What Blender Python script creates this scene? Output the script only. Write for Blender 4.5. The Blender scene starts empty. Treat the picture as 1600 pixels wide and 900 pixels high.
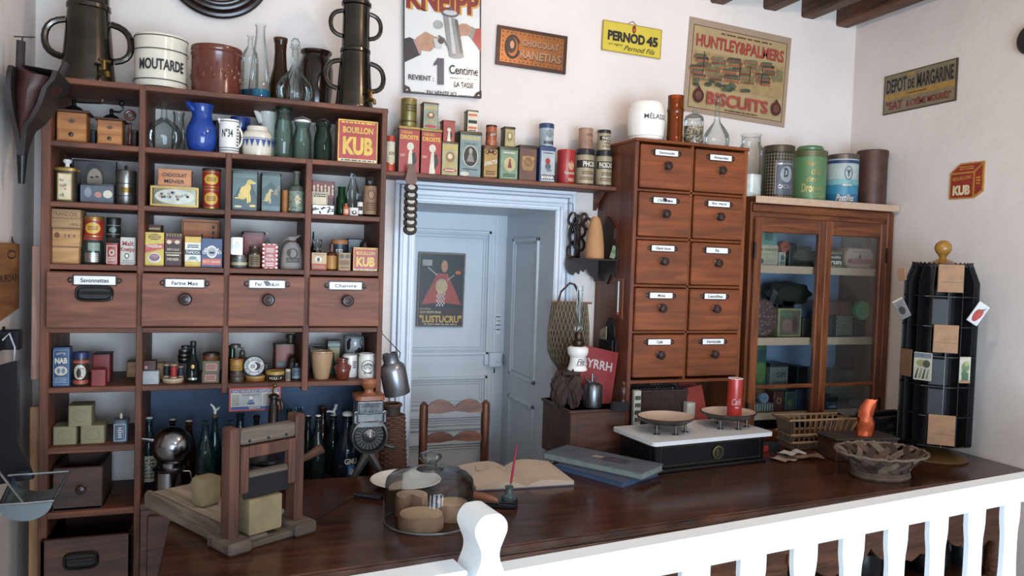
import bpy, bmesh, math, random
from mathutils import Vector as V, Matrix
from math import sin, cos, pi, radians, sqrt, atan2
random.seed(7)
SC = bpy.context.scene
COL = SC.collection
# ---------------------------------------------------------------- camera, world, lights, exposure
F = 1200.0
yaw, pit, rol = radians(20.206), radians(2.101), radians(1.824)
fw = V((sin(yaw)*cos(pit), cos(yaw)*cos(pit), -sin(pit)))
_r = V((cos(yaw), -sin(yaw), 0)); _u = _r.cross(fw)
RT = _r*cos(rol) + _u*sin(rol); UP = -_r*sin(rol) + _u*cos(rol)
EYE = V((0, 0, 1.6))
cam = bpy.data.cameras.new('camera'); cam.sensor_width = 36; cam.lens = 36*F/1600; cam.clip_start = .02
co = bpy.data.objects.new('camera', cam); COL.objects.link(co)
co.matrix_world = Matrix(((RT.x, UP.x, -fw.x, EYE.x), (RT.y, UP.y, -fw.y, EYE.y), (RT.z, UP.z, -fw.z, EYE.z), (0, 0, 0, 1)))
SC.camera = co
SC.view_settings.view_transform = 'Standard'; SC.view_settings.look = 'None'
SC.view_settings.gamma = 1; SC.view_settings.use_curve_mapping = False
SC.view_settings.exposure = 0.0
SC.cycles.transparent_max_bounces = 40; SC.cycles.max_bounces = 8
w = bpy.data.worlds.new('sky'); SC.world = w; w.use_nodes = True
w.node_tree.nodes['Background'].inputs[0].default_value = (.78, .88, 1, 1)
w.node_tree.nodes['Background'].inputs[1].default_value = 1.3
def lamp(name, kind, loc, energy, color, **kw):
    l = bpy.data.lights.new(name, kind); l.energy = energy; l.color = color
    o = bpy.data.objects.new(name, l); COL.objects.link(o); o.location = loc
    for k, v in kw.items():
        if k == 'aim': o.rotation_euler = (V(v)-V(loc)).to_track_quat('-Z', 'Y').to_euler()
        else: setattr(l, k, v)
    return o
lamp('ceiling_and_fill_spot', 'POINT', (1.3, 1.4, 2.66), 20, (1, .74, .55), shadow_soft_size=.045)
lamp('ceiling_and_fill_spot', 'POINT', (1.2, -.6, 2.62), 27, (1, .86, .74), shadow_soft_size=.05)  # added fill lamp behind the camera, brightens the shelves and left wall
lamp('daylight_from_doorway', 'AREA', (.75, -1.7, 1.1), 172, (.60, .79, 1), shape='RECTANGLE', size=2.2, size_y=1.4, aim=(.85, 2.8, .85))
# ---------------------------------------------------------------- unprojection: where a pixel of the 1600 x 900 photograph meets a plane
def ray(x, y): return fw + RT*((x-800)/F) + UP*((450-y)/F)
def PY(x, y, Y): d = ray(x, y); return EYE + d*(Y/d.y)
def PZ(x, y, Z): d = ray(x, y); return EYE + d*((Z-1.6)/d.z)
def PX(x, y, X): d = ray(x, y); return EYE + d*(X/d.x)
def pr(p): v = V(p)-EYE; return 800+F*v.dot(RT)/v.dot(fw), 450-F*v.dot(UP)/v.dot(fw)
# ---------------------------------------------------------------- materials
MC = {}
def lin(h):
    h = h.lstrip('#'); c = [int(h[i:i+2], 16)/255 for i in (0, 2, 4)]
    return tuple(x/12.92 if x <= .04045 else ((x+.055)/1.055)**2.4 for x in c)+(1,)
def newmat(n):
    m = bpy.data.materials.new(n); m.use_nodes = True; nt = m.node_tree
    return m, nt, nt.nodes['Principled BSDF'], nt.nodes.new, nt.links.new
def P(c, rough=.5, metal=0., grime=.25, scale=28., bump=0., name=None):
    k = ('P', c, rough, metal, grime, scale, bump)
    if k in MC: return MC[k]
    m, nt, b, N, L = newmat(name or 'paint_'+c.strip('#'))
    col = lin(c); lu = .3*col[0]+.6*col[1]+.1*col[2]; g_ = .82 if lu < .6 else .95
    col = tuple((lu+(x-lu)*.9)*g_ for x in col[:3])+(1,); b.inputs['Roughness'].default_value = rough; b.inputs['Metallic'].default_value = metal
    tc = N('ShaderNodeTexCoord'); nz = N('ShaderNodeTexNoise'); nz.inputs['Scale'].default_value = scale; nz.inputs['Detail'].default_value = 5
    L(tc.outputs['Object'], nz.inputs['Vector'])
    rp = N('ShaderNodeValToRGB'); e = rp.color_ramp.elements
    e[0].position = .3; e[1].position = .62; d = tuple(x*(1-grime) for x in col[:3])+(1,)
    e[0].color = d; e[1].color = col
    L(nz.outputs['Fac'], rp.inputs['Fac']); L(rp.outputs['Color'], b.inputs['Base Color'])
    if bump:
        bp = N('ShaderNodeBump'); bp.inputs['Strength'].default_value = bump; bp.inputs['Distance'].default_value = .004
        L(nz.outputs['Fac'], bp.inputs['Height']); L(bp.outputs['Normal'], b.inputs['Normal'])
    MC[k] = m; return m
def WD(a, b_, ax='X', rough=.45, s=1., bump=.15):
    k = ('W', a, b_, ax, rough, s)
    if k in MC: return MC[k]
    m, nt, b, N, L = newmat('wood_'+a.strip('#')); b.inputs['Roughness'].default_value = rough
    tc = N('ShaderNodeTexCoord'); mp = N('ShaderNodeMapping'); sc = {'X': (2, 22, 22), 'Y': (22, 2, 22), 'Z': (22, 22, 2)}[ax]
    mp.inputs['Scale'].default_value = tuple(x*s for x in sc); L(tc.outputs['Object'], mp.inputs['Vector'])
    nz = N('ShaderNodeTexNoise'); nz.inputs['Scale'].default_value = 1.6; nz.inputs['Detail'].default_value = 7; nz.inputs['Distortion'].default_value = 1.2
    L(mp.outputs['Vector'], nz.inputs['Vector'])
    rp = N('ShaderNodeValToRGB'); e = rp.color_ramp.elements; e[0].position = .34; e[1].position = .66; e[0].color = lin(a); e[1].color = lin(b_)
    L(nz.outputs['Fac'], rp.inputs['Fac'])
    n2 = N('ShaderNodeTexNoise'); n2.inputs['Scale'].default_value = 5; n2.inputs['Detail'].default_value = 4; L(tc.outputs['Object'], n2.inputs['Vector'])
    mx = N('ShaderNodeMixRGB'); mx.blend_type = 'MULTIPLY'; mx.inputs['Fac'].default_value = .55
    r2 = N('ShaderNodeValToRGB'); r2.color_ramp.elements[0].position = .3; r2.color_ramp.elements[0].color = (.5, .5, .5, 1); r2.color_ramp.elements[1].position = .6
    L(n2.outputs['Fac'], r2.inputs['Fac']); L(rp.outputs['Color'], mx.inputs['Color1']); L(r2.outputs['Color'], mx.inputs['Color2'])
    L(mx.outputs['Color'], b.inputs['Base Color'])
    bp = N('ShaderNodeBump'); bp.inputs['Strength'].default_value = bump; bp.inputs['Distance'].default_value = .002
    L(nz.outputs['Fac'], bp.inputs['Height']); L(bp.outputs['Normal'], b.inputs['Normal'])
    MC[k] = m; return m
def GL(tint='#eef4f2', edge='#8a9896', refl=.9, dens=0., rough=.03):
    """thin-walled glass: see-through face on, tinted towards the edges, sharp reflections"""
    k = ('G', tint, edge, refl, dens, rough)
    if k in MC: return MC[k]
    m = bpy.data.materials.new('glass_'+tint.strip('#')); m.use_nodes = True; nt = m.node_tree; nt.nodes.clear()
    N = nt.nodes.new; L = nt.links.new
    out = N('ShaderNodeOutputMaterial'); tr = N('ShaderNodeBsdfTransparent'); gl = N('ShaderNodeBsdfGlossy'); gl.inputs['Roughness'].default_value = rough
    lw = N('ShaderNodeLayerWeight'); lw.inputs['Blend'].default_value = .35
    mc = N('ShaderNodeMixRGB'); mc.inputs['Color1'].default_value = lin(tint); mc.inputs['Color2'].default_value = lin(edge)
    L(lw.outputs['Facing'], mc.inputs['Fac']); L(mc.outputs['Color'], tr.inputs['Color'])
    fr = N('ShaderNodeFresnel'); fr.inputs['IOR'].default_value = 1.45
    mu = N('ShaderNodeMath'); mu.operation = 'MULTIPLY'; mu.inputs[1].default_value = refl; L(fr.outputs['Fac'], mu.inputs[0])
    ms = N('ShaderNodeMixShader'); L(mu.outputs[0], ms.inputs['Fac']); L(tr.outputs[0], ms.inputs[1]); L(gl.outputs[0], ms.inputs[2])
    last = ms
    if dens:
        df = N('ShaderNodeBsdfDiffuse'); df.inputs['Color'].default_value = lin(tint); m2 = N('ShaderNodeMixShader'); m2.inputs['Fac'].default_value = dens
        L(ms.outputs[0], m2.inputs[1]); L(df.outputs[0], m2.inputs[2]); last = m2
    L(last.outputs[0], out.inputs['Surface']); MC[k] = m; return m
def plaster(c1, c2, name, bump=.35):
    m, nt, b, N, L = newmat(name); b.inputs['Roughness'].default_value = .85
    tc = N('ShaderNodeTexCoord'); a = N('ShaderNodeTexNoise'); a.inputs['Scale'].default_value = 1.7; a.inputs['Detail'].default_value = 6
    c = N('ShaderNodeTexNoise'); c.inputs['Scale'].default_value = 9; c.inputs['Detail'].default_value = 9
    L(tc.outputs['Object'], a.inputs['Vector']); L(tc.outputs['Object'], c.inputs['Vector'])
    rp = N('ShaderNodeValToRGB'); e = rp.color_ramp.elements; e[0].position = .35; e[1].position = .65; e[0].color = lin(c1); e[1].color = lin(c2)
    L(a.outputs['Fac'], rp.inputs['Fac']); L(rp.outputs['Color'], b.inputs['Base Color'])
    bp = N('ShaderNodeBump'); bp.inputs['Strength'].default_value = bump; bp.inputs['Distance'].default_value = .012
    L(c.outputs['Fac'], bp.inputs['Height']); L(bp.outputs['Normal'], b.inputs['Normal']); return m
# ---------------------------------------------------------------- text outlines, cached
TX = {}
def glyphs(s, bold=0., shear=0.):
    k = (s, bold, shear)
    if k not in TX:
        cu = bpy.data.curves.new('t', 'FONT'); cu.body = s; cu.size = 1; cu.offset = bold; cu.shear = shear; cu.resolution_u = 3; cu.fill_mode = 'FRONT'
        o = bpy.data.objects.new('t', cu); COL.objects.link(o)
        dg = bpy.context.evaluated_depsgraph_get(); me = o.evaluated_get(dg).to_mesh()
        vs = [(v.co.x, v.co.y) for v in me.vertices]; fs = [tuple(p.vertices) for p in me.polygons]
        o.evaluated_get(dg).to_mesh_clear(); bpy.data.objects.remove(o); bpy.data.curves.remove(cu)
        xs = [v[0] for v in vs]; ys = [v[1] for v in vs]
        TX[k] = (vs, fs, min(xs), max(xs), min(ys), max(ys))
    return TX[k]
# ---------------------------------------------------------------- mesh builder
class MB:
    def __init__(s): s.v = []; s.f = []; s.m = []; s.mats = []
    def mi(s, M):
        if M not in s.mats: s.mats.append(M)
        return s.mats.index(M)
    def add(s, vs, fs, M, T=None):
        o = len(s.v); s.v += [tuple(T @ V(v)) if T else tuple(v) for v in vs]; k = s.mi(M)
        s.f += [tuple(i+o for i in f) for f in fs]; s.m += [k]*len(fs); return s
    def bm(s, b, M, T=None):
        b.verts.index_update(); s.add([v.co.copy() for v in b.verts], [[v.index for v in f.verts] for f in b.faces], M, T); b.free(); return s
    def box(s, x0, x1, y0, y1, z0, z1, M, b=0., T=None, seg=1):
        g = bmesh.new(); bmesh.ops.create_cube(g, size=1)
        for v in g.verts: v.co = V(((x0+x1)/2+v.co.x*(x1-x0), (y0+y1)/2+v.co.y*(y1-y0), (z0+z1)/2+v.co.z*(z1-z0)))
        if b: bmesh.ops.bevel(g, geom=list(g.edges), offset=min(b, .49*min(abs(x1-x0), abs(y1-y0), abs(z1-z0))), segments=seg, affect='EDGES', profile=.6)
        return s.bm(g, M, T)
    def rbox(s, w, d, z0, z1, r, M, T=None, n=4, k=1., c=(0, 0)):
        """box with rounded vertical corners, standing on z0; k tapers the top"""
        pts = []
        for (cx, cy, a0) in ((w/2-r, d/2-r, 0), (-w/2+r, d/2-r, pi/2), (-w/2+r, -d/2+r, pi), (w/2-r, -d/2+r, 3*pi/2)):
            for i in range(n+1): a = a0+pi/2*i/n; pts.append((cx+r*cos(a), cy+r*sin(a)))
        N = len(pts); vs = [(c[0]+x, c[1]+y, z0) for x, y in pts]+[(c[0]+x*k, c[1]+y*k, z1) for x, y in pts]
        return s.add(vs, [(i, (i+1) % N, N+(i+1) % N, N+i) for i in range(N)]+[tuple(range(N-1, -1, -1)), tuple(range(N, 2*N))], M, T)
    def lathe(s, prof, M, n=28, c=(0, 0, 0), T=None, sx=1., sy=1., cap=True):
        vs = []; fs = []; K = len(prof)
        for r, z in prof:
            for i in range(n): a = 2*pi*i/n; vs.append((c[0]+sx*r*cos(a), c[1]+sy*r*sin(a), c[2]+z))
        for j in range(K-1):
            for i in range(n): q = (i+1) % n; fs.append((j*n+i, j*n+q, (j+1)*n+q, (j+1)*n+i))
        if cap:
            if prof[0][0] > 1e-4: fs.append(tuple(range(n-1, -1, -1)))
            if prof[-1][0] > 1e-4: fs.append(tuple(range((K-1)*n, K*n)))
        return s.add(vs, fs, M, T)
    def tube(s, pts, r, M, n=8, closed=False, T=None, flat=1.):
        pts = [V(p) for p in pts]; K = len(pts); rr = r if isinstance(r, (list, tuple)) else [r]*K; vs = []; fs = []; pv = None
        for i, p in enumerate(pts):
            t = (pts[(i+1) % K]-pts[i-1]) if closed else (pts[min(i+1, K-1)]-pts[max(i-1, 0)])
            t = t.normalized() if t.length > 1e-9 else V((0, 0, 1))
            if pv is None: pv = t.orthogonal().normalized() if abs(t.z) > .9 else V((0, 0, 1)).cross(t).normalized()
            a = (pv-t*pv.dot(t)); a = a.normalized() if a.length > 1e-6 else t.orthogonal().normalized(); b = t.cross(a); pv = a
            for k in range(n): q = 2*pi*k/n; vs.append(p+a*(rr[i]*cos(q))+b*(rr[i]*flat*sin(q)))
        for i in range(K if closed else K-1):
            j = (i+1) % K
            for k in range(n): q = (k+1) % n; fs.append((i*n+k, i*n+q, j*n+q, j*n+k))
        if not closed: fs += [tuple(range(n-1, -1, -1)), tuple(range((K-1)*n, K*n))]
        return s.add(vs, fs, M, T)
    def prism(s, pts, y0, y1, M, T=None):
        """outline (x, z) extruded from y0 to y1"""
        n = len(pts); vs = [(x, y0, z) for x, z in pts]+[(x, y1, z) for x, z in pts]
        return s.add(vs, [tuple(range(n)), tuple(range(2*n-1, n-1, -1))]+[(i, n+i, n+(i+1) % n, (i+1) % n) for i in range(n)], M, T)
    def ball(s, c, r, M, n=16, sq=(1, 1, 1), T=None):
        g = bmesh.new(); bmesh.ops.create_uvsphere(g, u_segments=n, v_segments=max(6, n*2//3), radius=1)
        for v in g.verts: v.co = V((c[0]+v.co.x*r*sq[0], c[1]+v.co.y*r*sq[1], c[2]+v.co.z*r*sq[2]))
        return s.bm(g, M, T)
    def build(s, name, parent=None, label=None, loc=None, rz=0., sharp=35., rot=None):
        me = bpy.data.meshes.new(name); me.from_pydata(s.v, [], s.f)
        for M in s.mats: me.materials.append(M)
        me.polygons.foreach_set('material_index', s.m); me.polygons.foreach_set('use_smooth', [True]*len(s.f)); me.update()
        try: me.set_sharp_from_angle(angle=radians(sharp))
        except Exception: pass
        o = bpy.data.objects.new(name, me); COL.objects.link(o)
        if parent: o.parent = parent
        if label: o['label'] = label
        if loc is not None: o.location = loc
        o.rotation_euler = rot or (0, 0, rz); return o
def flatmap(y=0.): return lambda u, v, l: (u, y-l, v)
def cylmap(r, a0=0., k=0., z0=0.): return lambda u, v, l: ((r+k*(v-z0)+l)*sin(u/r+a0), -(r+k*(v-z0)+l)*cos(u/r+a0), v)
def topmap(z): return lambda u, v, l: (u, v, z+l)
class D:
    """printing on a surface: every call lies a hair above the one before"""
    def __init__(s, mapf, mb=None): s.mb = mb or MB(); s.map = mapf; s.l = .0005
    def em(s, vs, fs, M):
        s.l += .00025; s.mb.add([s.map(u, v, s.l) for u, v in vs], fs, M); return s
    def rect(s, u0, v0, u1, v1, M, n=1):
        vs = []
        for i in range(n+1): u = u0+(u1-u0)*i/n; vs += [(u, v0), (u, v1)]
        return s.em(vs, [(2*i, 2*i+2, 2*i+3, 2*i+1) for i in range(n)], M)
    def band(s, R, v0, v1, M, n=32): return s.rect(-pi*R, v0, pi*R, v1, M, n)
    def ell(s, cu, cv, ru, rv, M, n=16):
        vs = []
        for i in range(n+1): a = pi*i/n; u = cu-ru*cos(a); h = rv*sin(a); vs += [(u, cv-h), (u, cv+h)]
        return s.em(vs, [(2*i, 2*i+2, 2*i+3, 2*i+1) for i in range(n)], M)
    def ring(s, cu, cv, ru, rv, t, M, n=28):
        vs = []
        for i in range(n): a = 2*pi*i/n; vs += [(cu+ru*cos(a), cv+rv*sin(a)), (cu+(ru-t)*cos(a), cv+(rv-t)*sin(a))]
        return s.em(vs, [(2*i, (2*i+2) % (2*n), (2*i+3) % (2*n), 2*i+1) for i in range(n)], M)
    def frame(s, u0, v0, u1, v1, t, M):
        s.rect(u0, v0, u1, v0+t, M); s.rect(u0, v1-t, u1, v1, M); s.rect(u0, v0, u0+t, v1, M); return s.rect(u1-t, v0, u1, v1, M)
    def poly(s, pts, M): return s.em(pts, [tuple(range(len(pts)))], M)
    def text(s, t, u, v, h, M, w=None, bold=.012, shear=0., slope=0.):
        vs, fs, a, b, c, d = glyphs(t, bold, shear); k = h/(d-c); kx = w/(b-a) if w else k
        return s.em([(u+(x-(a+b)/2)*kx, v+(y-(c+d)/2)*k+slope*(x-(a+b)/2)*kx) for x, y in vs], fs, M)
    def arc(s, t, u, v, R, h, M, a0=0., spread=1.1, bold=.012):
        n = len(t)
        for i, ch in enumerate(t):
            if ch == ' ': continue
            a = a0+spread*((i+.5)/n-.5); vs, fs, x0, x1, y0, y1 = glyphs(ch, bold); k = h/.7
            cx = u+R*sin(a); cy = v+R*cos(a)
            q = [((x-(x0+x1)/2)*k, (y-.35)*k) for x, y in vs]
            s.em([(cx+x*cos(a)+y*sin(a), cy-x*sin(a)+y*cos(a)) for x, y in q], fs, M)
            s.l -= .00025
        s.l += .00025; return s
    def lines(s, u0, u1, v1, v0, n, M, seed=1):
        """rows of small unreadable print"""
        rnd = random.Random(seed)
        for i in range(n):
            v = v1-(v1-v0)*(i+.5)/n; h = (v1-v0)/n*.28; u = u0
            while u < u1: e = min(u1, u+(u1-u0)*rnd.uniform(.06, .2)); s.rect(u, v-h, e, v+h, M); s.l -= .00025; u = e+(u1-u0)*.03
        s.l += .00025; return s
# ---------------------------------------------------------------- things
def tag(o, label, cat, group=None):
    o['label'] = label; o['category'] = cat
    if group: o['group'] = group
    return o
def thing(name, label, cat, loc, rz=0., group=None, rot=None):
    o = bpy.data.objects.new(name, None); COL.objects.link(o); o.empty_display_size = .02
    o.location = loc; o.rotation_euler = rot or (0, 0, rz); return tag(o, label, cat, group)
def struct(o): o['kind'] = 'structure'; return o
def fit(xl, xr, yt, zb, Y):
    xm = (xl+xr)/2; p = PY(xm, yt, Y); b = pr((p.x, Y, zb)); ym = (yt+b[1])/2; xs = b[0]-xm
    L = PY(xl+xs/2, ym, Y); R = PY(xr+xs/2, ym, Y); L0 = PY(xl, ym, Y); R0 = PY(xr, ym, Y)
    return (L0.x+R0.x)/2, abs(R0.x-L0.x), p.z-zb
def fitc(xl, xr, yt, S, dy):
    """axis, radius and height of an upright round thing whose front is dy behind the shelf front"""
    r = .03
    for _ in range(4):
        Y = S[1]+dy+r; x, w_, h = fit(xl, xr, yt, S[0], Y); r = w_/2*Y/sqrt(x*x+Y*Y)
    return x, Y, r, h
def box_thing(name, label, cat, S, xl, xr, yt, dy, dep, col, lid=None, lidh=.1, front=None, rz=0., group=None, rc=.004, knob=None, side=None, labelname='printed_label'):
    x, w_, h = fit(xl, xr, yt, S[0], S[1]+dy)
    t = thing(name, label, cat, (x, S[1]+dy+dep/2, S[0]), rz, group)
    lh = h*lidh if lid else 0
    MB().rbox(w_, dep, 0, h-lh, rc, col).build('body', t)
    if lid:
        m = MB().rbox(w_+.003, dep+.003, h-lh, h-lh*.25, rc, lid); m.rbox(w_+.003, dep+.003, h-lh*.25, h, rc, lid, k=.93).build('lid', t)
    if front:
        d = D(flatmap(-dep/2)); front(d, w_, h-lh); d.mb.build(labelname, t)
    if side:
        d = D(lambda u, v, l: (-w_/2-l, -u, v)); side(d, dep, h-lh); d.mb.build('side_label', t)
    return t, (S[0]+h, S[1]), w_, h
def round_thing(name, label, cat, S, xl, xr, yt, dy, col, lid=None, lidh=.12, front=None, group=None, a0=0., base=None, n=32, labelname='printed_label'):
    x, Y, r, h = fitc(xl, xr, yt, S, dy); t = thing(name, label, cat, (x, Y, S[0]), 0, group); lh = h*lidh if lid else 0
    MB().lathe([(r*.94, 0), (r, .003), (r, h-lh)], col, n).build('body', t)
    if lid: MB().lathe([(r*1.0, h-lh), (r*1.035, h-lh), (r*1.035, h-.003), (r*.99, h), (r*.9, h-.0015), (0, h-.0015)], lid, n).build('lid', t)
    if base: MB().lathe([(r*1.02, .0), (r*1.02, h*.05)], base, n, cap=False).build('base_rim', t)
    if front:
        d = D(cylmap(r, a0-atan2(x, Y)*0)); front(d, r, h-lh); d.mb.build(labelname, t)
    return t, (S[0]+h, S[1]), r, h
def lathe_thing(name, label, cat, S, xl, xr, yt, dy, prof, M, parts=(), group=None, front=None, n=28, a0=0., part='body', closed_top=False, sx=1.):
    """prof: (r, z) as fractions of the largest radius and of the height"""
    x, Y, r, h = fitc(xl, xr, yt, S, dy); t = thing(name, label, cat, (x, Y, S[0]), 0, group)
    MB().lathe([(a*r, b*h) for a, b in prof], M, n, cap=False).build(part, t)
    for q in parts:
        pn, pp, pm = q[:3]; MB().lathe([(a*r, b*h) for a, b in pp], pm, n).build(pn, t, q[3] if len(q) > 3 else None)
    if front:
        d = D(cylmap(r, a0)); front(d, r, h); d.mb.build('printed_label', t)
    return t, r, h
# ---------------------------------------------------------------- the room
YW, XR, XL, YF = 2.86, 2.72, -.595, 2.55
DX0, DX1, DZ, YD = .652, 1.232, 1.808, 3.43
wallm = plaster('#d6cac2', '#e3d8d0', 'limewashed_plaster'); wallr = plaster('#cfc5be', '#dad1ca', 'limewashed_plaster_grey')
doorp = P('#cfd5da', .42, 0, .07, 6, .08); casep = P('#d9dfe8', .4, 0, .06, 8)
m = MB(); m.box(XL-.1, DX0, YW, YW+.12, 0, 2.92, wallm); m.box(DX1, XR+.1, YW, YW+.12, 0, 2.92, wallm); m.box(DX0, DX1, YW, YW+.12, DZ, 2.92, wallm)
struct(m.build('wall_back'))
struct(MB().box(XL-.1, XL, -2.2, YW, 0, 2.92, wallm).build('wall_left'))
m = MB(); m.box(XL-.1, -.45, -2.3, -2.2, 0, 2.92, wallr); m.box(1.95, XR+.1, -2.3, -2.2, 0, 2.92, wallr); m.box(-.45, 1.95, -2.3, -2.2, 2.1, 2.92, wallr); struct(m.build('wall_front'))
struct(MB().box(XR, XR+.1, -2.2, YW, 0, 2.92, wallr).build('wall_right'))
struct(MB().box(XL-.1, XR+.1, -2.2, YD+.1, 2.9, 3.0, P('#d8d2cb', .8)).build('ceiling'))
fl, nt, b_, N_, L_ = newmat('stone_floor_tiles'); b_.inputs['Roughness'].default_value = .6
tc = N_('ShaderNodeTexCoord'); br = N_('ShaderNodeTexBrick'); br.offset = 0; br.inputs['Scale'].default_value = 3.4; br.inputs['Brick Width'].default_value = 1; br.inputs['Row Height'].default_value = 1
br.inputs['Color1'].default_value = lin('#b9b1a6'); br.inputs['Color2'].default_value = lin('#a79e92'); br.inputs['Mortar'].default_value = lin('#7d766c'); br.inputs['Mortar Size'].default_value = .012
L_(tc.outputs['Object'], br.inputs['Vector']); L_(br.outputs['Color'], b_.inputs['Base Color'])
struct(MB().box(XL-.1, XR+.1, -2.2, YD+.1, -.1, 0, fl).build('floor'))
beamw = WD('#3b2418', '#6a452e', 'Y', .6)
for i, px in enumerate((1108, 1191, 1251, 1306)):
    p = PY(px, 42, YW); x = p.x; bz = PY(px, (4, 14, 27, 41)[i], YW).z
    struct(MB().box(x, x+.075, -2.0, YW+.02, bz, 2.905, beamw, .008).build('beam_%d' % (i+1)))
# the deep doorway: panelled leaf, reveals, soffit, moulded casing
m = MB()
m.box(DX0-.03, DX0+.003, YW-.004, YD, 0, DZ+.03, doorp); m.box(DX1-.003, DX1+.03, YW-.004, YD, 0, DZ+.03, doorp); m.box(DX0, DX1, YW-.004, YD, DZ-.003, DZ+.03, doorp)
for z0, z1 in ((.1, .98), (1.07, 1.7)):
    a, c = YW+.16, YD-.1
    for k, (o, t) in enumerate(((0, .018), (.024, .008))):
        m.box(DX1-.008-.004*(k == 0), DX1, a+o, c-o, z0+o, z0+o+t, doorp, .003); m.box(DX1-.008-.004*(k == 0), DX1, a+o, c-o, z1-o-t, z1-o, doorp, .003)
        m.box(DX1-.008-.004*(k == 0), DX1, a+o, a+o+t, z0+o, z1-o, doorp, .003); m.box(DX1-.008-.004*(k == 0), DX1, c-o-t, c-o, z0+o, z1-o, doorp, .003)
struct(m.build('trim_1'))
m = MB(); lx1 = 1.2
m.box(DX0, DX1, YD, YD+.04, 0, DZ, doorp)
m.box(1.172, 1.18, YD-.006, YD, .02, DZ-.02, casep)
for z0, z1 in ((.12, .745), (.80, .87), (.9, 1.05), (1.15, 1.73)):
    for o, t, q in ((0, .014, .012), (.02, .006, .008), (.034, .004, .005)):
        m.box(DX0+.06+o, 1.15-o, YD-q, YD, z1-o-t, z1-o, doorp, .002); m.box(DX0+.06+o, 1.15-o, YD-q, YD, z0+o, z0+o+t, doorp, .002)
        m.box(1.15-o-t, 1.15-o, YD-q, YD, z0+o, z1-o, doorp, .002); m.box(DX0+.06+o, DX0+.06+o+t, YD-q, YD, z0+o, z1-o, doorp, .002)
door = struct(m.build('door_1'))
a = PY(764, 551, YD-.02); c = PY(785, 573, YD-.02)
m = MB(); m.box(a.x, c.x-.005, YD-.03, YD, c.z, a.z, casep, .004); m.ball(((a.x+c.x)/2+.01, YD-.032, (a.z+c.z)/2), .012, casep, 12, (1, .5, 1)); m.box(a.x-.02, a.x, YD-.018, YD, c.z+.008, a.z-.008, casep, .003); m.box(c.x-.005, c.x+.025, YD-.02, YD, c.z+.012, a.z-.012, P('#8d96a3', .4), .003)
m.build('latch_box', door)
p = PY(772, 579, YD); MB().box(p.x-.004, p.x+.004, YD-.002, YD, p.z-.012, p.z+.012, P('#33363a', .5), .001).build('keyhole', door)
a = PY(778, 489, YD); c = PY(778, 521, YD)
m = MB(); m.prism([(a.x-.014, c.z+.008), (a.x-.006, c.z+.003), (a.x, c.z-.006), (a.x+.006, c.z+.003), (a.x+.014, c.z+.008), (a.x+.014, a.z-.01), (a.x+.007, a.z-.003), (a.x, a.z+.005), (a.x-.007, a.z-.003), (a.x-.014, a.z-.01)], YD-.008, YD-.004, P('#e8ebee', .2))
d = D(lambda u, v, l: (a.x+u, YD-.008-l, c.z+v), m); hh = a.z-c.z
for k, (v, h) in enumerate(((.82, .1), (.62, .05), (.42, .1), (.2, .1))): d.lines(-.011, .011, hh*(v+h/2), hh*(v-h/2), 1, P('#2a3a6a', .3), k)
tag(d.mb.build('finger_plate'), 'small white enamel finger plate on the grey door beside the lock', 'plate')
m = MB(); prof = ((0, .010, .03), (.012, .022, .012), (.026, .014, .02), (.048, .026, .012), (.062, .018, .018))
for o, q, t in prof:
    m.box(DX0-o-t, DX0-o, YW-q, YW, 0, DZ+o, casep, .003); m.box(DX1+o, DX1+o+t, YW-q, YW, 0, DZ+o, casep, .003); m.box(DX0-o-t, DX1+o+t, YW-q, YW, DZ+o, DZ+o+t, casep, .003)
struct(m.build('trim_2'))
# ---------------------------------------------------------------- tall shelf unit
wA, wB = '#4c2917', '#7a452b'
wdX, wdZ, wdY = WD(wA, wB, 'X', .6), WD(wA, wB, 'Z', .6), WD('#4a2b20', '#7a4c3a', 'Y', .55)
ZS = [PY(330, y, YF).z for y in (143, 237, 326, 418, 511.5, 600)]
ZS += [PY(140, 697, YF).z, PY(140, 797, YF).z]
S = [(z+.0006, YF) for z in ZS]
ux = lambda px, py=380: PY(px, py, YF).x
U = [(ux(63, 420), ux(78, 420)), (ux(214, 420), ux(224.5, 420)), (ux(350), ux(360)), (ux(475.5), ux(485.5)), (ux(592, 380), ux(600.5, 380))]
unit = thing('shelf_unit', 'tall reddish-brown open shelf unit with four large drawers against the back wall', 'shelf unit', ((U[0][0]+U[4][1])/2, YW-.15, 0))
ox = unit.location.x; oy = unit.location.y
def upart(name, x0, x1, y0, y1, z0, z1, M, b=.002, label=None): return MB().box(x0-ox, x1-ox, y0-oy, y1-oy, z0, z1, M, b).build(name, unit, label)
TB = .0165
for i, (a, b2) in enumerate(U):
    z0, z1 = ((0, ZS[0]), (0, ZS[0]), (ZS[5]-.03, ZS[1]-.001), (ZS[5]-.03, ZS[1]-.001), (0, ZS[0]-.001))[i]
    upart('upright', a, b2, YF-.004, YW, z0, z1, wdZ)
for i in range(6):
    upart('shelf', U[0][0]-(.012 if i == 0 else -.01), U[4][1]+(.002 if i == 0 else -.01), YF-.002, YW, ZS[i]-TB, ZS[i], wdX)
for i in (6, 7): upart('shelf', U[0][1]-.005, U[1][0]+.005, YF, YW, ZS[i]-.02, ZS[i], wdX)
upart('back_panel', U[1][1], U[4][0], YW-.02, YW-.005, .8, ZS[5]-TB, P('#4a6386', .6, 0, .2, 6), 0, 'slate blue board behind the bottles')
upart('side_board', U[0][0]-.028, U[0][0]-.004, YF+.03, YF+.05, ZS[5]+.02, ZS[3]+.05, WD('#8a5f4c', '#b58a74', 'Z'), .002)
upart('side_board', U[0][0]-.03, U[0][0]-.004, YF+.03, YF+.05, .3, ZS[5]-.06, WD('#7a5234', '#a87b52', 'Z'), .002)
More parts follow.
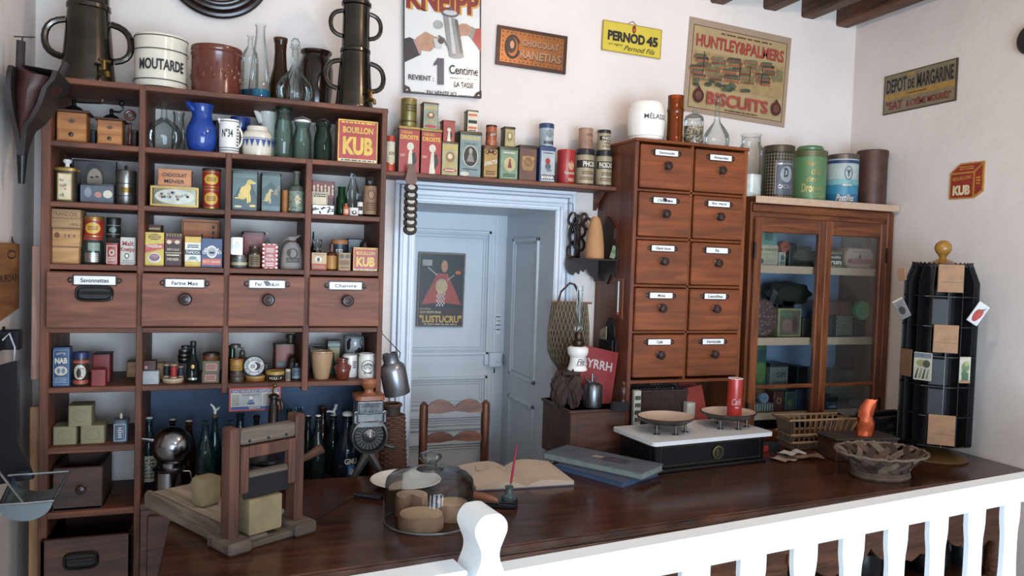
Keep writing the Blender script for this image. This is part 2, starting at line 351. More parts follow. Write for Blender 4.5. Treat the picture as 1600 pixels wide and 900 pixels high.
dwood = WD('#653823', '#875037', 'X', .6)
dk = P('#1d1613', .35); plm = P('#e9e7e2', .25, 0, .04); ink = P('#26222a', .5)
knobm = P('#3a1f16', .28, 0, .2)
def plate(parent, x, y, z, w_, h_, txt, chip=False, ears=True):
    m = MB(); m.box(x-w_/2-.004, x+w_/2+.004, y-.003, y, z-h_/2-.003, z+h_/2+.003, dk, .001)
    if ears:
        for s_ in (-1, 1): m.tube([(x+s_*(w_/2+.009)+.006*cos(k*pi/4), y-.002, z+.007*sin(k*pi/4)) for k in range(8)], .0022, dk, 6, True)
    m.box(x-w_/2, x+w_/2, y-.005, y-.003, z-h_/2, z+h_/2, plm, .0012)
    d = D(lambda u, v, l: (x+u, y-.005-l, z+v), m); d.text(txt, 0, 0, h_*.5, ink, w_*.68 if len(txt) > 6 else None, .02)
    if chip: d.poly([(-w_*.12, h_*.4), (w_*.02, h_*.46), (w_*.1, h_*.1), (w_*.02, -h_*.3), (-w_*.06, -h_*.05)], dk); d.poly([(w_*.1, -h_*.1), (w_*.17, h_*.2), (w_*.2, -h_*.3)], dk)
    d.mb.build('label_plate', parent)
def knob(parent, x, y, z, r, M=knobm):
    T = Matrix.Translation((x, y, z)) @ Matrix.Rotation(pi/2, 4, 'X')
    MB().lathe([(r*.9, 0), (r*.55, r*.25), (r*.45, r*.6), (r*.9, r*.85), (r, r*1.2), (r*.8, r*1.5), (r*.5, r*1.55), (r*.42, r*1.42), (0, r*1.5)], M, 20, T=T).build('knob', parent)
def cup_pull(parent, x, y, z, w_, h_):
    m = MB(); pts = [(x+w_/2*(abs(cos(a))**.5)*(1 if cos(a) > 0 else -1), y-.006, z+h_/2*(abs(sin(a))**.5)*(1 if sin(a) > 0 else -1)) for a in [2*pi*k/24 for k in range(24)]]
    m.tube(pts, .0045, P('#2c2622', .3, .7), 6, True); m.box(x-w_/2+.003, x+w_/2-.003, y-.002, y, z-h_/2+.003, z+h_/2-.003, P('#14100e', .6))
    m.box(x-w_/2+.006, x+w_/2-.006, y-.012, y-.004, z-h_*.05, z+h_*.12, P('#4d463f', .3, .8), .003); m.build('cup_pull', parent)
dz0, dz1 = ZS[4]+.004, ZS[3]-TB-.005
txts = ['Savonnettes', 'Farine Mais', 'Far. de Lin', 'Chanvre']
pl = [(116, 181, 438, 12), (259, 319, 442.5, 11), (390, 445, 444, 11), (515, 565, 446.5, 11)]
kb = [(148, 458.5), (290, 467), (419, 468), (542, 469.5)]
for i in range(4):
    a, c = U[i][1]-.004, U[i+1][0]+.004; yf = YF-.02-(.012 if i == 0 else 0)
    dr = MB().box(a-ox, c-ox, yf-oy, YW-.02-oy, dz0-(.004 if i == 0 else 0), dz1, dwood, .003).build('drawer', unit)
    x0, x1, py, hh = pl[i]; q = PY((x0+x1)/2, py, yf); ww = PY(x1, py, yf).x-PY(x0, py, yf).x
    plate(dr, q.x-ox, yf-oy, q.z, ww, hh*.0021, txts[i], i == 2)
    q = PY(*kb[i], yf)
    if i: knob(dr, q.x-ox, yf-oy, q.z, .0195)
    else: cup_pull(dr, q.x-ox, yf-oy, q.z, .092, .04)
# open drawer box standing at the foot of the left column
dkw = WD('#3a221a', '#5c3829', 'X', .5)
zt = PY(130, 840, YF-.03).z; zb = .55
dr = MB(); x0, x1 = U[0][1]-.012-ox, U[1][0]+.0-ox; y0, y1 = YF-.03-oy, YW-.03-oy
dr.box(x0, x1, y0, y0+.016, zb, zt, dkw, .002); dr.box(x0, x1, y1-.014, y1, zb, zt, dkw, .002); dr.box(x0, x0+.012, y0, y1, zb, zt, dkw, .002); dr.box(x1-.012, x1, y0, y1, zb, zt, dkw, .002); dr.box(x0, x1, y0, y1, zb, zb+.01, dkw)
dr = dr.build('drawer', unit, 'deep drawer without a lid at the foot of the unit'); q = PY(127, 875, YF-.03); cup_pull(dr, q.x-ox, y0, q.z, .086, .045)
# ---------------------------------------------------------------- low cupboard under the bottles
ZB = PY(225, 786, 2.5).z
bx0, bx1 = U[1][1]+.003, U[4][1]+.01
cup = thing('low_cupboard', 'dark low cupboard under the bottles, between shelf unit and counter', 'cupboard', ((bx0+bx1)/2, 2.66, 0)); kx = (bx1-bx0)/2
dm = WD('#3c2016', '#64392a', 'X', .4)
MB().box(-kx, kx, -.15, .18, 0, ZB-.02, dm, .003).build('body', cup); MB().box(-kx, kx+.005, -.17, .18, ZB-.02, ZB, dm, .003).build('cupboard_top', cup)
for i in range(3):
    a = -kx+.02+i*(2*kx-.04)/3; c = a+(2*kx-.04)/3-.012
    for z0, z1 in ((.3, .56), (.59, ZB-.04)):
        o = MB().box(a, c, -.163, -.15, z0, z1, dm, .004).build('drawer', cup); knob(o, (a+c)/2, -.163, (z0+z1)/2, .016)
# ---------------------------------------------------------------- shop counter
cf = lambda x: 1.69+.085*x
ctm = WD('#2c170f', '#53301f', 'X', .2, 1.2, .05); ctb = WD('#3a2014', '#6b4128', 'X', .3)
def slab(m, x0, x1, inset, back, z0, z1, M, r=.04):
    pts = [(x0+inset+r, cf(x0)+inset), (x1, cf(x1)+inset), (x1, back), (x0+inset, back), (x0+inset, cf(x0)+inset+r), (x0+inset+r*.3, cf(x0)+inset+r*.3)]
    n = len(pts); m.add([(x, y, z0) for x, y in pts]+[(x, y, z1) for x, y in pts], [tuple(range(n-1, -1, -1)), tuple(range(n, 2*n))]+[(i, (i+1) % n, n+(i+1) % n, n+i) for i in range(n)], M); return m
CX0, CX1, CB = -.135, XR-.004, 2.42
ctr = thing('shop_counter', 'long dark polished wooden shop counter running to the right wall', 'counter', (0, 0, 0))
m = MB(); slab(m, CX0, CX1, .004, CB, .895, .9, ctm); slab(m, CX0, CX1, 0, CB, .882, .895, ctm); slab(m, CX0, CX1, .006, CB, .878, .882, ctm); m.build('countertop', ctr)
m = MB(); slab(m, CX0, CX1, .02, CB-.01, .868, .878, ctb); slab(m, CX0, CX1, .012, CB-.01, .852, .868, ctb); slab(m, CX0, CX1, .026, CB-.012, .845, .852, ctb); slab(m, CX0, CX1, .036, CB-.015, .735, .845, ctb); m.build('fascia', ctr)
m = MB(); slab(m, CX0, 1.62, .05, CB-.02, 0.05, .735, ctb); m.build('front_panel', ctr)
x0, x1 = 1.62, 2.7; pts = [(x0, .74), (x1, .74)]; K = 72
for k in range(K+1):
    t = k/K; x = x1+(x0-x1)*t; u = (t*3) % 1.0
    z = .70-.055*abs(sin(u*pi))**.7*(1 if u < .5 else .85)-.018*abs(sin(u*3*pi)); pts.append((x, z))
T = Matrix.Translation((0, cf(0)+.045, 0)) @ Matrix.Rotation(atan2(.085, 1), 4, 'Z')
MB().prism(pts, 0, .02, ctb, T).build('apron', ctr)
for x, y in ((2.66, cf(2.66)+.08), (1.66, CB-.1), (2.66, CB-.1)):
    MB().lathe([(.03, 0), (.03, .05), (.02, .08), (.032, .2), (.022, .4), (.034, .5), (.034, .735)], ctb, 16, (x, y, 0)).build('leg', ctr)
lowz = .5
MB().box(1.62, 2.7, cf(2.2)+.12, CB-.05, lowz-.02, lowz, ctb).build('bottom_shelf', ctr)
# ---------------------------------------------------------------- drawer cabinet
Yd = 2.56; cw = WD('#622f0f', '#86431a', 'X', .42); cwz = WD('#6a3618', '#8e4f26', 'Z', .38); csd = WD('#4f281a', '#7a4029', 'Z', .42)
cx0, cx1 = PY(991, 400, Yd).x, PY(1158, 400, Yd).x; cz1 = PY(1080, 228, Yd).z; cz0 = PY(1070, 592, Yd).z; BZ = .865
dc = thing('drawer_cabinet', 'tall orange-brown cabinet of ten small drawers with white name plates', 'cabinet', ((cx0+cx1)/2, 2.71, BZ)); ox2, oy2 = dc.location.x, 2.71
def cpart(par, name, x0, x1, y0, y1, z0, z1, M, b=.002, X=None, Yo=None): return MB().box(x0-(ox2 if X is None else X), x1-(ox2 if X is None else X), y0-(oy2 if Yo is None else Yo), y1-(oy2 if Yo is None else Yo), z0-BZ, z1-BZ, M, b).build(name, par)
xr1 = PY(1162, 640, Yd).x
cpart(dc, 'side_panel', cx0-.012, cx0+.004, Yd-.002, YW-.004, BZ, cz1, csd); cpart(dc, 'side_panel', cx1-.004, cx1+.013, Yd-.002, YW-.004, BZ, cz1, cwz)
cpart(dc, 'top_board', cx0-.014, cx1+.015, Yd-.006, YW-.004, cz1, cz1+.012, cw); cpart(dc, 'back_board', cx0, cx1, YW-.02, YW-.006, cz0, cz1, cw); cpart(dc, 'bottom_board', cx0, cx1, Yd, YW-.01, cz0-.014, cz0, cw)
rows = [PY(1080, y, Yd).z for y in (229, 302, 375.5, 448, 519, 590.5)]; cmx = PY(1076, 400, Yd).x
cpart(dc, 'divider', cmx-.006, cmx+.006, Yd, YW-.02, cz0, cz1, cwz)
names = ['Semoule', 'Amandes', 'Chicor\u00e9e', 'Riz glac\u00e9', 'Gland doux', 'Riz', 'Moka', 'Lentilles', 'Caf\u00e9', 'Vermicelle']
for r_ in range(5):
    if r_: cpart(dc, 'rail', cx0, cx1, Yd, YW-.03, rows[r_]-.005, rows[r_]+.006, cw)
    for c_ in range(2):
        a, c = (cx0+.006, cmx-.008) if c_ == 0 else (cmx+.008, cx1-.006); z0, z1 = rows[r_+1]+.008, rows[r_]-.008
        dr = cpart(dc, 'drawer', a, c, Yd-.012, YW-.03, z0, z1, cw, .003); mx_ = (a+c)/2-ox2
        plate(dr, mx_+(-.004), Yd-.012-oy2, z0+(z1-z0)*.83-BZ, .098, .021, names[r_*2+c_], (r_, c_) == (1, 0)); knob(dr, mx_, Yd-.012-oy2, z0+(z1-z0)*.53-BZ, .0165)
m = MB(); q = PX(969, 468, cx0-.012); tz = q.z-BZ; ty = q.y-oy2; tx = cx0-.012-ox2
m.box(tx-.006, tx, ty-.03, ty+.03, tz-.075, tz+.085, csd, .002)
m.tube([(tx-.009, ty, tz-.05), (tx-.009, ty, tz+.07)], .004, P('#a39a8c', .25), 8); m.ball((tx-.009, ty, tz-.055), .007, P('#8a3a2a', .3)); 
tag(m.build('thermometer', None, None, (ox2-.0, oy2, BZ)), 'narrow wall thermometer on the dark side of the drawer cabinet', 'thermometer')
# ---------------------------------------------------------------- bench carrying the cabinets
bn = thing('back_bench', 'low dark bench behind the counter carrying the cabinets', 'bench', (1.96, 2.655, 0)); bm_ = WD('#3a2016', '#5e3827', 'X', .45)
MB().box(-.73, .75, -.19, .17, BZ-.03, BZ, bm_, .003).build('bench_top', bn); MB().box(-.72, .75, -.17, .17, 0, BZ-.03, bm_, .003).build('body', bn)
# ---------------------------------------------------------------- glazed cabinet
Yg = 2.585; gw = WD('#522813', '#7d4523', 'Z', .35); gwx = WD('#522813', '#7d4523', 'X', .35)
gx0, gx1 = PY(1166, 480, Yg).x+.006, XR-.012; gz1 = PY(1280, 314, Yg-.02).z
gc = thing('glazed_cabinet', 'brown two-door glazed cabinet of old tins standing in the right corner', 'cabinet', ((gx0+gx1)/2, 2.72, BZ)); ox3 = gc.location.x; oy3 = 2.72
def gpart(name, x0, x1, y0, y1, z0, z1, M, b=.002, par=None): return cpart(par or gc, name, x0, x1, y0, y1, z0, z1, M, b, ox3, oy3)
gpart('side_panel', gx0, gx0+.014, Yg+.004, YW-.004, BZ, gz1-.016, gw); gpart('side_panel', gx1-.034, gx1, Yg, YW-.004, BZ, gz1-.016, gw)
gpart('top_board', gx0-.004, gx1+.004, Yg-.03, YW-.004, gz1-.016, gz1, gwx)
gpart('back_board', gx0+.014, gx1-.01, YW-.016, YW-.006, BZ, gz1-.02, P('#8a9ab5', .7, 0, .1, 5))
e0, e1 = PY(1180, 318, Yg).z, PY(1180, 331, Yg).z
gpart('cornice', gx0+.002, gx1-.034, Yg-.012, Yg+.004, e1, e0, gwx, .004)
# scalloped paper edging along the top board and the shelves
papm = P('#cda98a', .8, 0, .12, 40)
def edging(x0, x1, y, z0, z1, label):
    pts = [(x0-ox3, z1-BZ), (x1-ox3, z1-BZ)]; n = int((x1-x0)/.012)
    for k in range(2*n+1): t = k/(2*n); pts.append((x1+(x0-x1)*t-ox3, z0-BZ+(.003 if k % 2 else 0)))
    MB().prism(pts, y-.0015-oy3, y-oy3, papm).build('paper_edging', gc, label)
edging(gx0-.006, gx1+.004, Yg-.031, gz1-.026, gz1+.003, 'pinkish paper edging')
gzs = [PY(1230, y, Yg+.02).z for y in (416, 528, 644)]
gzb = [PY(1230, y, Yg+.02).z for y in (428, 540, 655)]
gsh = []
for z, z2 in zip(gzs, gzb):
    gpart('shelf', gx0+.014, gx1-.034, Yg+.026, YW-.02, z-.014, z, gwx); edging(gx0+.014, gx1-.034, Yg+.026, z2, z+.001, 'pinkish paper edging'); gsh.append((z+.0006, Yg+.03))
glm = GL('#f4f8f8', '#e6eeef', .38)
hgm = P('#1a1412', .4, .6)
gpart('top_rail', gx0+.012, gx1-.03, Yg+.002, Yg+.016, PY(1230, 345, Yg).z, gz1-.014, gwx)
gmid0, gmid1 = PY(1277, 480, Yg).x, PY(1291, 480, Yg).x; gm = (gmid0+gmid1)/2-.005; dzT = PY(1230, 341, Yg).z
sx = [(gx0+.016, gm-.001), (gm+.001, gx1-.035)]
for k, (a, c) in enumerate(sx):
    dr = thing('door', '', '', ((a+c)/2-ox3, Yg-oy3, 0)); del dr['label'], dr['category']; dr.parent = gc; w2 = (c-a)/2
    zt = dzT-BZ+(-.0); st = .034
    m = MB(); m.box(-w2, -w2+st, -.012, .01, .02, zt, gw, .003); m.box(w2-st, w2, -.012, .01, .02, zt, gw, .003)
    m.box(-w2+st, w2-st, -.011, .009, zt-.062, zt, gwx, .003); m.box(-w2+st, w2-st, -.011, .009, .02, .07, gwx, .003)
    zm = PY(1230, 603, Yg).z-BZ; m.box(-w2+st, w2-st, -.011, .009, zm-.008, zm+.008, gwx, .003)
    m.build('door_frame', dr)
    MB().box(-w2+st-.004, w2-st+.004, -.001, .001, .06, zt-.05, glm).build('pane', dr)
    hx = -w2-.001 if k == 0 else w2+.001
    MB().tube([(hx, -.012, zt-.17), (hx, -.012, zt-.105)], .006, hgm, 8).build('hinge', dr)
    MB().tube([(hx, -.012, .12), (hx, -.012, .185)], .006, hgm, 8).build('hinge', dr)
gpart('stile', gx1-.036, gx1, Yg-.012, Yg+.004, BZ, gz1-.03, gw, .003)
# ---------------------------------------------------------------- long shelf above the doorway
YT = 2.70; ZT = PY(780, 279, YT).z
ts = thing('wall_shelf', 'long thin wooden shelf above the doorway carrying tins', 'shelf', ((U[4][1]+cx0)/2, 2.78, ZT-.016)); tw = (cx0-.012-U[4][1])/2
MB().box(-tw+.002, tw+.0-.002, YT-2.78, YW-2.78-.001, 0, .016, wdX, .002).build('board', ts)
m = MB(); m.prism([(0, 0), (.07, 0), (.05, -.02), (.03, -.03), (.01, -.06), (0, -.07)], -.008, .008, wdY, Matrix.Translation((tw-.02, .078, 0)) @ Matrix.Rotation(-pi/2, 4, 'Z')); m.build('bracket', ts)
TS = (ZT+.0006, YT)
# ---------------------------------------------------------------- white railing in front
wht = P('#e4ecef', .35, 0, .04, 10); ang = radians(7.466)
ra = thing('railing', 'white painted wooden railing with flat shaped balusters before the counter', 'railing', (.423, 1.136, 0), ang); RL = 2.28
MB().box(-.004, RL, 0, .045, 1.04, 1.1, wht, .004).build('handrail', ra); MB().box(-.004, RL, .005, .04, .12, .18, wht, .004).build('bottom_rail', ra)
def bal(w_, z0, z1):
    pts = []
    for k in range(49):
        t = k/48; z = z0+(z1-z0)*t; q = min(t, 1-t)*(z1-z0); e = min(1, max(0, (q-.035)/.05)); g = min(1, max(0, (q-.14)/.1))
        k2 = 1-.2*(3*e*e-2*e**3)+.2*(3*g*g-2*g**3)
        pts.append((w_/2*k2, z))
    return pts+[(-x, z) for x, z in reversed(pts)]
for k in range(-3, 12):
    s_ = .553+.1445*k
    if s_ > .05 and s_ < RL-.04: MB().prism(bal(.068, .18, 1.04), .012, .024, wht).build('baluster', ra, None, (s_, 0, 0))
# newel with a scrolled head, built as one shaped board
pts = []
ctl = [(0, 1.202), (.015, 1.2), (.026, 1.188), (.028, 1.174), (.022, 1.158), (.016, 1.142), (.017, 1.126), (.024, 1.108), (.027, 1.09), (.025, 1.06), (.024, .9)]
hs_ = []
for i in range(len(ctl)-1):
    p0, p1, p2, p3 = [V((*ctl[min(max(i+o, 0), len(ctl)-1)], 0)) for o in (-1, 0, 1, 2)]
    for k in range(5): s_ = k/5; q = .5*((2*p1)+(p2-p0)*s_+(2*p0-5*p1+4*p2-p3)*s_**2+(3*p1-p0-3*p2+p3)*s_**3); hs_.append((q.x, q.y))
side = [(-x, z) for x, z in reversed(hs_)]+hs_+[(.024, 0), (-.024, 0)]
T = Matrix.Translation((-.034, 0, 0)); m = MB()
m.prism(side, -.012, .058, wht, T); m.build('newel_post', ra)
gt = thing('gate', 'white wooden gate continuing the railing at bottom left of the post', 'gate', (.423-.068*cos(ang), 1.136-.068*sin(ang)+.0, 0), ang+pi); 
MB().box(0, .85, -.04, -.008, 1.05, 1.104, wht, .004).build('top_rail', gt); MB().box(0, .85, -.052, .004, 1.104, 1.115, wht, .003).build('cap', gt); MB().box(.0, .85, -.035, -.012, .12, .18, wht, .004).build('bottom_rail', gt)
for k in range(6): MB().prism(bal(.068, .18, 1.06), -.033, -.013, wht).build('baluster', gt, None, (.09+.1445*k, 0, 0))
# ---------------------------------------------------------------- things on the tall shelf unit
RED, RED2, YEL, CRM, BLK, WHT = P('#b3261c', .35), P('#8c241f', .4), P('#e0b21f', .35), P('#dccaa0', .45), P('#1f1b1a', .4), P('#e6e1d6', .35)
BLU, NAVY, GRN, ORG, GLD, BRN = P('#2a4f9e', .35), P('#26304f', .4), P('#4c7a58', .4), P('#d9652a', .35), P('#b8923f', .3, .6), P('#6e4630', .55)
KRF, TIN, DKT, PNK, SIL, OCH = P('#b88a5a', .75), P('#8d8a84', .3, .85), P('#4a443c', .4, .5), P('#c98a76', .5), P('#c9c9c6', .22, .9), P('#b58a2e', .4)
INK, SAGE, CRW, MAR = P('#2a2426', .6), P('#8fa08c', .4), P('#d8cdb6', .3), P('#5a2420', .4)
PEW = P('#58524a', .2, .97, .4, 9); PEWD = P('#3f3b36', .35, .9, .3, 9); BRS = P('#8f6c2c', .3, .9, .3, 20)
GCL, GGR, GDK = GL('#f6f9f8', '#cdd6d4', .7), GL('#cfe2d8', '#64857a', 1., .03), GL('#5f8470', '#16261e', 1., .06)
GTL, GBR, GBK = GL('#6c9aa2', '#173840', 1., .05), GL('#5c3a22', '#1a0e08', 1., .2), GL('#2c3634', '#0a0d0d', 1., .3)
GEM, GAM = GL('#2f7a4a', '#0b2e1a', 1., .1), GL('#cf7a22', '#6a2a08', 1., .1)
CER, CRE = P('#ece7dd', .15, 0, .06), P('#ddd2bd', .18, 0, .08)
CLAY, STON = P('#6f3322', .2, 0, .3, 14), P('#c49a72', .2, 0, .12)
def arcpts(c, r, a0, a1, n, ax='x'):
    return [(c[0]+r*cos(a0+(a1-a0)*k/n), c[1], c[2]+r*sin(a0+(a1-a0)*k/n)) if ax == 'x' else (c[0], c[1]+r*cos(a0+(a1-a0)*k/n), c[2]+r*sin(a0+(a1-a0)*k/n)) for k in range(n+1)]
def ear(par, x0, z0, x1, z1, out, r, M, name='handle'):
    pts = [(x0, 0, z0)]
    for k in range(1, 10): t = k/10; pts.append((x0+(x1-x0)*t+out*sin(pi*t)**.75, 0, z0+(z1-z0)*t+abs(out)*.18*sin(2*pi*t)))
    pts.append((x1, 0, z1)); return MB().tube(pts, r, M, 8).build(name, par)
# --- top shelf
def coffee_urn(x, y, z, s, label, rz, upper):
    t = thing('pewter_urn', label, 'urn', (x, y, z), rz)
    MB().lathe([(s*a, s*b) for a, b in ((.98, 0), (1.0, .1), (.97, .2), (.9, .9), (.8, 2.2), (.74, 2.9), (.78, 2.95), (.78, 3.1), (.73, 3.15))], PEW, 36).build('lower_body', t)
    if upper:
        MB().lathe([(s*a, s*b) for a, b in ((.74, 3.13), (.72, 3.2), (.7, 4.2), (.69, 5.3), (.77, 5.36), (.77, 5.5), (.7, 5.55), (.62, 5.8), (.3, 6.2), (.1, 6.25), (.12, 6.45), (0, 6.5))], PEW, 36).build('upper_body', t)
        for q in (-1, 1): ear(t, q*s*.69, s*5.05, q*s*.7, s*3.75, q*s*.6, s*.115, PEW)
    for q in (-1, 1): ear(t, q*s*.78, s*2.5, q*s*.9, s*1.05, q*s*.66, s*.13, PEW)
    m = MB(); T = Matrix.Rotation(radians(35), 4, 'Z')
    m.tube([(0, -s*.9, s*.42), (0, -s*1.3, s*.42), (0, -s*1.45, s*.36), (0, -s*1.5, s*.18)], [s*.1, s*.1, s*.1, s*.08], BRS, 10, T=T)
    m.tube([(0, -s*1.22, s*.45), (0, -s*1.22, s*.85)], s*.07, BRS, 8, T=T); m.tube([(-s*.22, -s*1.22, s*.85), (s*.22, -s*1.22, s*.85)], s*.06, BRS, 8, T=T); m.build('tap', t)
q = fit(93, 180, 20, ZS[0], 2.66)
coffee_urn(q[0]+.002, 2.66, ZS[0], q[1]*.52, 'big pewter urn with two handles and brass tap at left end of top shelf', 0, True)
q = fit(524, 584, 83, ZS[0], 2.63)
coffee_urn(q[0], 2.63, ZS[0], q[1]*.505, 'slim two-tier pewter urn with brass tap at the right end of the top shelf', 0, True)
def f(d, R, h):
    for v in (.94, .70, .16, .03): d.band(R, h*v, h*(v+.018), INK, 48)
    d.text('MOUTARDE', R*.12, h*.43, h*.2, INK, R*1.75, .03)
lathe_thing('mustard_jar', 'cream mustard jar with black lettering and rings on the top shelf', 'jar', S[0], 208, 294, 60, .03, [(.97, 0), (.975, .02), (.97, .8), (.99, .92), (1, .97), (.97, 1), (.9, .99), (.9, .1), (0, .08)], CRE, front=f, n=40)
t, r, h = lathe_thing('earthenware_pot', 'wide reddish-brown glazed pot with leaf relief on the top shelf', 'pot', S[0], 297, 379, 77, .03, [(.95, 0), (.97, .03), (.95, .08), (.96, .8), (1, .86), (.97, .9), (1, .95), (.98, 1), (.9, .98), (.9, .1), (0, .08)], CLAY, n=40)
m = MB()
for k in range(14):
    a = 2*pi*k/14; 
    for j, (zz, s_) in enumerate(((.5, .8), (.38, 1), (.6, .7))): m.ball((.925*r*cos(a+j*.13), .925*r*sin(a+j*.13), h*zz), r*.1*s_, CLAY, 8, (.8, .8, 1.7) if j else (.6, .6, 2.2))
m.build('leaf_relief', t)
BT = [(.9, 0), (1, .03), (1, .55), (.9, .64), (.45, .72), (.33, .76), (.32, .95), (.42, .96), (.42, 1.0)]
BLUL = GL('#3f93b8', '#1d5874', .6, .4)
t, r, h = lathe_thing('carboy', 'round-shouldered clear bottle behind the tall cone-shaped bottle', 'bottle', S[0], 377, 404, 55, .13, [(.95, 0), (1, .05), (1, .62), (.85, .74), (.4, .82), (.32, .85), (.3, .97), (.42, .98), (.42, 1)], GCL, [('blue_liquid', [(.93, .03), (.95, .2), (0, .2)], BLUL, 'blue liquid')])
t, r, h = lathe_thing('conical_bottle', 'tall clear cone-shaped bottle holding a little blue liquid', 'bottle', S[0], 387, 425, 38, .035, [(.98, 0), (1, .02), (.82, .3), (.5, .72), (.4, .85), (.38, .97), (.46, .975), (.46, 1)], GCL, [('blue_liquid', [(.93, .02), (.86, .13), (0, .13)], BLUL, 'blue liquid')])
lathe_thing('brown_bottle', 'dark brown wide-necked bottle between two clear bottles on top', 'bottle', S[0], 421, 454, 60, .14, [(.95, 0), (1, .04), (1, .32), (.9, .42), (.65, .58), (.55, .8), (.6, .93), (.66, .95), (.68, 1)], GBR)
t, r, h = lathe_thing('decanter', 'round ribbed clear decanter with glass stopper on the top shelf', 'decanter', S[0], 432, 489, 68, .005, [(.7, 0), (.9, .05), (1, .17), (.96, .28), (.7, .4), (.36, .52), (.2, .62), (.17, .9), (.3, .93), (.3, .95)], GCL, [('stopper', [(.12, .9), (.14, .95), (.24, .97), (.26, 1.02), (.16, 1.08), (0, 1.1)], GCL)])
m = MB()
for k in range(16): a = 2*pi*k/16; m.tube([(r*q*cos(a), r*q*sin(a), h*z) for q, z in ((.88, .06), (1, .17), (.96, .28), (.7, .4), (.36, .52))], r*.03, GCL, 6)
m.build('ribs', t)
lathe_thing('dark_crock', 'dark brown glazed crock behind the round decanter', 'pot', S[0], 466, 520, 81, .165, [(.8, 0), (.85, .05), (1, .4), (1, .72), (.85, .88), (.78, .92), (.92, .97), (.92, 1), (.8, .98), (.8, .2), (0, .15)], P('#2b1a10', .15, 0, .3), n=32)
# --- second row
def grinder(xl, xr, yt, label, s, wheel=False):
    x, w_, h = fit(xl, xr, yt, ZS[1], YF+.03); dpt = w_*.95; t = thing('coffee_grinder', label, 'coffee grinder', (x, YF+.03+dpt/2, ZS[1]), 0, 'box coffee grinders')
    gw_ = WD('#8a4f24', '#b97a3c', 'X', .4)
    m = MB(); m.box(-w_*.43, w_*.43, -dpt*.43, dpt*.43, h*.04, h*.93, gw_, .002).build('box', t)
    MB().box(-w_*.47, w_*.47, -dpt*.47, dpt*.47, 0, h*.06, gw_, .002).build('foot', t); MB().box(-w_*.53, w_*.53, -dpt*.53, dpt*.53, h*.92, h, WD('#3c2118', '#5a3526'), .002).build('top_plate', t)
    dr = MB().box(-w_*.41, w_*.41, -dpt*.445, -dpt*.3, h*.07, h*.42, gw_, .002).build('drawer', t); knob(dr, 0, -dpt*.445, h*.25, w_*.07)
    d = D(flatmap(-dpt*.43)); d.ell(0, h*.66, w_*.1, h*.07, P('#6a4a28', .4)); d.text('**', 0, h*.66, h*.05, INK, w_*.1); d.mb.build('badge', t)
    MB().lathe([(w_*.3, h), (w_*.28, h+w_*.07), (w_*.2, h+w_*.15), (w_*.08, h+w_*.2), (w_*.06, h+w_*.3), (w_*.09, h+w_*.32), (w_*.05, h+w_*.42), (0, h+w_*.43)], P('#23211f', .35, .6), 20).build('iron_dome', t)
    zz = h+w_*.33; m = MB()
    if wheel: m.tube([(0, 0, zz), (w_*.28, -w_*.08, zz-.002), (w_*.42, -w_*.1, zz+w_*.1), (w_*.34, -w_*.1, zz+w_*.3)], w_*.045, P('#23211f', .35, .6), 8); m.ball((w_*.36, -w_*.1, zz+w_*.32), w_*.11, P('#23211f', .35, .6), 10, (1, 1, 1.2))
    else: m.tube([(0, 0, zz), (w_*.4, -w_*.05, zz), (w_*.85, -w_*.1, zz+w_*.02)], w_*.03, P('#23211f', .35, .6), 8); m.ball((w_*.85, -w_*.1, zz+w_*.12), w_*.09, P('#4a2a1c', .3), 10, (1, 1, 1.4))
    m.build('crank', t)
grinder(84, 138, 171, 'larger wooden coffee grinder with long crank arm, left end of its shelf', 1)
grinder(148, 194, 184, 'smaller wooden coffee grinder with bent crank, beside the larger grinder', 1, True)
x, Y, r, h = fitc(196, 210, 167, S[1], .05); t = thing('turned_stand', 'small turned red-brown wooden stand with a ring top beside the grinders', 'stand', (x, Y, ZS[1]))
tw_ = P('#5c2a1e', .3); MB().lathe([(r*1.1, 0), (r*1.1, .006), (r*.5, .012), (r*.35, .03), (r*.6, .04), (r*.35, .05), (r*.3, h*.55), (r*.55, h*.6), (0, h*.63)], tw_, 16).build('stem', t)
MB().tube([(r*1.0*cos(a*pi/8), 0, h*.8+r*1.0*sin(a*pi/8)) for a in range(16)], r*.42, tw_, 8, True).build('ring', t)
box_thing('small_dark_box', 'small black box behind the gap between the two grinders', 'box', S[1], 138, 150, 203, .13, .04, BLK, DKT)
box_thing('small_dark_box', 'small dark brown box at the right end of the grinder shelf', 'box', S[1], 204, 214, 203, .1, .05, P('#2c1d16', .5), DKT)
lathe_thing('round_flask', 'big-bellied clear glass flask with thin neck beside the blue jug', 'flask', S[1], 227, 285, 153, .03, [(.6, 0), (.85, .06), (1, .24), (.97, .36), (.75, .5), (.35, .58), (.17, .63), (.14, .95), (.2, .97), (.2, 1)], GCL)
lathe_thing('clear_bottle', 'clear bottle with a wide rim behind the big-bellied flask', 'bottle', S[1], 268, 290, 174, .17, [(.9, 0), (1, .04), (1, .5), (.8, .62), (.72, .9), (.85, .93), (.85, 1)], GCL)
bj = P('#1f479f', .12, 0, .12)
t, r, h = lathe_thing('blue_jug', 'bright blue glazed jug on the shelf below the tall pots', 'jug', S[1], 290, 340, 164, .03, [(.7, 0), (.72, .03), (.9, .15), (1, .35), (.94, .52), (.72, .66), (.63, .76), (.66, .9), (.78, 1), (.74, 1), (.58, .8), (0, .7)], bj, n=36)
m = MB(); m.tube([(-r*.5, -r*.2, h*.88), (-r*.85, -r*.3, h*1.0), (-r*1.0, -r*.34, h*1.04)], [r*.28, r*.22, r*.04], bj, 10, flat=.9); m.build('spout', t)
m = MB(); m.tube([(r*.3, r*.6, h*.9), (r*.5, r*1.2, h*.85), (r*.5, r*1.35, h*.6), (r*.35, r*.9, h*.4)], r*.11, bj, 8); m.build('handle', t)
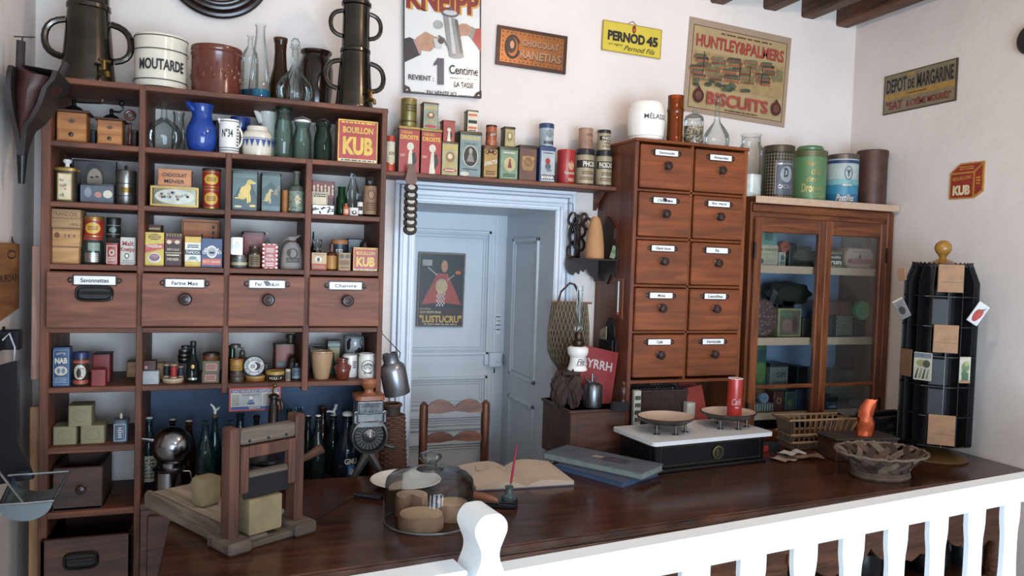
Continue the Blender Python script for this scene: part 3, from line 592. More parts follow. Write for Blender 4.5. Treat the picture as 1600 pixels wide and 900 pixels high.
box_thing('dark_canister', 'dark canister standing behind the white mug and blue jug', 'canister', S[1], 330, 347, 188, .17, .08, P('#1e1c20', .3), BLK, rc=.02)
def f(d, R, h):
    for v in (.93, .17, .1): d.band(R, h*v, h*(v+.02), INK, 40)
    d.text('N\u00b034', -R*.18, h*.6, h*.24, INK, R*1.05, .02)
    for k in range(7): d.rect(R*.78, h*(.25+.09*k), R*.98, h*(.29+.09*k), INK)
t, r, h = lathe_thing('white_mug', 'white mug with black rings and a number, beside the blue jug', 'mug', S[1], 342, 374, 188, .03, [(.95, 0), (1, .02), (1, .96), (.98, 1), (.9, 1), (.9, .1), (0, .1)], CER, front=f, n=36)
ear(t, r*.95, h*.8, r*.95, h*.25, r*.32, r*.1, CER)
m = MB(); m.tube([(-r*.8, -r*.2, h*.93), (-r*1.1, -r*.3, h*1.02)], [r*.3, r*.1], CER, 8); m.build('lip', t)
lathe_thing('blue_bowl', 'dark blue bowl behind the white mug', 'bowl', (ZS[1]+.055, YF), 359, 391, 184, .14, [(.5, 0), (.6, .05), (.9, .5), (1, .95), (1, 1), (.92, 1), (.8, .5), (0, .2)], P('#23418c', .15))
box_thing('cardboard_box', 'plain brown box carrying the dark blue bowl', 'box', S[1], 357, 392, 205, .13, .07, KRF)
def f(d, R, h):
    for k in range(-4, 5):
        u = k*R*.36; d.ell(u, h*.58, R*.11, h*.07, BLU); d.poly([(u-R*.09, h*.55), (u+R*.09, h*.55), (u, h*.36)], BLU); d.rect(u-R*.17, h*.62, u+R*.17, h*.65, BLU)
    d.band(R, h*.68, h*.7, BLU, 40)
t, r, h = lathe_thing('lidded_crock', 'squat white crock with lid and blue garland pattern', 'crock', S[1], 378, 426, 206, .03, [(.9, 0), (.96, .04), (1, .3), (1, .8), (.93, .92), (.85, .97), (.8, 1.0), (0, 1.0)], CRE, front=f, n=36)
MB().lathe([(r*.55, h*.97), (r*.7, h*1.0), (r*.72, h*1.14), (r*.7, h*1.18), (0, h*1.2)], CRE, 32).build('lid', t)
t, r, h = lathe_thing('white_pitcher', 'white pitcher with a big spout behind the squat white crock', 'pitcher', S[1], 404, 433, 174, .15, [(.8, 0), (.9, .05), (1, .4), (.8, .7), (.85, .95), (.9, 1), (.8, 1), (.7, .7), (0, .5)], CER)
m = MB(); m.tube([(-r*.6, 0, h*.78), (-r*1.1, -r*.1, h*.92), (-r*1.6, -r*.15, h*1.03)], [r*.5, r*.35, r*.08], CER, 10); m.build('spout', t)
JR = [(.9, 0), (1, .03), (1, .5), (.93, .68), (.78, .78), (.76, .9), (.84, .92), (.86, 1), (.7, 1)]
lathe_thing('preserving_jar', 'tall pale green glass preserving jar with dark wide neck', 'jar', S[1], 428, 458, 169, .03, JR, GGR, [('lid', [(.78, .94), (.86, .95), (.86, 1.01), (0, 1.02)], GDK)], group='preserving jars')
t, r, h = lathe_thing('preserving_jar', 'pale green clip-top glass jar between a taller jar and a dark one', 'jar', S[1], 457, 487, 192, .03, JR, GGR, [('lid', [(.7, .99), (.82, 1), (.8, 1.06), (.4, 1.1), (0, 1.1)], CER, 'white glass lid')], group='preserving jars')
MB().tube([(-r*.85, 0, h*.75), (-r*1.05, 0, h*.92), (-r*.8, 0, h*1.1), (0, 0, h*1.16), (r*.8, 0, h*1.1), (r*1.05, 0, h*.92), (r*.85, 0, h*.75)], .0013, TIN, 6).build('wire_clip', t)
t, r, h = lathe_thing('preserving_jar', 'dark bottle-green clip-top glass jar beside the red and yellow box', 'jar', S[1], 490, 519, 194, .03, JR, GDK, [('lid', [(.7, .99), (.82, 1), (.8, 1.04), (0, 1.06)], GDK)], group='preserving jars')
MB().tube([(-r*.85, 0, h*.75), (-r*1.02, 0, h*.92), (-r*.5, 0, h*1.1), (0, 0, h*1.14), (r*.5, 0, h*1.1), (r*1.02, 0, h*.92), (r*.85, 0, h*.75)], .0013, DKT, 6).build('wire_clip', t)
KUBR = P('#b8281d', .4); KUBY = P('#e8b81c', .4)
def kub(d, w_, h):
    d.rect(-w_/2, 0, w_/2, h, KUBY); d.rect(-w_*.47, h*.09, w_*.47, h*.97, KUBR); d.rect(-w_*.47, h*.03, w_*.47, h*.075, WHT); d.lines(-w_*.42, w_*.42, h*.075, h*.03, 1, INK)
    d.lines(-w_*.42, w_*.42, h*.97, h*.9, 1, KUBY, 4); d.text('BOUILLON', 0, h*.76, h*.15, KUBY, w_*.76, .035); d.text('KUB', 0, h*.39, h*.42, KUBY, w_*.76, .05)
box_thing('stock_cube_tin', 'large red and yellow stock cube box at the right end of its shelf', 'tin', S[1], 528, 590, 188, .02, .09, KUBR, front=kub)
# --- third row
def f(d, w_, h): d.rect(-w_*.32, h*.05, w_*.32, h*.92, GLD); d.rect(-w_*.27, h*.08, w_*.27, h*.89, CRM); [d.ell(random.uniform(-.2, .2)*w_, random.uniform(.15, .8)*h, w_*.05, h*.03, random.choice((PNK, SAGE, OCH))) for _ in range(14)]
t, zt, w_, h = box_thing('ornate_tin', 'tall eight-sided dark tin with cream floral panel and white knob', 'tin', S[2], 83, 119, 261, .03, .075, DKT, GLD, .1, f, rc=.018)
MB().lathe([(.012, h), (.006, h+.006), (.006, h+.012), (.013, h+.02), (.01, h+.026), (0, h+.028)], CER, 14).build('knob', t)
x, w_, h = fit(123, 179, 287, ZS[2], YF+.04); t = thing('biscuit_tin', 'open dark tin box with its portrait lid standing up behind', 'tin', (x, YF+.1, ZS[2]))
m = MB(); m.rbox(w_, .11, 0, h, .008, BLK); m.build('body', t)
d = D(flatmap(-.055)); d.rect(-w_*.46, h*.08, w_*.46, h*.9, P('#5b6470', .3)); d.ell(-w_*.25, h*.55, w_*.1, h*.25, P('#8d97a0', .3)); d.ell(w_*.3, h*.5, w_*.13, h*.2, CRW); d.ell(w_*.03, h*.45, w_*.1, h*.15, PNK); d.mb.build('printed_label', t)
lx, lw, lh = fit(112, 182, 250, ZS[2], YF+.16); lx -= x
m = MB(); m.rbox(lw, .012, 0, lh, .004, P('#2b2a2c', .3), c=(lx, .075)); m = m.build('lid', t)
d = D(lambda u, v, l: (lx+u, .069-l, v)); d.rect(-lw*.47, lh*.04, lw*.47, lh*.96, P('#4a4a48', .35)); d.ell(-lw*.02, lh*.62, lw*.24, lh*.32, P('#302824', .4)); d.ell(-lw*.0, lh*.56, lw*.17, lh*.26, P('#b59c86', .4)); d.poly([(-lw*.24, lh*.04), (lw*.25, lh*.04), (lw*.12, lh*.32), (-lw*.12, lh*.32)], P('#b9aa96', .4)); d.ell(lw*.05, lh*.64, lw*.04, lh*.02, INK); d.ell(-lw*.06, lh*.62, lw*.04, lh*.02, INK); d.ell(0, lh*.42, lw*.04, lh*.015, P('#7a4a40', .4)); d.mb.build('portrait_print', m)
t, zt, r, h = round_thing('metal_canister', 'round pewter canister with a brass name badge and knobbed lid', 'canister', S[2], 180, 213, 267, .04, TIN, TIN, .16, lambda d, R, h: (d.band(R, h*.3, h*.33, DKT), d.band(R, h*.72, h*.75, DKT), d.rect(-R*.35, h*.42, R*.75, h*.6, BRS, 8)))
MB().lathe([(r*.2, h), (r*.1, h+.006), (r*.22, h+.012), (0, h+.018)], TIN, 14).build('knob', t)
T2 = box_thing('ornate_tin', 'long silvery embossed tin with floral oval under a wooden chocolate box', 'tin', S[2], 234, 311, 291, .03, .09, P('#8a8468', .3, .6), None, 0, lambda d, w_, h: (d.frame(-w_*.49, h*.03, w_*.49, h*.97, h*.09, GLD), d.ell(0, h*.5, w_*.4, h*.36, P('#b9b7a6', .25, .4)), [d.ell(random.uniform(-.3, .3)*w_, random.uniform(.35, .7)*h, w_*.03, h*.06, random.choice((INK, PNK, SAGE, DKT))) for _ in range(16)]), rc=.012)
CBX = WD('#a86a42', '#c98d60', 'X', .6)
box_thing('wooden_chocolate_box', 'small orange-brown wooden chocolate box lying on the silvery tin', 'box', T2[1], 246, 299, 264, .04, .07, CBX, CBX, .1, lambda d, w_, h: (d.text('CHOCOLAT', 0, h*.72, h*.24, INK, w_*.72, .02), d.text('MENIER', 0, h*.32, h*.24, INK, w_*.6, .02)))
def rb(d, R, h): d.band(R, h*.9, h*.96, GLD); d.band(R, h*.04, h*.1, GLD); d.ell(0, h*.5, R*.78, h*.3, KUBY); d.lines(-R*.5, R*.5, h*.62, h*.38, 3, RED2)
q = round_thing('round_tin', 'red tin with yellow oval, lower of two near the shelf post', 'tin', S[2], 316, 344, 295, .03, RED, None, 0, rb, base=GLD)
round_thing('round_tin', 'red tin with yellow oval and dark lid, upper of two', 'tin', q[1], 316, 345, 264, .03, RED, DKT, .12, rb)
TGR = P('#2f4a47', .3); SKY = P('#587470', .3)
def beast(d, w_, h, s, du, dv, M):
    for cu, cv, ru, rv in ((0, .0, .17, .2), (-.08, -.12, .14, .12), (.1, .16, .1, .16), (.17, .34, .11, .07), (.27, .31, .09, .04), (.1, -.22, .035, .14), (.17, -.2, .03, .14), (-.24, -.2, .1, .025)): d.ell(du*w_+cu*w_*s, dv*h+cv*h*s*.7, ru*w_*s, rv*h*s*.7, M)
def f(d, w_, h): d.rect(-w_*.46, h*.03, w_*.46, h*.97, SKY); d.poly([(-w_*.46, h*.3), (-w_*.2, h*.62), (0, h*.45), (w_*.25, h*.7), (w_*.46, h*.4), (w_*.46, h*.03), (-w_*.46, h*.03)], TGR); d.rect(-w_*.4, h*.86, w_*.4, h*.92, P('#6a7f74', .3)); beast(d, w_, h, 1.15, 0, .48, P('#c9a94e', .35, .3)); d.ell(w_*.3, h*.13, w_*.12, h*.03, GLD); d.ell(-w_*.25, h*.1, w_*.15, h*.03, CRM)
box_thing('painted_tin', 'large green-blue tin with a gilt sitting dog', 'tin', S[2], 362, 403, 266, .03, .09, P('#3a4f4a', .35), P('#3a4f4a', .35), .05, f, rc=.006)
def f(d, w_, h): d.rect(-w_*.46, h*.03, w_*.46, h*.97, TGR); d.poly([(-w_*.46, h*.6), (0, h*.8), (w_*.46, h*.55), (w_*.46, h*.97), (-w_*.46, h*.97)], SKY); beast(d, w_, h, .75, -.15, .4, P('#a98f5a', .3, .4)); beast(d, w_, h, .55, .25, .55, P('#8f7f60', .35)); d.rect(-w_*.46, h*.03, w_*.46, h*.16, SKY)
box_thing('painted_tin', 'green-blue tin with two small gilt animals, right of the dog tin', 'tin', S[2], 408, 439, 270, .04, .09, P('#3a4f4a', .35), P('#3a4f4a', .35), .05, f, rc=.006)
box_thing('amber_packet', 'narrow amber packet between painted tin and patterned bottle', 'packet', S[2], 440, 451, 297, .05, .05, P('#b06a1c', .5), rc=.01)
def f(d, R, h): d.rect(-R*1.2, h*.05, R*1.2, h*.52, SAGE, 14); d.ell(R*.15, h*.32, R*.45, h*.1, CRM); [d.ell(random.uniform(-1, 1)*R, random.uniform(.07, .5)*h, R*.09, h*.014, random.choice((CRM, OCH, DKT))) for _ in range(26)]
lathe_thing('patterned_bottle', 'grey-green bottle with speckled floral label and dark neck', 'bottle', S[2], 451, 475, 268, .03, [(.95, 0), (1, .02), (1, .58), (.9, .64), (.5, .68), (.42, .72), (.4, .93), (.5, .94), (.5, 1), (0, 1)], P('#5f6456', .25), front=f)
lathe_thing('small_dark_bottle', 'small dark bottle half hidden behind the speckled bottle', 'bottle', S[2], 464, 477, 281, .16, [(1, 0), (1, .6), (.5, .75), (.5, 1), (0, 1)], GBK)
T3 = box_thing('silver_tin', 'low silver tin with crackled pattern under the cream card', 'tin', S[2], 487, 523, 321, .04, .06, SIL, None, 0, lambda d, w_, h: [d.ell(random.uniform(-.45, .45)*w_, random.uniform(.15, .85)*h, w_*.04, h*.09, random.choice((INK, DKT, WHT))) for _ in range(40)])
box_thing('relief_tin', 'dark red tin with cream dancing figures behind the cream card', 'tin', (T3[1][0], YF), 487, 523, 283, .09, .05, MAR, None, 0, lambda d, w_, h: (d.rect(-w_*.47, h*.35, w_*.47, h*.97, RED2), [d.ell((k-2.5)*w_*.16, h*.75+(k % 2)*h*.05, w_*.04, h*.07, CRM) for k in range(6)], [d.rect((k-2.5)*w_*.16-w_*.035, h*.45, (k-2.5)*w_*.16+w_*.035, h*.7, CRM) for k in range(6)]))
m = thing('cream_card', 'cream printed card propped on the low silver tin', 'card', (0, 0, 0)); x, w_, h = fit(487, 511, 300, T3[1][0], YF+.07); m.location = (x, YF+.06, T3[1][0])
MB().box(-w_/2, w_/2, -.002, .002, 0, h, CRM).build('sheet', m); d = D(flatmap(-.002)); d.frame(-w_*.47, h*.04, w_*.47, h*.96, .0012, BRN); d.lines(-w_*.4, w_*.4, h*.9, h*.6, 2, INK); d.mb.build('print', m)
BO = [(.92, 0), (1, .03), (1, .62), (.85, .72), (.42, .8), (.38, .94), (.5, .95), (.5, 1)]
lathe_thing('green_bottle', 'emerald green ribbed bottle left of the clear bottle', 'bottle', S[2], 525, 542, 292, .05, [(.95, 0), (1, .03), (1, .6), (.72, .72), (.68, .95), (.8, .95), (.8, 1)], GEM)
lathe_thing('orange_bottle', 'tiny orange-labelled bottle in front of the emerald bottle', 'bottle', S[2], 536, 545, 318, .01, BO, ORG, front=lambda d, R, h: (d.rect(-R, h*.12, R, h*.55, P('#e8845a', .5), 8), d.lines(-R*.7, R*.7, h*.5, h*.2, 3, WHT)))
lathe_thing('clear_bottle', 'tall clear bottle with slim neck behind the little white pot', 'bottle', S[2], 541, 561, 266, .1, [(.95, 0), (1, .02), (1, .5), (.85, .62), (.42, .82), (.38, .95), (.48, .96), (.48, 1)], GCL)
lathe_thing('little_white_pot', 'little white pot with dark printed picture in the top right shelf corner', 'pot', S[2], 545, 560, 325, .015, [(.95, 0), (1, .03), (1, .8), (1.05, .82), (1.05, 1), (0, 1)], CER, front=lambda d, R, h: (d.ell(0, h*.4, R*.5, h*.28, DKT), d.ell(0, h*.45, R*.25, h*.15, CRW)))
lathe_thing('medicine_bottle', 'small clear bottle with white label beside the little white pot', 'bottle', S[2], 558, 567, 301, .04, BO, GCL, front=lambda d, R, h: (d.rect(-R*1.1, h*.1, R*1.1, h*.6, WHT, 8), d.rect(-R*.8, h*.25, R*.8, h*.42, DKT, 6)))
def f(d, R, h): d.rect(-R*1.4, h*.06, R*1.4, h*.76, P('#a97c58', .7), 16); d.ell(0, h*.54, R*.55, h*.12, BRN); d.ell(0, h*.54, R*.4, h*.09, P('#b08a68', .7)); d.lines(-R*.8, R*.8, h*.36, h*.14, 4, BRN)
lathe_thing('papered_bottle', 'clear bottle wrapped in brown paper label at the end of the shelf', 'bottle', S[2], 568, 589, 276, .03, [(.95, 0), (1, .02), (1, .64), (.9, .7), (.4, .75), (.32, .78), (.32, .93), (.42, .94), (.42, 1)], GCL, front=f)
# --- fourth row
z3 = S[3]; bxw = WD('#9c7046', '#c0935f', 'X', .7)
c1 = box_thing('wooden_crate', 'plain wooden box, bottom of the three stacked at the shelf end', 'box', z3, 80, 123, 385, .03, .1, bxw, None, 0, lambda d, w_, h: d.rect(-w_/2, h*.95, w_/2, h, BRN), group='stacked wooden boxes')
c2 = box_thing('wooden_crate', 'wooden box with round stamps, middle of the three stacked', 'box', c1[1], 80, 125, 356, .03, .1, bxw, None, 0, lambda d, w_, h: (d.rect(-w_/2, h*.95, w_/2, h, BRN), d.ell(-w_*.3, h*.6, w_*.09, h*.16, P('#7a4630', .7)), d.text('f 4', w_*.05, h*.58, h*.18, BRN, w_*.2), d.text('e', w_*.3, h*.58, h*.12, BRN)), group='stacked wooden boxes')
box_thing('wooden_crate', 'wooden box lettered with a name, topmost of the three stacked', 'box', c2[1], 79, 126, 327, .02, .1, WD('#8a6a48', '#ab8860', 'X', .7), None, 0, lambda d, w_, h: (d.text('FRANCOIS', -w_*.02, h*.74, h*.2, BRN, w_*.8), d.rect(-w_*.5, h*.5, w_*.5, h*.53, BRN), d.text('N\u00b02', w_*.3, h*.2, h*.14, BRN, w_*.2)), group='stacked wooden boxes')
t, r, h = lathe_thing('sweet_jar', 'square-shouldered clear glass jar with silver label under a red tin', 'jar', z3, 128, 162, 371, .04, [(.95, 0), (1, .03), (1, .8), (.9, .88), (.88, .93)], GGR, [('lid', [(.9, .9), (.95, .9), (.95, .985), (.93, 1), (0, 1)], P('#a83a34', .4), 'red lid')], front=lambda d, R, h: (d.rect(-R*.6, h*.08, R*.75, h*.42, SIL, 8), d.lines(-R*.5, R*.6, h*.4, h*.1, 4, TIN), d.rect(-R*.3, h*.5, R*.8, h*.8, SAGE, 8)), n=16)
round_thing('round_tin', 'red tin with yellow oval and gold lid standing on the glass jar', 'tin', (ZS[3]+h, YF), 131, 163, 338, .04, RED, GLD, .12, rb)
RW = box_thing('small_red_tin', 'small red tin with white ornament beside the paper coffee packet', 'tin', z3, 165, 184, 379, .03, .05, RED, RED2, .08, lambda d, w_, h: (d.frame(-w_*.42, h*.06, w_*.42, h*.94, w_*.06, CRW), d.ell(0, h*.6, w_*.22, h*.15, CRW), d.ell(0, h*.6, w_*.12, h*.09, RED2), d.lines(-w_*.3, w_*.3, h*.4, h*.15, 3, CRW)))
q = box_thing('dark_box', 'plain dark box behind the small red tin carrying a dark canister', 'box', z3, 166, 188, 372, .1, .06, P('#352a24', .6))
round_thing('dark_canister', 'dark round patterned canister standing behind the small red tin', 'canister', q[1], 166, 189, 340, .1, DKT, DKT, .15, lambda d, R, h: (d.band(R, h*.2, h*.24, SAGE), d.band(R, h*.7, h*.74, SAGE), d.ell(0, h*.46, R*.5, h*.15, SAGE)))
box_thing('coffee_packet', 'crumpled white paper packet with red lettering next to the shelf post', 'packet', z3, 187, 212, 371, .03, .05, P('#d8cdc0', .7, 0, .15), None, 0, lambda d, w_, h: (d.text('Malt', w_*.02, h*.78, h*.17, RED, w_*.72, .03), d.text('Kneipp', 0, h*.55, h*.2, RED, w_*.9, .03), d.ell(-w_*.05, h*.33, w_*.15, h*.1, DKT), d.ell(-w_*.05, h*.33, w_*.09, h*.06, SIL), d.lines(-w_*.35, w_*.35, h*.2, h*.06, 2, SAGE)), rc=.007)
box_thing('brown_box', 'brown box lying behind the yellow and orange packet', 'box', z3, 229, 252, 351, .14, .08, P('#7a4a34', .6), None, 0, lambda d, w_, h: d.lines(-w_*.4, w_*.4, h*.95, h*.85, 1, CRM))
def f(d, w_, h): d.frame(-w_*.46, h*.06, w_*.46, h*.95, .002, INK); d.poly([(w_*.05, h*.1), (w_*.4, h*.15), (w_*.3, h*.5)], RED); d.rect(w_*.02, h*.3, w_*.06, h*.7, INK); d.lines(w_*.3, w_*.36, h*.9, h*.2, 6, INK)
box_thing('wooden_chest', 'wooden box with framed lid and red mark behind the packets', 'box', z3, 283, 343, 343, .13, .1, WD('#a56038', '#cc8557', 'X', .6), None, 0, f)
def f(d, w_, h): d.rect(-w_/2, 0, w_/2, h, P('#e2c21d', .4)); d.poly([(-w_/2, h*.38), (w_/2, h*.52), (w_/2, h*.68), (-w_/2, h*.62)], P('#d8512a', .4)); d.text('MAIZENA', 0, h*.585, h*.08, WHT, w_*.82, .02, 0, .0); d.ell(0, h*.86, w_*.34, h*.09, P('#8f7a22', .5)); d.lines(-w_*.25, w_*.25, h*.93, h*.8, 2, YEL); d.ell(0, h*.24, w_*.36, h*.15, CRW); d.ell(0, h*.25, w_*.28, h*.11, P('#8a5a6a', .4)); d.ell(0, h*.29, w_*.22, h*.05, P('#a87a86', .4))
box_thing('starch_packet', 'yellow packet with an orange band and purple bowl', 'packet', z3, 227, 256, 363, .03, .05, P('#e2c21d', .4), None, 0, f)
def f(d, w_, h):
    d.rect(-w_/2, 0, w_/2, h, P('#4a1f24', .5))
    for v in (.76, .45): d.text(('F\u00c9CULE', 'MENIER')[v < .5], 0, h*(v-.24), h*.08, CRM, w_*.75, .01)
    d.rect(-w_/2, h*.92, w_/2, h, OCH); d.rect(-w_/2, h*.72, w_/2, h*.84, RED2); d.ell(-w_*.25, h*.74, w_*.16, h*.06, CRM); d.ell(w_*.25, h*.74, w_*.16, h*.06, CRM); d.rect(-w_/2, h*.4, w_/2, h*.42, CRM); d.rect(-w_*.4, h*.32, w_*.4, h*.36, CRM)
    for k in range(6): d.rect(-w_/2+k*w_/6, h*.93, -w_/2+k*w_/6+w_/12, h*.99, INK)
box_thing('chequered_packet', 'dark maroon packet with cream print and chequered side', 'packet', z3, 258, 283, 365, .03, .06, P('#c8a55e', .5), None, 0, f)
def f(d, w_, h): d.rect(-w_/2, 0, w_/2, h, P('#e8bc22', .4)); d.rect(-w_/2, h*.18, w_/2, h*.8, WHT); d.rect(-w_/2, h*.4, w_/2, h*.56, P('#2b3a44', .4)); d.text('TAPIOCA', 0, h*.48, h*.09, WHT, w_*.88, .02); d.lines(-w_*.35, w_*.35, h*.75, h*.62, 2, INK); d.ell(0, h*.29, w_*.25, h*.06, SAGE); d.text('*  *', 0, h*.22, h*.03, INK, w_*.7)
box_thing('tapioca_packet', 'yellow and white packet with dark middle band', 'packet', z3, 289, 314, 370, .03, .045, P('#e8bc22', .4), None, 0, f)
def f(d, w_, h): d.rect(-w_/2, 0, w_/2, h, P('#2f3f76', .4)); d.arc('CREME de RIZ', 0, h*.42, w_*.4, h*.11, WHT, 0, 2.7, .02); d.ell(0, h*.54, w_*.27, h*.22, CRW); d.ell(0, h*.54, w_*.2, h*.16, P('#a9b0b4', .4)); d.rect(-w_*.12, h*.48, w_*.12, h*.54, INK); d.rect(-w_*.46, h*.08, w_*.46, h*.3, P('#d9502c', .4)); d.text('PETIT NAVIRE', 0, h*.19, h*.08, CRM, w_*.84, .01)
box_thing('rice_cream_packet', 'blue packet with white disc and orange band next to the post', 'packet', z3, 315, 347, 373, .02, .05, P('#2f3f76', .4), None, 0, f)
q = round_thing('flat_round_tin', 'flat grey round tin under a small silvery tin', 'tin', z3, 361, 386, 398, .02, P('#6f756c', .4, .3), TIN, .25, lambda d, R, h: (d.band(R, h*.3, h*.55, CRM), d.band(R, h*.4, h*.45, BRN)))
box_thing('small_silver_tin', 'small silvery tin with embossed diamond on the flat round tin', 'tin', q[1], 360, 380, 371, .03, .03, SIL, None, 0, lambda d, w_, h: (d.frame(-w_*.46, h*.04, w_*.46, h*.96, w_*.05, TIN), d.poly([(0, h*.15), (w_*.35, h*.5), (0, h*.85), (-w_*.35, h*.5)], WHT)))
box_thing('red_tin', 'old red tin with dark rim behind small jars', 'tin', z3, 378, 414, 362, .12, .08, P('#9c2f2c', .4), P('#5a2624', .4), .07, lambda d, w_, h: (d.frame(-w_*.48, h*.02, w_*.48, h*.98, w_*.05, MAR), d.text('BREST', 0, h*.74, h*.1, PNK, w_*.4), d.ell(0, h*.4, w_*.3, h*.18, RED2)), rc=.008)
lathe_thing('small_brown_jar', 'small brown glass jar with paper label before the old red tin', 'jar', z3, 387, 408, 385, .02, [(.95, 0), (1, .03), (1, .68), (.8, .76), (.7, .8), (.75, .82), (.78, 1), (0, 1)], P('#4a3b2b', .2), front=lambda d, R, h: (d.rect(-R*.9, h*.08, R*.9, h*.62, P('#8f7450', .6), 10), d.lines(-R*.6, R*.6, h*.55, h*.15, 4, INK)), n=20)
def f(d, w_, h):
    for i in range(6):
        for j in range(12):
            if (i+j) % 2: d.rect(-w_/2+i*w_/6, j*h/12, -w_/2+(i+1)*w_/6, (j+1)*h/12, CRW); d.l -= .00025
    d.l += .0003; d.rect(-w_*.36, h*.04, w_*.36, h*.96, P('#c23a34', .4)); d.text('MER', 0, h*.52, h*.1, CRW, w_*.4, .02); d.text('MICHEL', 0, h*.37, h*.1, CRW, w_*.6, .02); d.lines(-w_*.26, w_*.26, h*.84, h*.64, 3, CRW); d.lines(-w_*.26, w_*.26, h*.26, h*.1, 2, CRW, 3)
box_thing('chequered_box', 'red box with white chequered border beside the cloth sack', 'box', z3, 410, 434, 381, .02, .045, P('#c23a34', .4), None, 0, f)
lathe_thing('tiny_bottle', 'tiny clear bottle peeping out behind the red chequered box', 'bottle', z3, 413, 422, 364, .15, BO, GCL)
x, Y, r, h = fitc(438, 474, 367, z3, .03); t = thing('cloth_sack', 'grey cloth sack with tied neck and dark printed picture', 'sack', (x, Y, ZS[3])); SK = P('#a59c94', .9, 0, .15, 60, .1)
MB().lathe([(r*.96, 0), (r, h*.04), (r*.97, h*.3), (r*.86, h*.6), (r*.6, h*.74), (r*.3, h*.8), (r*.28, h*.83), (r*.4, h*.9), (r*.55, h*.95), (r*.35, h*.96), (0, h*.9)], SK, 24, sy=.7).build('bag', t)
MB().tube([(r*.3*cos(k*pi/6), r*.3*sin(k*pi/6)*.7, h*.815) for k in range(12)], .003, BRN, 6, True).build('string', t)
m = MB(); m.tube([(0, 0, h*.84), (r*.5, -r*.1, h*.97), (r*.75, -r*.1, h*1.0)], [.006, .01, .003], SK, 6, flat=.5); m.tube([(0, 0, h*.84), (-r*.5, -r*.1, h*.88), (-r*.8, -r*.1, h*.8)], [.006, .006, .002], SK, 6, flat=.5); m.build('tied_ends', t)
d = D(lambda u, v, l: (u, -sqrt(max(0, (r*.97)**2-u*u))*.7-l-.002, v)); GRY = P('#5c5a5c', .8); d.ring(r*.05, h*.46, r*.42, h*.15, r*.09, GRY); d.ell(-r*.3, h*.48, r*.16, h*.1, GRY); d.rect(-r*.5, h*.2, r*.6, h*.33, GRY, 8); d.text('DU CINI', r*.05, h*.265, h*.07, SK, r*.9, .02); d.mb.build('print', t)
lathe_thing('small_bottle', 'dark narrow bottle close to the shelf post behind the matchbox', 'bottle', z3, 484, 494, 362, .15, [(.9, 0), (1, .05), (.9, .5), (.3, .7), (.25, 1), (0, 1)], GBK)
lathe_thing('clear_jar', 'small clear jar with metal cap behind the picture label box', 'jar', z3, 488, 503, 374, .08, [(.95, 0), (1, .04), (1, .5), (.8, .6), (.75, .75), (.9, .8), (1, .98), (.9, 1)], GCL)
def f(d, w_, h): d.rect(-w_/2, h*.35, w_/2, h, P('#d9b87c', .5)); d.rect(-w_/2, 0, w_/2, h*.36, P('#b8452a', .5)); d.ell(-w_*.05, h*.62, w_*.22, h*.17, CRW); d.ell(-w_*.05, h*.6, w_*.11, h*.13, DKT); d.lines(-w_*.4, w_*.4, h*.95, h*.85, 1, RED); d.lines(-w_*.4, w_*.4, h*.25, h*.1, 2, OCH)
box_thing('picture_packet', 'small cream and brick-red packet with an oval picture', 'packet', z3, 487, 510, 395, .02, .04, P('#c8a46a', .5), None, 0, f)
lathe_thing('amber_bottle', 'bottle with orange label and dark brown neck', 'bottle', z3, 509, 527, 382, .03, [(.95, 0), (1, .03), (1, .58), (.8, .66), (.42, .72), (.4, .95), (.5, .96), (.5, 1), (0, 1)], P('#5a2d18', .2), front=lambda d, R, h: d.rect(-R*1.6, h*.04, R*1.6, h*.56, P('#c98a2e', .5), 14))
round_thing('salt_tin', 'round dark blue tin with an orange lid and white lettering', 'tin', z3, 517, 543, 375, .07, P('#27344a', .4), P('#b9743a', .5), .14, lambda d, R, h: (d.text('SEL', -R*.05, h*.7, h*.22, CRW, R*1.0, .03), d.text('FIN', R*.0, h*.38, h*.14, SAGE, R*.8, .01)))
box_thing('dark_tin', 'dark metal tin behind the small stock cube box', 'tin', z3, 543, 567, 373, .13, .07, P('#38383a', .3, .5), P('#38383a', .3, .5), .1, lambda d, w_, h: d.ell(-w_*.2, h*.65, w_*.12, h*.14, CRW))
lathe_thing('brown_knob_jar', 'rounded brown pot peeping over the small stock cube box', 'pot', z3, 563, 577, 377, .1, [(.9, 0), (1, .2), (1, .75), (.7, .95), (.3, 1), (0, 1)], P('#4a3024', .3))
box_thing('coin_packet', 'small buff packet with two round medals', 'packet', z3, 529, 548, 395, .01, .035, P('#b8966e', .6), None, 0, lambda d, w_, h: (d.ell(-w_*.24, h*.8, w_*.18, h*.12, DKT), d.ell(w_*.24, h*.8, w_*.18, h*.12, DKT), d.lines(-w_*.38, w_*.38, h*.58, h*.3, 4, BRN), d.lines(-w_*.38, w_*.38, h*.24, h*.1, 2, BRN)))
box_thing('stock_cube_tin', 'small red and yellow stock cube box in the row above the drawers', 'tin', z3, 552, 590, 387, .015, .05, KUBR, None, 0, kub)
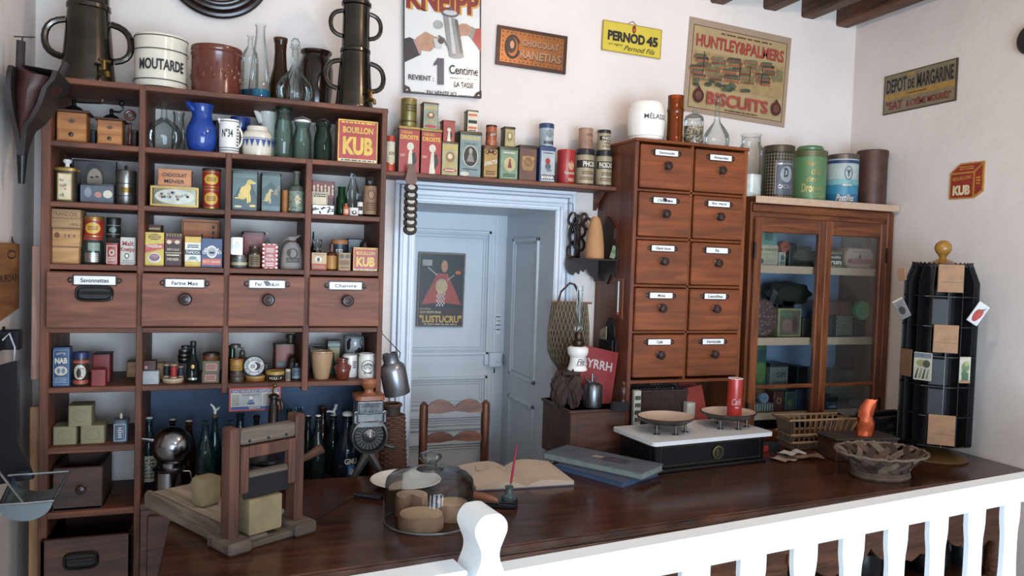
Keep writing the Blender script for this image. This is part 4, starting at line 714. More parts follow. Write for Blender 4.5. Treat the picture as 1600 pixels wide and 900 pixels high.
# --- row below the drawers
z5 = S[5]
def f(d, w_, h): d.frame(-w_*.45, h*.04, w_*.45, h*.94, w_*.03, P('#8fb0c8', .4)); d.text('NAB', 0, h*.66, h*.15, CRW, w_*.72, .05); d.ell(0, h*.4, w_*.38, h*.12, CRW); d.ell(-w_*.14, h*.4, w_*.1, h*.07, P('#6f8ca6', .4)); d.ell(w_*.14, h*.4, w_*.1, h*.07, P('#6f8ca6', .4)); d.lines(-w_*.36, w_*.36, h*.24, h*.08, 4, P('#9fb8cc', .4)); d.arc('MIETTE', 0, h*.66, w_*.5, h*.05, CRW, 0, 1.1)
box_thing('blue_packet', 'tall blue packet with white lettering at the left end below the drawers', 'packet', z5, 82, 109, 543, .02, .045, P('#2f5584', .45), None, 0, f)
def f(d, R, h): d.band(R, h*.82, h*.92, P('#b8543c', .4)); d.band(R, h*.06, h*.2, P('#b8543c', .4)); d.ell(0, h*.5, R*.78, h*.27, CRW); d.ell(-R*.1, h*.46, R*.3, h*.16, DKT); d.text('MAN', R*.1, h*.62, h*.06, INK, R*.7, .02); d.rect(-R*.3, h*.3, R*.3, h*.36, RED)
round_thing('spice_jar', 'brown jar with blue cap and round white label', 'jar', z5, 114, 139, 550, .02, P('#4a3a30', .25), P('#26396a', .35), .17, f)
box_thing('red_box', 'small red box in front of a taller red box', 'box', z5, 142, 165, 578, .01, .04, P('#a02c28', .5), None, 0, lambda d, w_, h: d.lines(-w_*.4, w_*.4, h*.9, h*.1, 5, RED2))
box_thing('red_box', 'taller red box with dark rim behind a smaller red box', 'box', z5, 144, 172, 553, .08, .07, P('#8e1f20', .5), P('#3a2020', .5), .05)
box_thing('wooden_block', 'small pale wooden box partly behind the shelf post', 'box', z5, 197, 221, 566, .17, .07, WD('#96704a', '#bb946a', 'X', .6), rc=.008)
q = box_thing('white_box', 'small grey-white box with printed arch under a brown box', 'box', z5, 222, 248, 580, .02, .05, P('#b9bfc4', .6), None, 0, lambda d, w_, h: (d.frame(-w_*.47, h*.05, w_*.47, h*.95, w_*.02, TIN), d.arc('======', 0, -h*.2, w_*.4, h*.1, TIN, 0, 1.6), d.lines(-w_*.38, w_*.38, h*.45, h*.1, 3, TIN)))
box_thing('brown_box', 'small dark brown box lying on the grey-white box', 'box', q[1], 223, 244, 564, .03, .04, P('#4a2a22', .55), None, 0, lambda d, w_, h: d.rect(-w_*.35, h*.2, -w_*.15, h*.5, PNK))
box_thing('wooden_block', 'small pale wooden cube behind the white box and thread', 'box', z5, 244, 256, 568, .12, .05, WD('#96704a', '#bb946a', 'X', .6))
q = round_thing('round_wooden_box', 'flat round pale wooden box carrying spools of thread', 'box', z5, 254, 287, 590, .02, P('#bfa07c', .6), P('#cdb592', .6), .45)
def spool(xl, xr, yt, c, label, dy):
    x, Y, r, h = fitc(xl, xr, yt, q[1], dy); t = thing('thread_spool', label, 'spool', (x, Y, q[1][0]), 0, 'spools of thread on the round box'); wdn = P('#c9a77e', .5)
    MB().lathe([(r, 0), (r, h*.1), (r*.5, h*.14), (r*.5, h*.86), (r, h*.9), (r, h), (0, h)], wdn, 20).build('spool', t); MB().lathe([(r*.5, h*.13), (r*.92, h*.14), (r*.92, h*.86), (r*.5, h*.87)], P(c, .6, 0, .3, 120), 20, cap=False).build('thread', t)
spool(255, 266, 569, '#1b1b20', 'spool of black thread left of the red spool', .055); spool(266, 277, 569, '#b3201c', 'spool of red thread', .03); spool(278, 287, 572, '#3a4156', 'spool of blue-grey thread right of the red spool', .055)
q = box_thing('grey_box', 'grey box behind the thread spools under small dark tins', 'box', z5, 279, 295, 568, .13, .07, P('#6a6a6c', .6))
for k, (yt, a, b2) in enumerate(((559.5, 278, 298), (553, 278, 298), (546, 279, 298), (540, 283, 297))):
    q = round_thing('ribbon_tin', ('flat black round tin, lowest of the stack of four', 'flat black round tin, second from the bottom of the stack of four', 'flat black round tin, third from the bottom of the stack of four', 'smaller flat grey tin on top of the stack of four')[k], 'tin', q[1], a, b2, yt, .14, (BLK, BLK, BLK, P('#5a5e5c', .4, .4))[k], (TIN, TIN, TIN, DKT)[k], .25, group='stack of flat round tins')
lathe_thing('black_bottle', 'black liqueur bottle with stopper and gilt emblem below the drawers', 'bottle', z5, 291, 312, 533, .02, [(.95, 0), (1, .03), (.98, .25), (.95, .5), (.62, .56), (.5, .64), (.42, .78), (.4, .84)], GBK, [('stopper', [(.3, .82), (.44, .85), (.46, .98), (.4, 1), (0, 1)], BLK)], front=lambda d, R, h: (d.ell(0, h*.4, R*.28, h*.05, GLD), d.rect(-R*.7, h*.08, R*.7, h*.13, SIL, 8), d.rect(-R*.15, h*.15, R*.0, h*.3, TIN)))
ol = P('#6f6a52', .6)
q = box_thing('green_box', 'olive box with pink label, lower of two stacked', 'box', z5, 315, 343, 582, .02, .05, ol, None, 0, lambda d, w_, h: (d.rect(-w_*.32, h*.15, w_*.32, h*.8, PNK), d.lines(-w_*.25, w_*.25, h*.7, h*.25, 3, BRN)))
q = box_thing('green_box', 'olive box with pink label, upper of two stacked', 'box', q[1], 316, 344, 564, .02, .05, ol, None, 0, lambda d, w_, h: (d.rect(-w_*.3, h*.15, w_*.32, h*.8, PNK), d.lines(-w_*.25, w_*.25, h*.7, h*.25, 3, BRN)))
round_thing('shallow_jar', 'shallow amber jar with dark lid on the two olive boxes', 'jar', q[1], 317, 343, 551, .02, P('#7a4a24', .25), P('#33231a', .4), .3)
q = round_thing('flat_round_tin', 'tarnished silver round tin at the bottom of the stack of three', 'tin', z5, 359, 381, 589, .02, P('#8a857c', .35, .6), None, 0, lambda d, R, h: d.lines(-R*.9, R*.9, h*.8, h*.2, 2, DKT))
q = round_thing('flat_round_tin', 'rusty brown round tin in the middle of the stack of three', 'tin', q[1], 359, 381, 578, .02, P('#6b5348', .5, .3), DKT, .4)
q = round_thing('flat_round_tin', 'yellow round tin with grey top on the stack of three', 'tin', q[1], 359, 380, 561, .02, P('#c9942a', .4), P('#b07a24', .4), .2, lambda d, R, h: (d.band(R, h*.5, h*.56, BRN), d.lines(-R*.7, R*.7, h*.4, h*.15, 2, BRN)))
MB_ = q
x, Y, r, h = fitc(359, 376, 556, MB_[1], .025); MB().lathe([(r, 0), (r, h), (r*.9, h+.001), (0, h+.001)], P('#5a5650', .4, .4), 20).build('grey_cap', MB_[0], 'flat grey cap', (x-MB_[0].location.x, Y-MB_[0].location.y, MB_[1][0]-ZS[5]))
lathe_thing('green_bottle', 'emerald glass bottle neck behind the stack of yellow and rusty tins', 'bottle', z5, 356, 369, 540, .1, [(.95, 0), (1, .03), (1, .55), (.75, .7), (.75, .93), (.9, .95), (.9, 1)], GEM)
q = box_thing('cork_block', 'small brown block behind the standing round tin', 'block', z5, 372, 386, 561, .12, .05, P('#7a6a5a', .7))
lathe_thing('tiny_bottle', 'tiny brown bottle standing behind the black and white round tin', 'bottle', q[1], 374, 383, 543, .125, BO, P('#6a5a4c', .3))
x, Y, r, h = fitc(383, 414, 585, z5, .02); 
q = round_thing('flat_round_tin', 'flat mustard-yellow round tin under the black and white one', 'tin', z5, 383, 414, 586, .02, P('#a06a22', .4), P('#b98a34', .4), .35)
cc = PY(397, 571, YF+.035); rr_ = .0325; t = thing('polish_tin', 'black and white round tin standing on its edge', 'tin', (cc.x, YF+.036, q[1][0]))
T = Matrix.Translation((0, -.011, rr_)) @ Matrix.Rotation(-pi/2, 4, 'X')
MB().lathe([(rr_*.97, 0), (rr_, .001), (rr_, .02), (rr_*.97, .022)], P('#3a3a3a', .3, .6), 32, T=T).build('body', t)
d = D(lambda u, v, l: (u, -.011-l, rr_+v)); d.ell(0, 0, rr_*.96, rr_*.96, P('#4a4848', .4)); d.ring(0, 0, rr_*.9, rr_*.9, rr_*.3, P('#c9c6c0', .4)); d.ell(0, 0, rr_*.55, rr_*.55, WHT); d.ell(rr_*.16, 0, rr_*.4, rr_*.4, INK); d.ell(-rr_*.1, 0, rr_*.36, rr_*.36, WHT); d.arc('CIRAGE LION NOIR', 0, 0, rr_*.74, rr_*.2, INK, 0, 5.4); d.lines(-rr_*.35, rr_*.1, rr_*.2, -rr_*.2, 3, INK); d.mb.build('printed_label', t)
box_thing('small_dark_box', 'tiny dark box behind the round polish tins', 'box', z5, 412, 420, 569, .1, .03, P('#2a2624', .5))
round_thing('flat_round_tin', 'round tin with yellow lid and black lettered side', 'tin', z5, 415, 445, 579, .02, P('#262322', .4), P('#c09a3a', .4), .34, lambda d, R, h: (d.text('POLI - F', R*.0, h*.45, h*.38, P('#d8c9a0', .4), R*1.35, .04), d.frame(-R*1.0, h*.08, R*1.0, h*.94, h*.05, OCH)))
cop = P('#6a3a2c', .35, .5, .3)
t, zt, w_, h = box_thing('oil_can', 'flat copper-brown metal can with a side cap below the drawers', 'can', z5, 427, 463, 537, .12, .05, cop, P('#4a3a34', .35, .6), .06, lambda d, w_, h: (d.rect(-w_*.35, h*.3, w_*.2, h*.48, P('#5f6664', .4)), d.frame(-w_*.35, h*.3, w_*.2, h*.48, .002, DKT)), rc=.01)
MB().lathe([(.012, h), (.012, h+.014), (.016, h+.015), (.016, h+.028), (0, h+.028)], DKT, 16, (w_*.26, 0, 0)).build('cap', t)
lathe_thing('dark_pot', 'small dark lidded pot in front of the copper-brown can', 'pot', z5, 448, 466, 555, .065, [(.8, 0), (1, .3), (1, .6), (.7, .75), (.75, .8), (.5, .95), (.2, 1), (0, 1)], P('#2c211d', .25))
round_thing('white_tube', 'small cream paper tube beside the yellow-lidded tin', 'tube', z5, 446, 454, 577, .02, P('#b3ab98', .6), CRM, .12, lambda d, R, h: d.lines(-R*.8, R*.8, h*.9, h*.1, 6, INK))
lathe_thing('grey_bottle', 'blue-grey labelled bottle with dark cap near the shelf post', 'bottle', z5, 456, 470, 567, .03, [(.95, 0), (1, .03), (1, .72), (.8, .8), (.6, .85), (.6, 1), (0, 1)], P('#2e3236', .3), front=lambda d, R, h: (d.rect(-R*1.4, h*.1, R*1.4, h*.7, P('#8498a2', .5), 12), d.rect(-R*1.4, h*.3, R*1.4, h*.34, INK, 12), d.lines(-R*.8, R*.8, h*.65, h*.4, 3, INK)))
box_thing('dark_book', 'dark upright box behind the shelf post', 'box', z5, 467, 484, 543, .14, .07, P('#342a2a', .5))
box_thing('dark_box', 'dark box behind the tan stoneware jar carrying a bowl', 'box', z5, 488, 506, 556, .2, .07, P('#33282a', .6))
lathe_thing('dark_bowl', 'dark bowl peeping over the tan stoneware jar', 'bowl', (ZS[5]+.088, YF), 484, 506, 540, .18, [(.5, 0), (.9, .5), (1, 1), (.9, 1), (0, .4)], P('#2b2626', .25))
def f(d, R, h): d.text('MOUTARDE DE DIJON', 0, h*.665, h*.028, BRN, R*1.35, .01)
lathe_thing('stoneware_jar', 'tall tan stoneware jar with ribbed rim below the drawers', 'jar', z5, 485, 520, 548, .02, [(.62, 0), (.68, .03), (.88, .45), (.98, .8), (1, .92), (.96, .93), (1, .95), (1, 1), (.9, 1), (.85, .6), (0, .4)], STON, front=lambda d, R, h: None, n=36)
lathe_thing('green_bottle', 'pale green glass bottle right behind the tan stoneware jar', 'bottle', z5, 512, 523, 551, .11, [(1, 0), (1, .6), (.8, .8), (.8, 1)], GGR)
def f(d, w_, h): d.rect(-w_*.3, h*.2, w_*.42, h*.85, P('#b5a678', .5)); d.ell(w_*.05, h*.55, w_*.25, h*.2, P('#c2a15c', .5)); d.rect(-w_*.45, h*.88, w_*.45, h*.97, SAGE); d.ell(0, h*.35, w_*.2, h*.1, P('#5a6a4a', .5))
box_thing('picture_tin', 'olive tin with a faded picture behind the small brown pot', 'tin', z5, 511, 532, 532, .15, .06, P('#4c4e40', .4, .3), P('#3f4238', .4, .4), .06, f)
q = lathe_thing('white_crock', 'plain white crock left of the black-labelled white jar', 'crock', z5, 535, 559, 554, .06, [(.95, 0), (1, .03), (1, .95), (.97, 1), (.9, 1), (.88, .2), (0, .15)], CER, front=lambda d, R, h: d.lines(R*.2, R*.7, h*.75, h*.4, 4, TIN))
def f(d, R, h): d.ell(-R*.75, h*.55, R*.22, h*.3, INK); d.ell(-R*.6, h*.82, R*.13, h*.1, INK); d.ring(R*.62, h*.7, R*.22, h*.2, R*.08, INK); d.ell(R*.35, h*.25, R*.22, h*.16, INK); d.ell(R*.05, h*.2, R*.12, h*.1, INK); d.ell(R*.7, h*.3, R*.14, h*.2, INK); d.band(R, h*.93, h*.96, INK, 40)
qb = box_thing('pale_box', 'plain pale box behind the white jars carrying the decorated cup', 'box', z5, 541, 569, 554, .16, .08, P('#9b948a', .6))
lathe_thing('decorated_cup', 'large white cup with black painted motifs standing behind the white jars', 'cup', qb[1], 538, 569, 525, .15, [(.95, 0), (1, .04), (1, .97), (.97, 1), (.92, 1), (.9, .15), (0, .15)], P('#c9c9c9', .15), front=f, n=36)
def f(d, R, h): d.ring(0, h*.5, R*.82, h*.26, R*.08, INK, 36); d.ring(0, h*.5, R*.5, h*.14, R*.05, INK, 30); d.text('DEVOS', 0, h*.53, h*.05, INK, R*.62); d.text('LEMMENS', 0, h*.45, h*.05, INK, R*.7); d.arc('DIJON MUSTARD', 0, h*.38, R*.66, h*.06, INK, 0, 2.0); d.lines(-R*.5, R*.5, h*.28, h*.2, 2, INK)
lathe_thing('white_jar', 'white jar with round black label at the right end below the drawers', 'jar', z5, 560, 586, 552, .02, [(.95, 0), (1, .02), (1, .86), (.92, .9), (.92, .93), (1, .95), (1, 1), (.9, 1), (.88, .2), (0, .2)], CER, front=f, n=36)
t, r, h = lathe_thing('brown_pot', 'small round red-brown pot with two ears among white jars', 'pot', z5, 524, 547, 560, .01, [(.7, 0), (.85, .08), (1, .38), (.95, .6), (.7, .74), (.68, .9), (.8, .94), (.78, 1), (.65, 1), (.62, .75), (0, .6)], P('#7a3420', .15), n=32)
for q in (-1, 1): MB().tube([(q*r*.75, 0, h*.68), (q*r*1.1, 0, h*.62), (q*r*.98, 0, h*.42)], r*.1, P('#7a3420', .15), 8).build('ear', t)
# --- left column below
soap = P('#978c66', .7, 0, .15, 18)
for xl, xr, yt, lab in ((82, 119, 667, 'greenish soap cube lying lower left in the pile of three'), (125, 163, 665, 'greenish soap cube lying lower right in the pile of three')):
    q = box_thing('soap_cube', lab, 'soap', S[6], xl, xr, yt, .03, .075, soap, None, 0, lambda d, w_, h: d.ring(0, h*.5, w_*.3, h*.3, w_*.02, P('#877c50', .7)), group='pile of soap cubes', rc=.006)
box_thing('soap_cube', 'greenish soap cube on top of the pile of three', 'soap', q[1], 106, 143, 634, .03, .075, soap, None, 0, lambda d, w_, h: d.ring(0, h*.5, w_*.3, h*.3, w_*.02, P('#877c50', .7)), group='pile of soap cubes', rc=.006)
t, zt, w_, h = box_thing('blue_tin', 'small grey-blue tin with ornate panel right of the soap cubes', 'tin', S[6], 176, 199, 656, .03, .05, P('#5f7384', .4), P('#4a5a68', .4), .12, lambda d, w_, h: (d.frame(-w_*.42, h*.06, w_*.42, h*.92, w_*.05, P('#b9c4c8', .4)), d.text('TOM', 0, h*.55, h*.14, WHT, w_*.4), d.rect(-w_*.15, h*.15, w_*.15, h*.8, P('#2f4a76', .4)), d.lines(-w_*.12, w_*.12, h*.78, h*.2, 5, WHT)), rc=.01)
MB().lathe([(.004, h), (.004, h+.012), (.001, h+.016), (0, h+.016)], CRW, 10).build('nib', t)
x, w_, h = fit(82, 160, 731, ZS[7], YF+.01); t = thing('open_drawer_box', 'old dark wooden drawer box standing open on the lowest left shelf', 'box', (x, YF+.01, ZS[7])); hw = w_/2; dw = WD('#33201a', '#523529', 'X', .55); dp = .2
m = MB(); m.box(-hw, hw, 0, .014, 0, h, dw, .002); m.box(-hw, hw, dp-.012, dp, 0, h, dw, .002); m.box(-hw, -hw+.01, .014, dp-.012, 0, h, dw); m.box(hw-.01, hw, .014, dp-.012, 0, h, dw); m.box(-hw, hw, 0, dp, 0, .008, dw); m.build('body', t); knob(t, .01, 0, h*.5, .014)
# ---------------------------------------------------------------- bottles on the low cupboard
SB = (ZB, 2.5); WB = [(.94, 0), (1, .015), (1, .6), (.86, .68), (.5, .78), (.4, .84), (.38, .94), (.47, .95), (.47, .99), (.36, 1)]
HB = [(.94, 0), (1, .015), (1, .5), (.8, .62), (.48, .76), (.37, .9), (.37, .95), (.45, .96), (.45, 1)]
BG = 'bottles behind the counter'
def wine(xl, xr, yt, dy, M, label, prof=WB, cap=None, front=None, extra=None, name='bottle'):
    x, Y, r, h = fitc(xl, xr, yt, SB, dy); t = thing(name, label, 'bottle', (x, Y, ZB), 0, BG)
    MB().lathe([(a*r, b*h) for a, b in prof], M, 24, cap=False).build('body', t)
    if cap: MB().lathe([(.34*r, h*.955), (.42*r, h*.955), (.42*r, h), (.3*r, h*1.015), (0, h*1.015)], cap, 16).build('cap', t)
    if front: d = D(cylmap(r)); front(d, r, h); d.mb.build('printed_label', t)
    if extra: extra(t, r, h)
    return t
def pourer(t, r, h):
    MB().lathe([(.34*r, h*.97), (.42*r, h*1.02), (.3*r, h*1.05), (0, h*1.05)], P('#7a5a3c', .6), 12).build('cork', t)
    m = MB(); m.tube([(0, 0, h*1.04), (0, 0, h*1.11), (-.25*r, 0, h*1.16), (-.6*r, 0, h*1.2)], [r*.2, r*.22, r*.17, r*.12], CER, 10); m.tube([(0, 0, h*1.1), (.4*r, 0, h*1.13), (.55*r, 0, h*1.15)], [r*.18, r*.15, r*.1], CER, 8); m.build('pourer', t)
def swing(t, r, h):
    MB().tube([(-.45*r, 0, h*.86), (-.55*r, -.1*r, h*.93), (-.4*r, -.3*r, h*1.0), (.4*r, -.3*r, h*1.0), (.55*r, -.1*r, h*.93), (.45*r, 0, h*.86), (0, -.45*r, h*.83)], .0016, DKT, 6, True).build('wire_clip', t)
crl = lambda d, R, h: (d.rect(-R*1.3, h*.08, R*1.3, h*.46, P('#c9bd9c', .6), 12), d.lines(-R*.8, R*.8, h*.42, h*.12, 6, TIN))
wine(219, 246, 653, .16, GTL, 'teal bottle with white cap and cream label left of the round metal pot', WB, WHT, crl)
wine(257, 281, 656, .2, GBK, 'black bottle with white cap directly behind the round metal pot', HB, WHT)
wine(281, 308, 658, .17, GBR, 'dark brown bottle with white cap just right of the round metal pot', HB, WHT)
wine(305, 336, 658, .05, GTL, 'blue-green bottle with cream lettered label right of the metal mug', HB, None, lambda d, R, h: (d.rect(-R*1.2, h*.03, R*1.2, h*.26, P('#b59a86', .6), 12), d.rect(-R*.95, h*.05, R*.95, h*.13, INK, 10), d.text('ALBAN', 0, h*.09, h*.05, P('#b59a86', .6), R*1.5, .03)))
wine(323, 347, 652, .13, GTL, 'blue-green bottle with a white bird-shaped pourer and cork', HB, None, None, pourer)
wine(345, 370, 657, .06, GTL, 'dark teal bottle with small grey label left of the soap cutter', HB, None, lambda d, R, h: (d.rect(-R*.9, h*.1, R*.9, h*.36, P('#9a958c', .6), 10), d.ell(0, h*.24, R*.5, h*.06, DKT)))
wine(360, 389, 646, .16, GTL, 'wide teal bottle below the red-framed sign', HB)
wine(388, 412, 650, .12, GBK, 'black bottle with dark wrapped top below the red-framed sign', HB, P('#2c2826', .4))
wine(440, 462, 640, .17, GDK, 'dark green bottle with foil top right of the siphon', WB, P('#1e2c24', .4))
wine(455, 478, 637, .11, GL('#5f7f92', '#22333d', 1., .08), 'pale blue glass bottle right of the siphon', [(.95, 0), (1, .02), (1, .5), (.7, .66), (.5, .78), (.5, .97), (.56, .98), (.56, 1)])
wine(470, 491, 650, .15, GBK, 'black swing-top bottle partly behind the soap cutter post', HB, WHT, None, swing)
wine(484, 508, 650, .03, GBK, 'black swing-top bottle with white stopper right of the soap cutter post', HB, WHT, None, swing)
wine(492, 516, 637, .25, GBR, 'brown corked bottle behind the two black swing-top bottles', HB, P('#6b4a36', .6))
def pour2(t, r, h): swing(t, r, h); m = MB(); m.tube([(.1*r, .2*r, h*1.0), (.15*r, .2*r, h*1.05), (-.5*r, .2*r, h*1.07), (-.8*r, .2*r, h*1.06)], [r*.16, r*.17, r*.12, r*.1], CER, 8); m.tube([(.0*r, .2*r, h*1.06), (.25*r, .2*r, h*1.12), (.35*r, .2*r, h*1.19)], [r*.15, r*.18, r*.2], CER, 8); m.build('pourer', t)
wine(507, 533, 649, .17, GBK, 'black swing-top bottle topped by a white porcelain pourer', HB, WHT, None, pour2)
def gmu(d, R, h): d.text('GMU', R*.2, h*.32, h*.09, CRW, R*1.0, .03); d.rect(-R*.05, h*.1, R*.5, h*.27, P('#3f74b8', .3), 6); d.ell(R*.24, h*.16, R*.18, h*.045, CRW); d.ell(R*.16, h*.2, R*.1, h*.03, P('#9fc0e0', .3)); d.lines(-R*.3, R*.7, h*.08, h*.045, 1, CRW); d.rect(-R*.75, h*.23, -R*.45, h*.27, TIN, 3)
wine(522, 562, 648, .065, GL('#3a4252', '#12161e', 1., .25), 'big smoky lemonade bottle with printed lettering beside the drum grinder', [(.97, 0), (1, .02), (1, .42), (.92, .52), (.6, .68), (.36, .85), (.32, .95), (.4, .96), (.4, 1)], None, gmu, lambda t, r, h: (MB().lathe([(.2*r, h*.98), (.42*r, h*.99), (.42*r, h*1.03), (.25*r, h*1.05), (0, h*1.05)], CER, 14).build('stopper', t)))
# polished ball-shaped pot upturned on a metal mug
STL = P('#a3a5a8', .2, 1, .25, 9)
x, Y, r, h = fitc(240, 287, 731, SB, .03); t = thing('metal_mug', 'polished metal mug carrying the ball-shaped pot', 'mug', (x, Y, ZB))
MB().lathe([(r*.97, 0), (r, .004), (r*.95, h*.9), (r*1.1, h*.97), (r*1.12, h), (r*.9, h), (r*.9, .01), (0, .01)], STL, 32, cap=False).build('body', t)
MB().tube([(r*.95, 0, h*.85), (r*1.4, 0, h*.83), (r*1.6, 0, h*.5), (r*1.35, 0, h*.2), (r*.97, 0, h*.2)], r*.08, STL, 8).build('handle', t)
b = PY(269, 697, Y-.005); R = PY(302, 697, Y).x-b.x; t = thing('ball_pot', 'shiny ball-shaped metal pot with a side stem standing on the mug', 'pot', (b.x, Y, ZB+h))
hb = b.z-ZB-h
MB().lathe([(r*.95, .001), (r*.8, .004)]+[(R*cos(a), hb+R*sin(a)) for a in [-.95+k*(.95+pi/2)/16 for k in range(17)]], STL, 36).build('ball', t)
MB().tube([(-R*.8, -R*.2, hb+R*.35), (-R*1.15, -R*.25, hb+R*.45), (-R*1.45, -R*.25, hb+R*.5)], [R*.13, R*.07, R*.06], STL, 8).build('stem', t)
# soda siphon
x, Y, r, h = fitc(416, 436, 622, SB, -.012); t = thing('soda_siphon', 'tall dark bronze siphon with a leafy head behind the soap cutter', 'siphon', (x, Y, ZB)); BZN = P('#3c332d', .3, .8, .3)
MB().lathe([(r*1.3, 0), (r*1.3, h*.5), (r*1.1, h*.62), (r*.8, h*.7), (r*.78, h*.92), (r*.6, h*.94), (r*.6, h), (r*.9, h*1.01), (r*.85, h*1.03), (r*.3, h*1.05), (0, h*1.05)], BZN, 24).build('body', t)
m = MB(); m.tube([(r*.6, 0, h*.98), (r*1.2, -r*.2, h*.97), (r*1.4, -r*.3, h*.9), (r*1.25, -r*.3, h*.84)], [r*.3, r*.32, r*.28, r*.2], BZN, 8); m.build('spout', t)
m = MB(); m.tube([(0, 0, h*1.04), (-r*.2, 0, h*1.08), (r*.1, 0, h*1.12)], r*.18, BRS, 8); m.ball((r*.12, 0, h*1.13), r*.35, BRS, 10); m.build('lever', t)
# sign hanging below the lowest shelf board
ys = YF-.006; a = PY(358, 608, ys); b = PY(439, 604, ys); c = PY(358.5, 645, ys); w_ = b.x-a.x; h = a.z-c.z
t = thing('card_sign', 'red-framed blue and cream card sign hanging under the shelf unit', 'sign', (a.x, ys-.004, c.z+.004), rot=(0, radians(-.3), 0))
MB().box(0, w_, -.002, .002, 0, h, P('#c0392f', .4), .001).build('board', t)
d = D(flatmap(-.002)); d.rect(w_*.035, h*.07, w_*.965, h*.93, P('#cfc7b4', .5)); d.rect(w_*.04, h*.79, w_*.96, h*.92, P('#31528f', .5)); d.text('EAU MINERALE NATURELLE', w_*.5, h*.855, h*.085, CRW, w_*.86); d.rect(w_*.04, h*.08, w_*.96, h*.2, P('#2c5596', .5)); d.text('VICHY', w_*.5, h*.14, h*.085, CRW, w_*.24, .03); d.rect(w_*.22, h*.22, w_*.63, h*.77, P('#b3bcbb', .5)); d.text('BOUILLANTE', w_*.42, h*.69, h*.09, P('#7a5a52'), w_*.33, .01, .2); d.ell(w_*.42, h*.33, w_*.08, h*.05, P('#39507a', .5)); d.poly([(w_*.36, h*.35), (w_*.48, h*.35), (w_*.45, h*.55), (w_*.4, h*.6)], P('#6b81a8', .5)); d.ell(w_*.42, h*.56, w_*.035, h*.07, WHT); d.lines(w_*.06, w_*.2, h*.72, h*.25, 7, TIN); d.lines(w_*.66, w_*.94, h*.72, h*.25, 7, TIN, 4); d.mb.build('print', t)
# cast-iron drum grinder
IRN = P('#8b8a88', .34, .8, .45, 30); IRD = P('#19191a', .55); IRS = P('#77756f', .45)
yg = 2.46; b = PY(578, 682, yg); R = (PY(608, 682, yg).x-PY(550, 682, yg).x)/2; base = ZB; zc = b.z
t = thing('drum_grinder', 'cast-iron drum grinder with round ribbed front and wooden knob lid', 'grinder', (b.x, yg+.02, base)); zc -= base
T = Matrix.Translation((0, 0, zc)) @ Matrix.Rotation(pi/2, 4, 'X')
MB().lathe([(R*.8, -.05), (R, -.03), (R, .012), (R*.96, .02), (R*.88, .022), (R*.86, .008), (R*.84, .004), (0, .004)], IRN, 40, T=T).build('drum', t)
m = MB(); m.lathe([(R*.82, .004), (R*.84, .009), (R*.8, .011), (R*.78, .006), (0, .006)], IRD, 40, T=T)
for k in range(22):
    a = 2*pi*k/22; m.tube([(R*.4*cos(a), -.008, zc+R*.4*sin(a)), (R*.76*cos(a), -.008, zc+R*.76*sin(a))], .0016, IRS, 5)
m.build('ribbed_disc', t)
m = MB(); m.lathe([(R*.34, .006), (R*.36, .014), (R*.2, .02), (R*.1, .022), (R*.08, .028), (0, .029)], P('#8f9092', .25, .9), 24, T=T)
for k in range(3): a = .6+2*pi*k/3; m.ball((R*.24*cos(a), -.02, zc+R*.24*sin(a)), .003, IRD, 8)
m.build('hub', t)
hw = R*.72; m = MB(); m.box(-hw, hw, -.02, .07, zc+R*.75, zc+R*1.95, IRN, .004); m.box(-hw*.88, hw*.88, -.023, -.018, zc+R*1.2, zc+R*1.8, P('#6a6a6a', .35, .8, .5, 60), .002); m.prism([(-hw*1.02, zc+R*.5), (hw*1.02, zc+R*.5), (hw, zc+R*1.2), (-hw, zc+R*1.2)], -.015, .06, IRN)
for q in (-1, 1): m.tube([(q*hw*1.06+.005*cos(k*pi/4), -.022, zc+R*1.28+.005*sin(k*pi/4)) for k in range(8)], .003, IRN, 6, True); m.box(q*hw*1.1-.006, q*hw*1.1+.006, -.02, .02, zc+R*.7, zc+R*1.25, IRN, .003)
m.build('hopper', t); d = D(flatmap(-.023)); d.text('UNIVERSEL', 0, zc+R*1.66, R*.15, IRD, hw*1.4); d.text('* 45 *', 0, zc+R*1.36, R*.15, IRD, hw*1.0); d.mb.build('cast_lettering', t)
m = MB(); z = zc+R*1.95; m.rbox(hw*2.25, .1, z, z+.014, .02, P('#a5623a', .3, 0, .15), c=(0, .025)); m.lathe([(.026, z+.014), (.016, z+.02), (.014, z+.03), (.024, z+.042), (.026, z+.052), (.02, z+.064), (0, z+.068)], P('#a5623a', .3, 0, .15), 24, (0, .02, 0)); m.build('wooden_lid', t)
m = MB(); zb = zc-R*.95; m.tube([(0, .0, zb), (-R*.3, 0, zb-.03), (-R*.75, 0, zb*.35), (-R*.85, 0, .004)], [.02, .014, .01, .008], IRN, 8); m.tube([(0, .0, zb), (R*.3, 0, zb-.03), (R*.75, 0, zb*.35), (R*.85, 0, .004)], [.02, .014, .01, .008], IRN, 8); m.tube([(-R*.5*cos(pi*k/10), 0, R*.15+R*.45*sin(pi*k/10)) for k in range(11)], .006, IRN, 6); m.box(-R, R, -.03, .05, 0, .008, IRN, .002); m.build('stand', t)
m = MB(); m.tube([(R*.85, .01, zc-R*.6), (R*1.2, .0, zc-R*.72), (R*1.45, -.01, zc-R*.7)], [.008, .006, .009], IRN, 8); m.build('crank_arm', t)
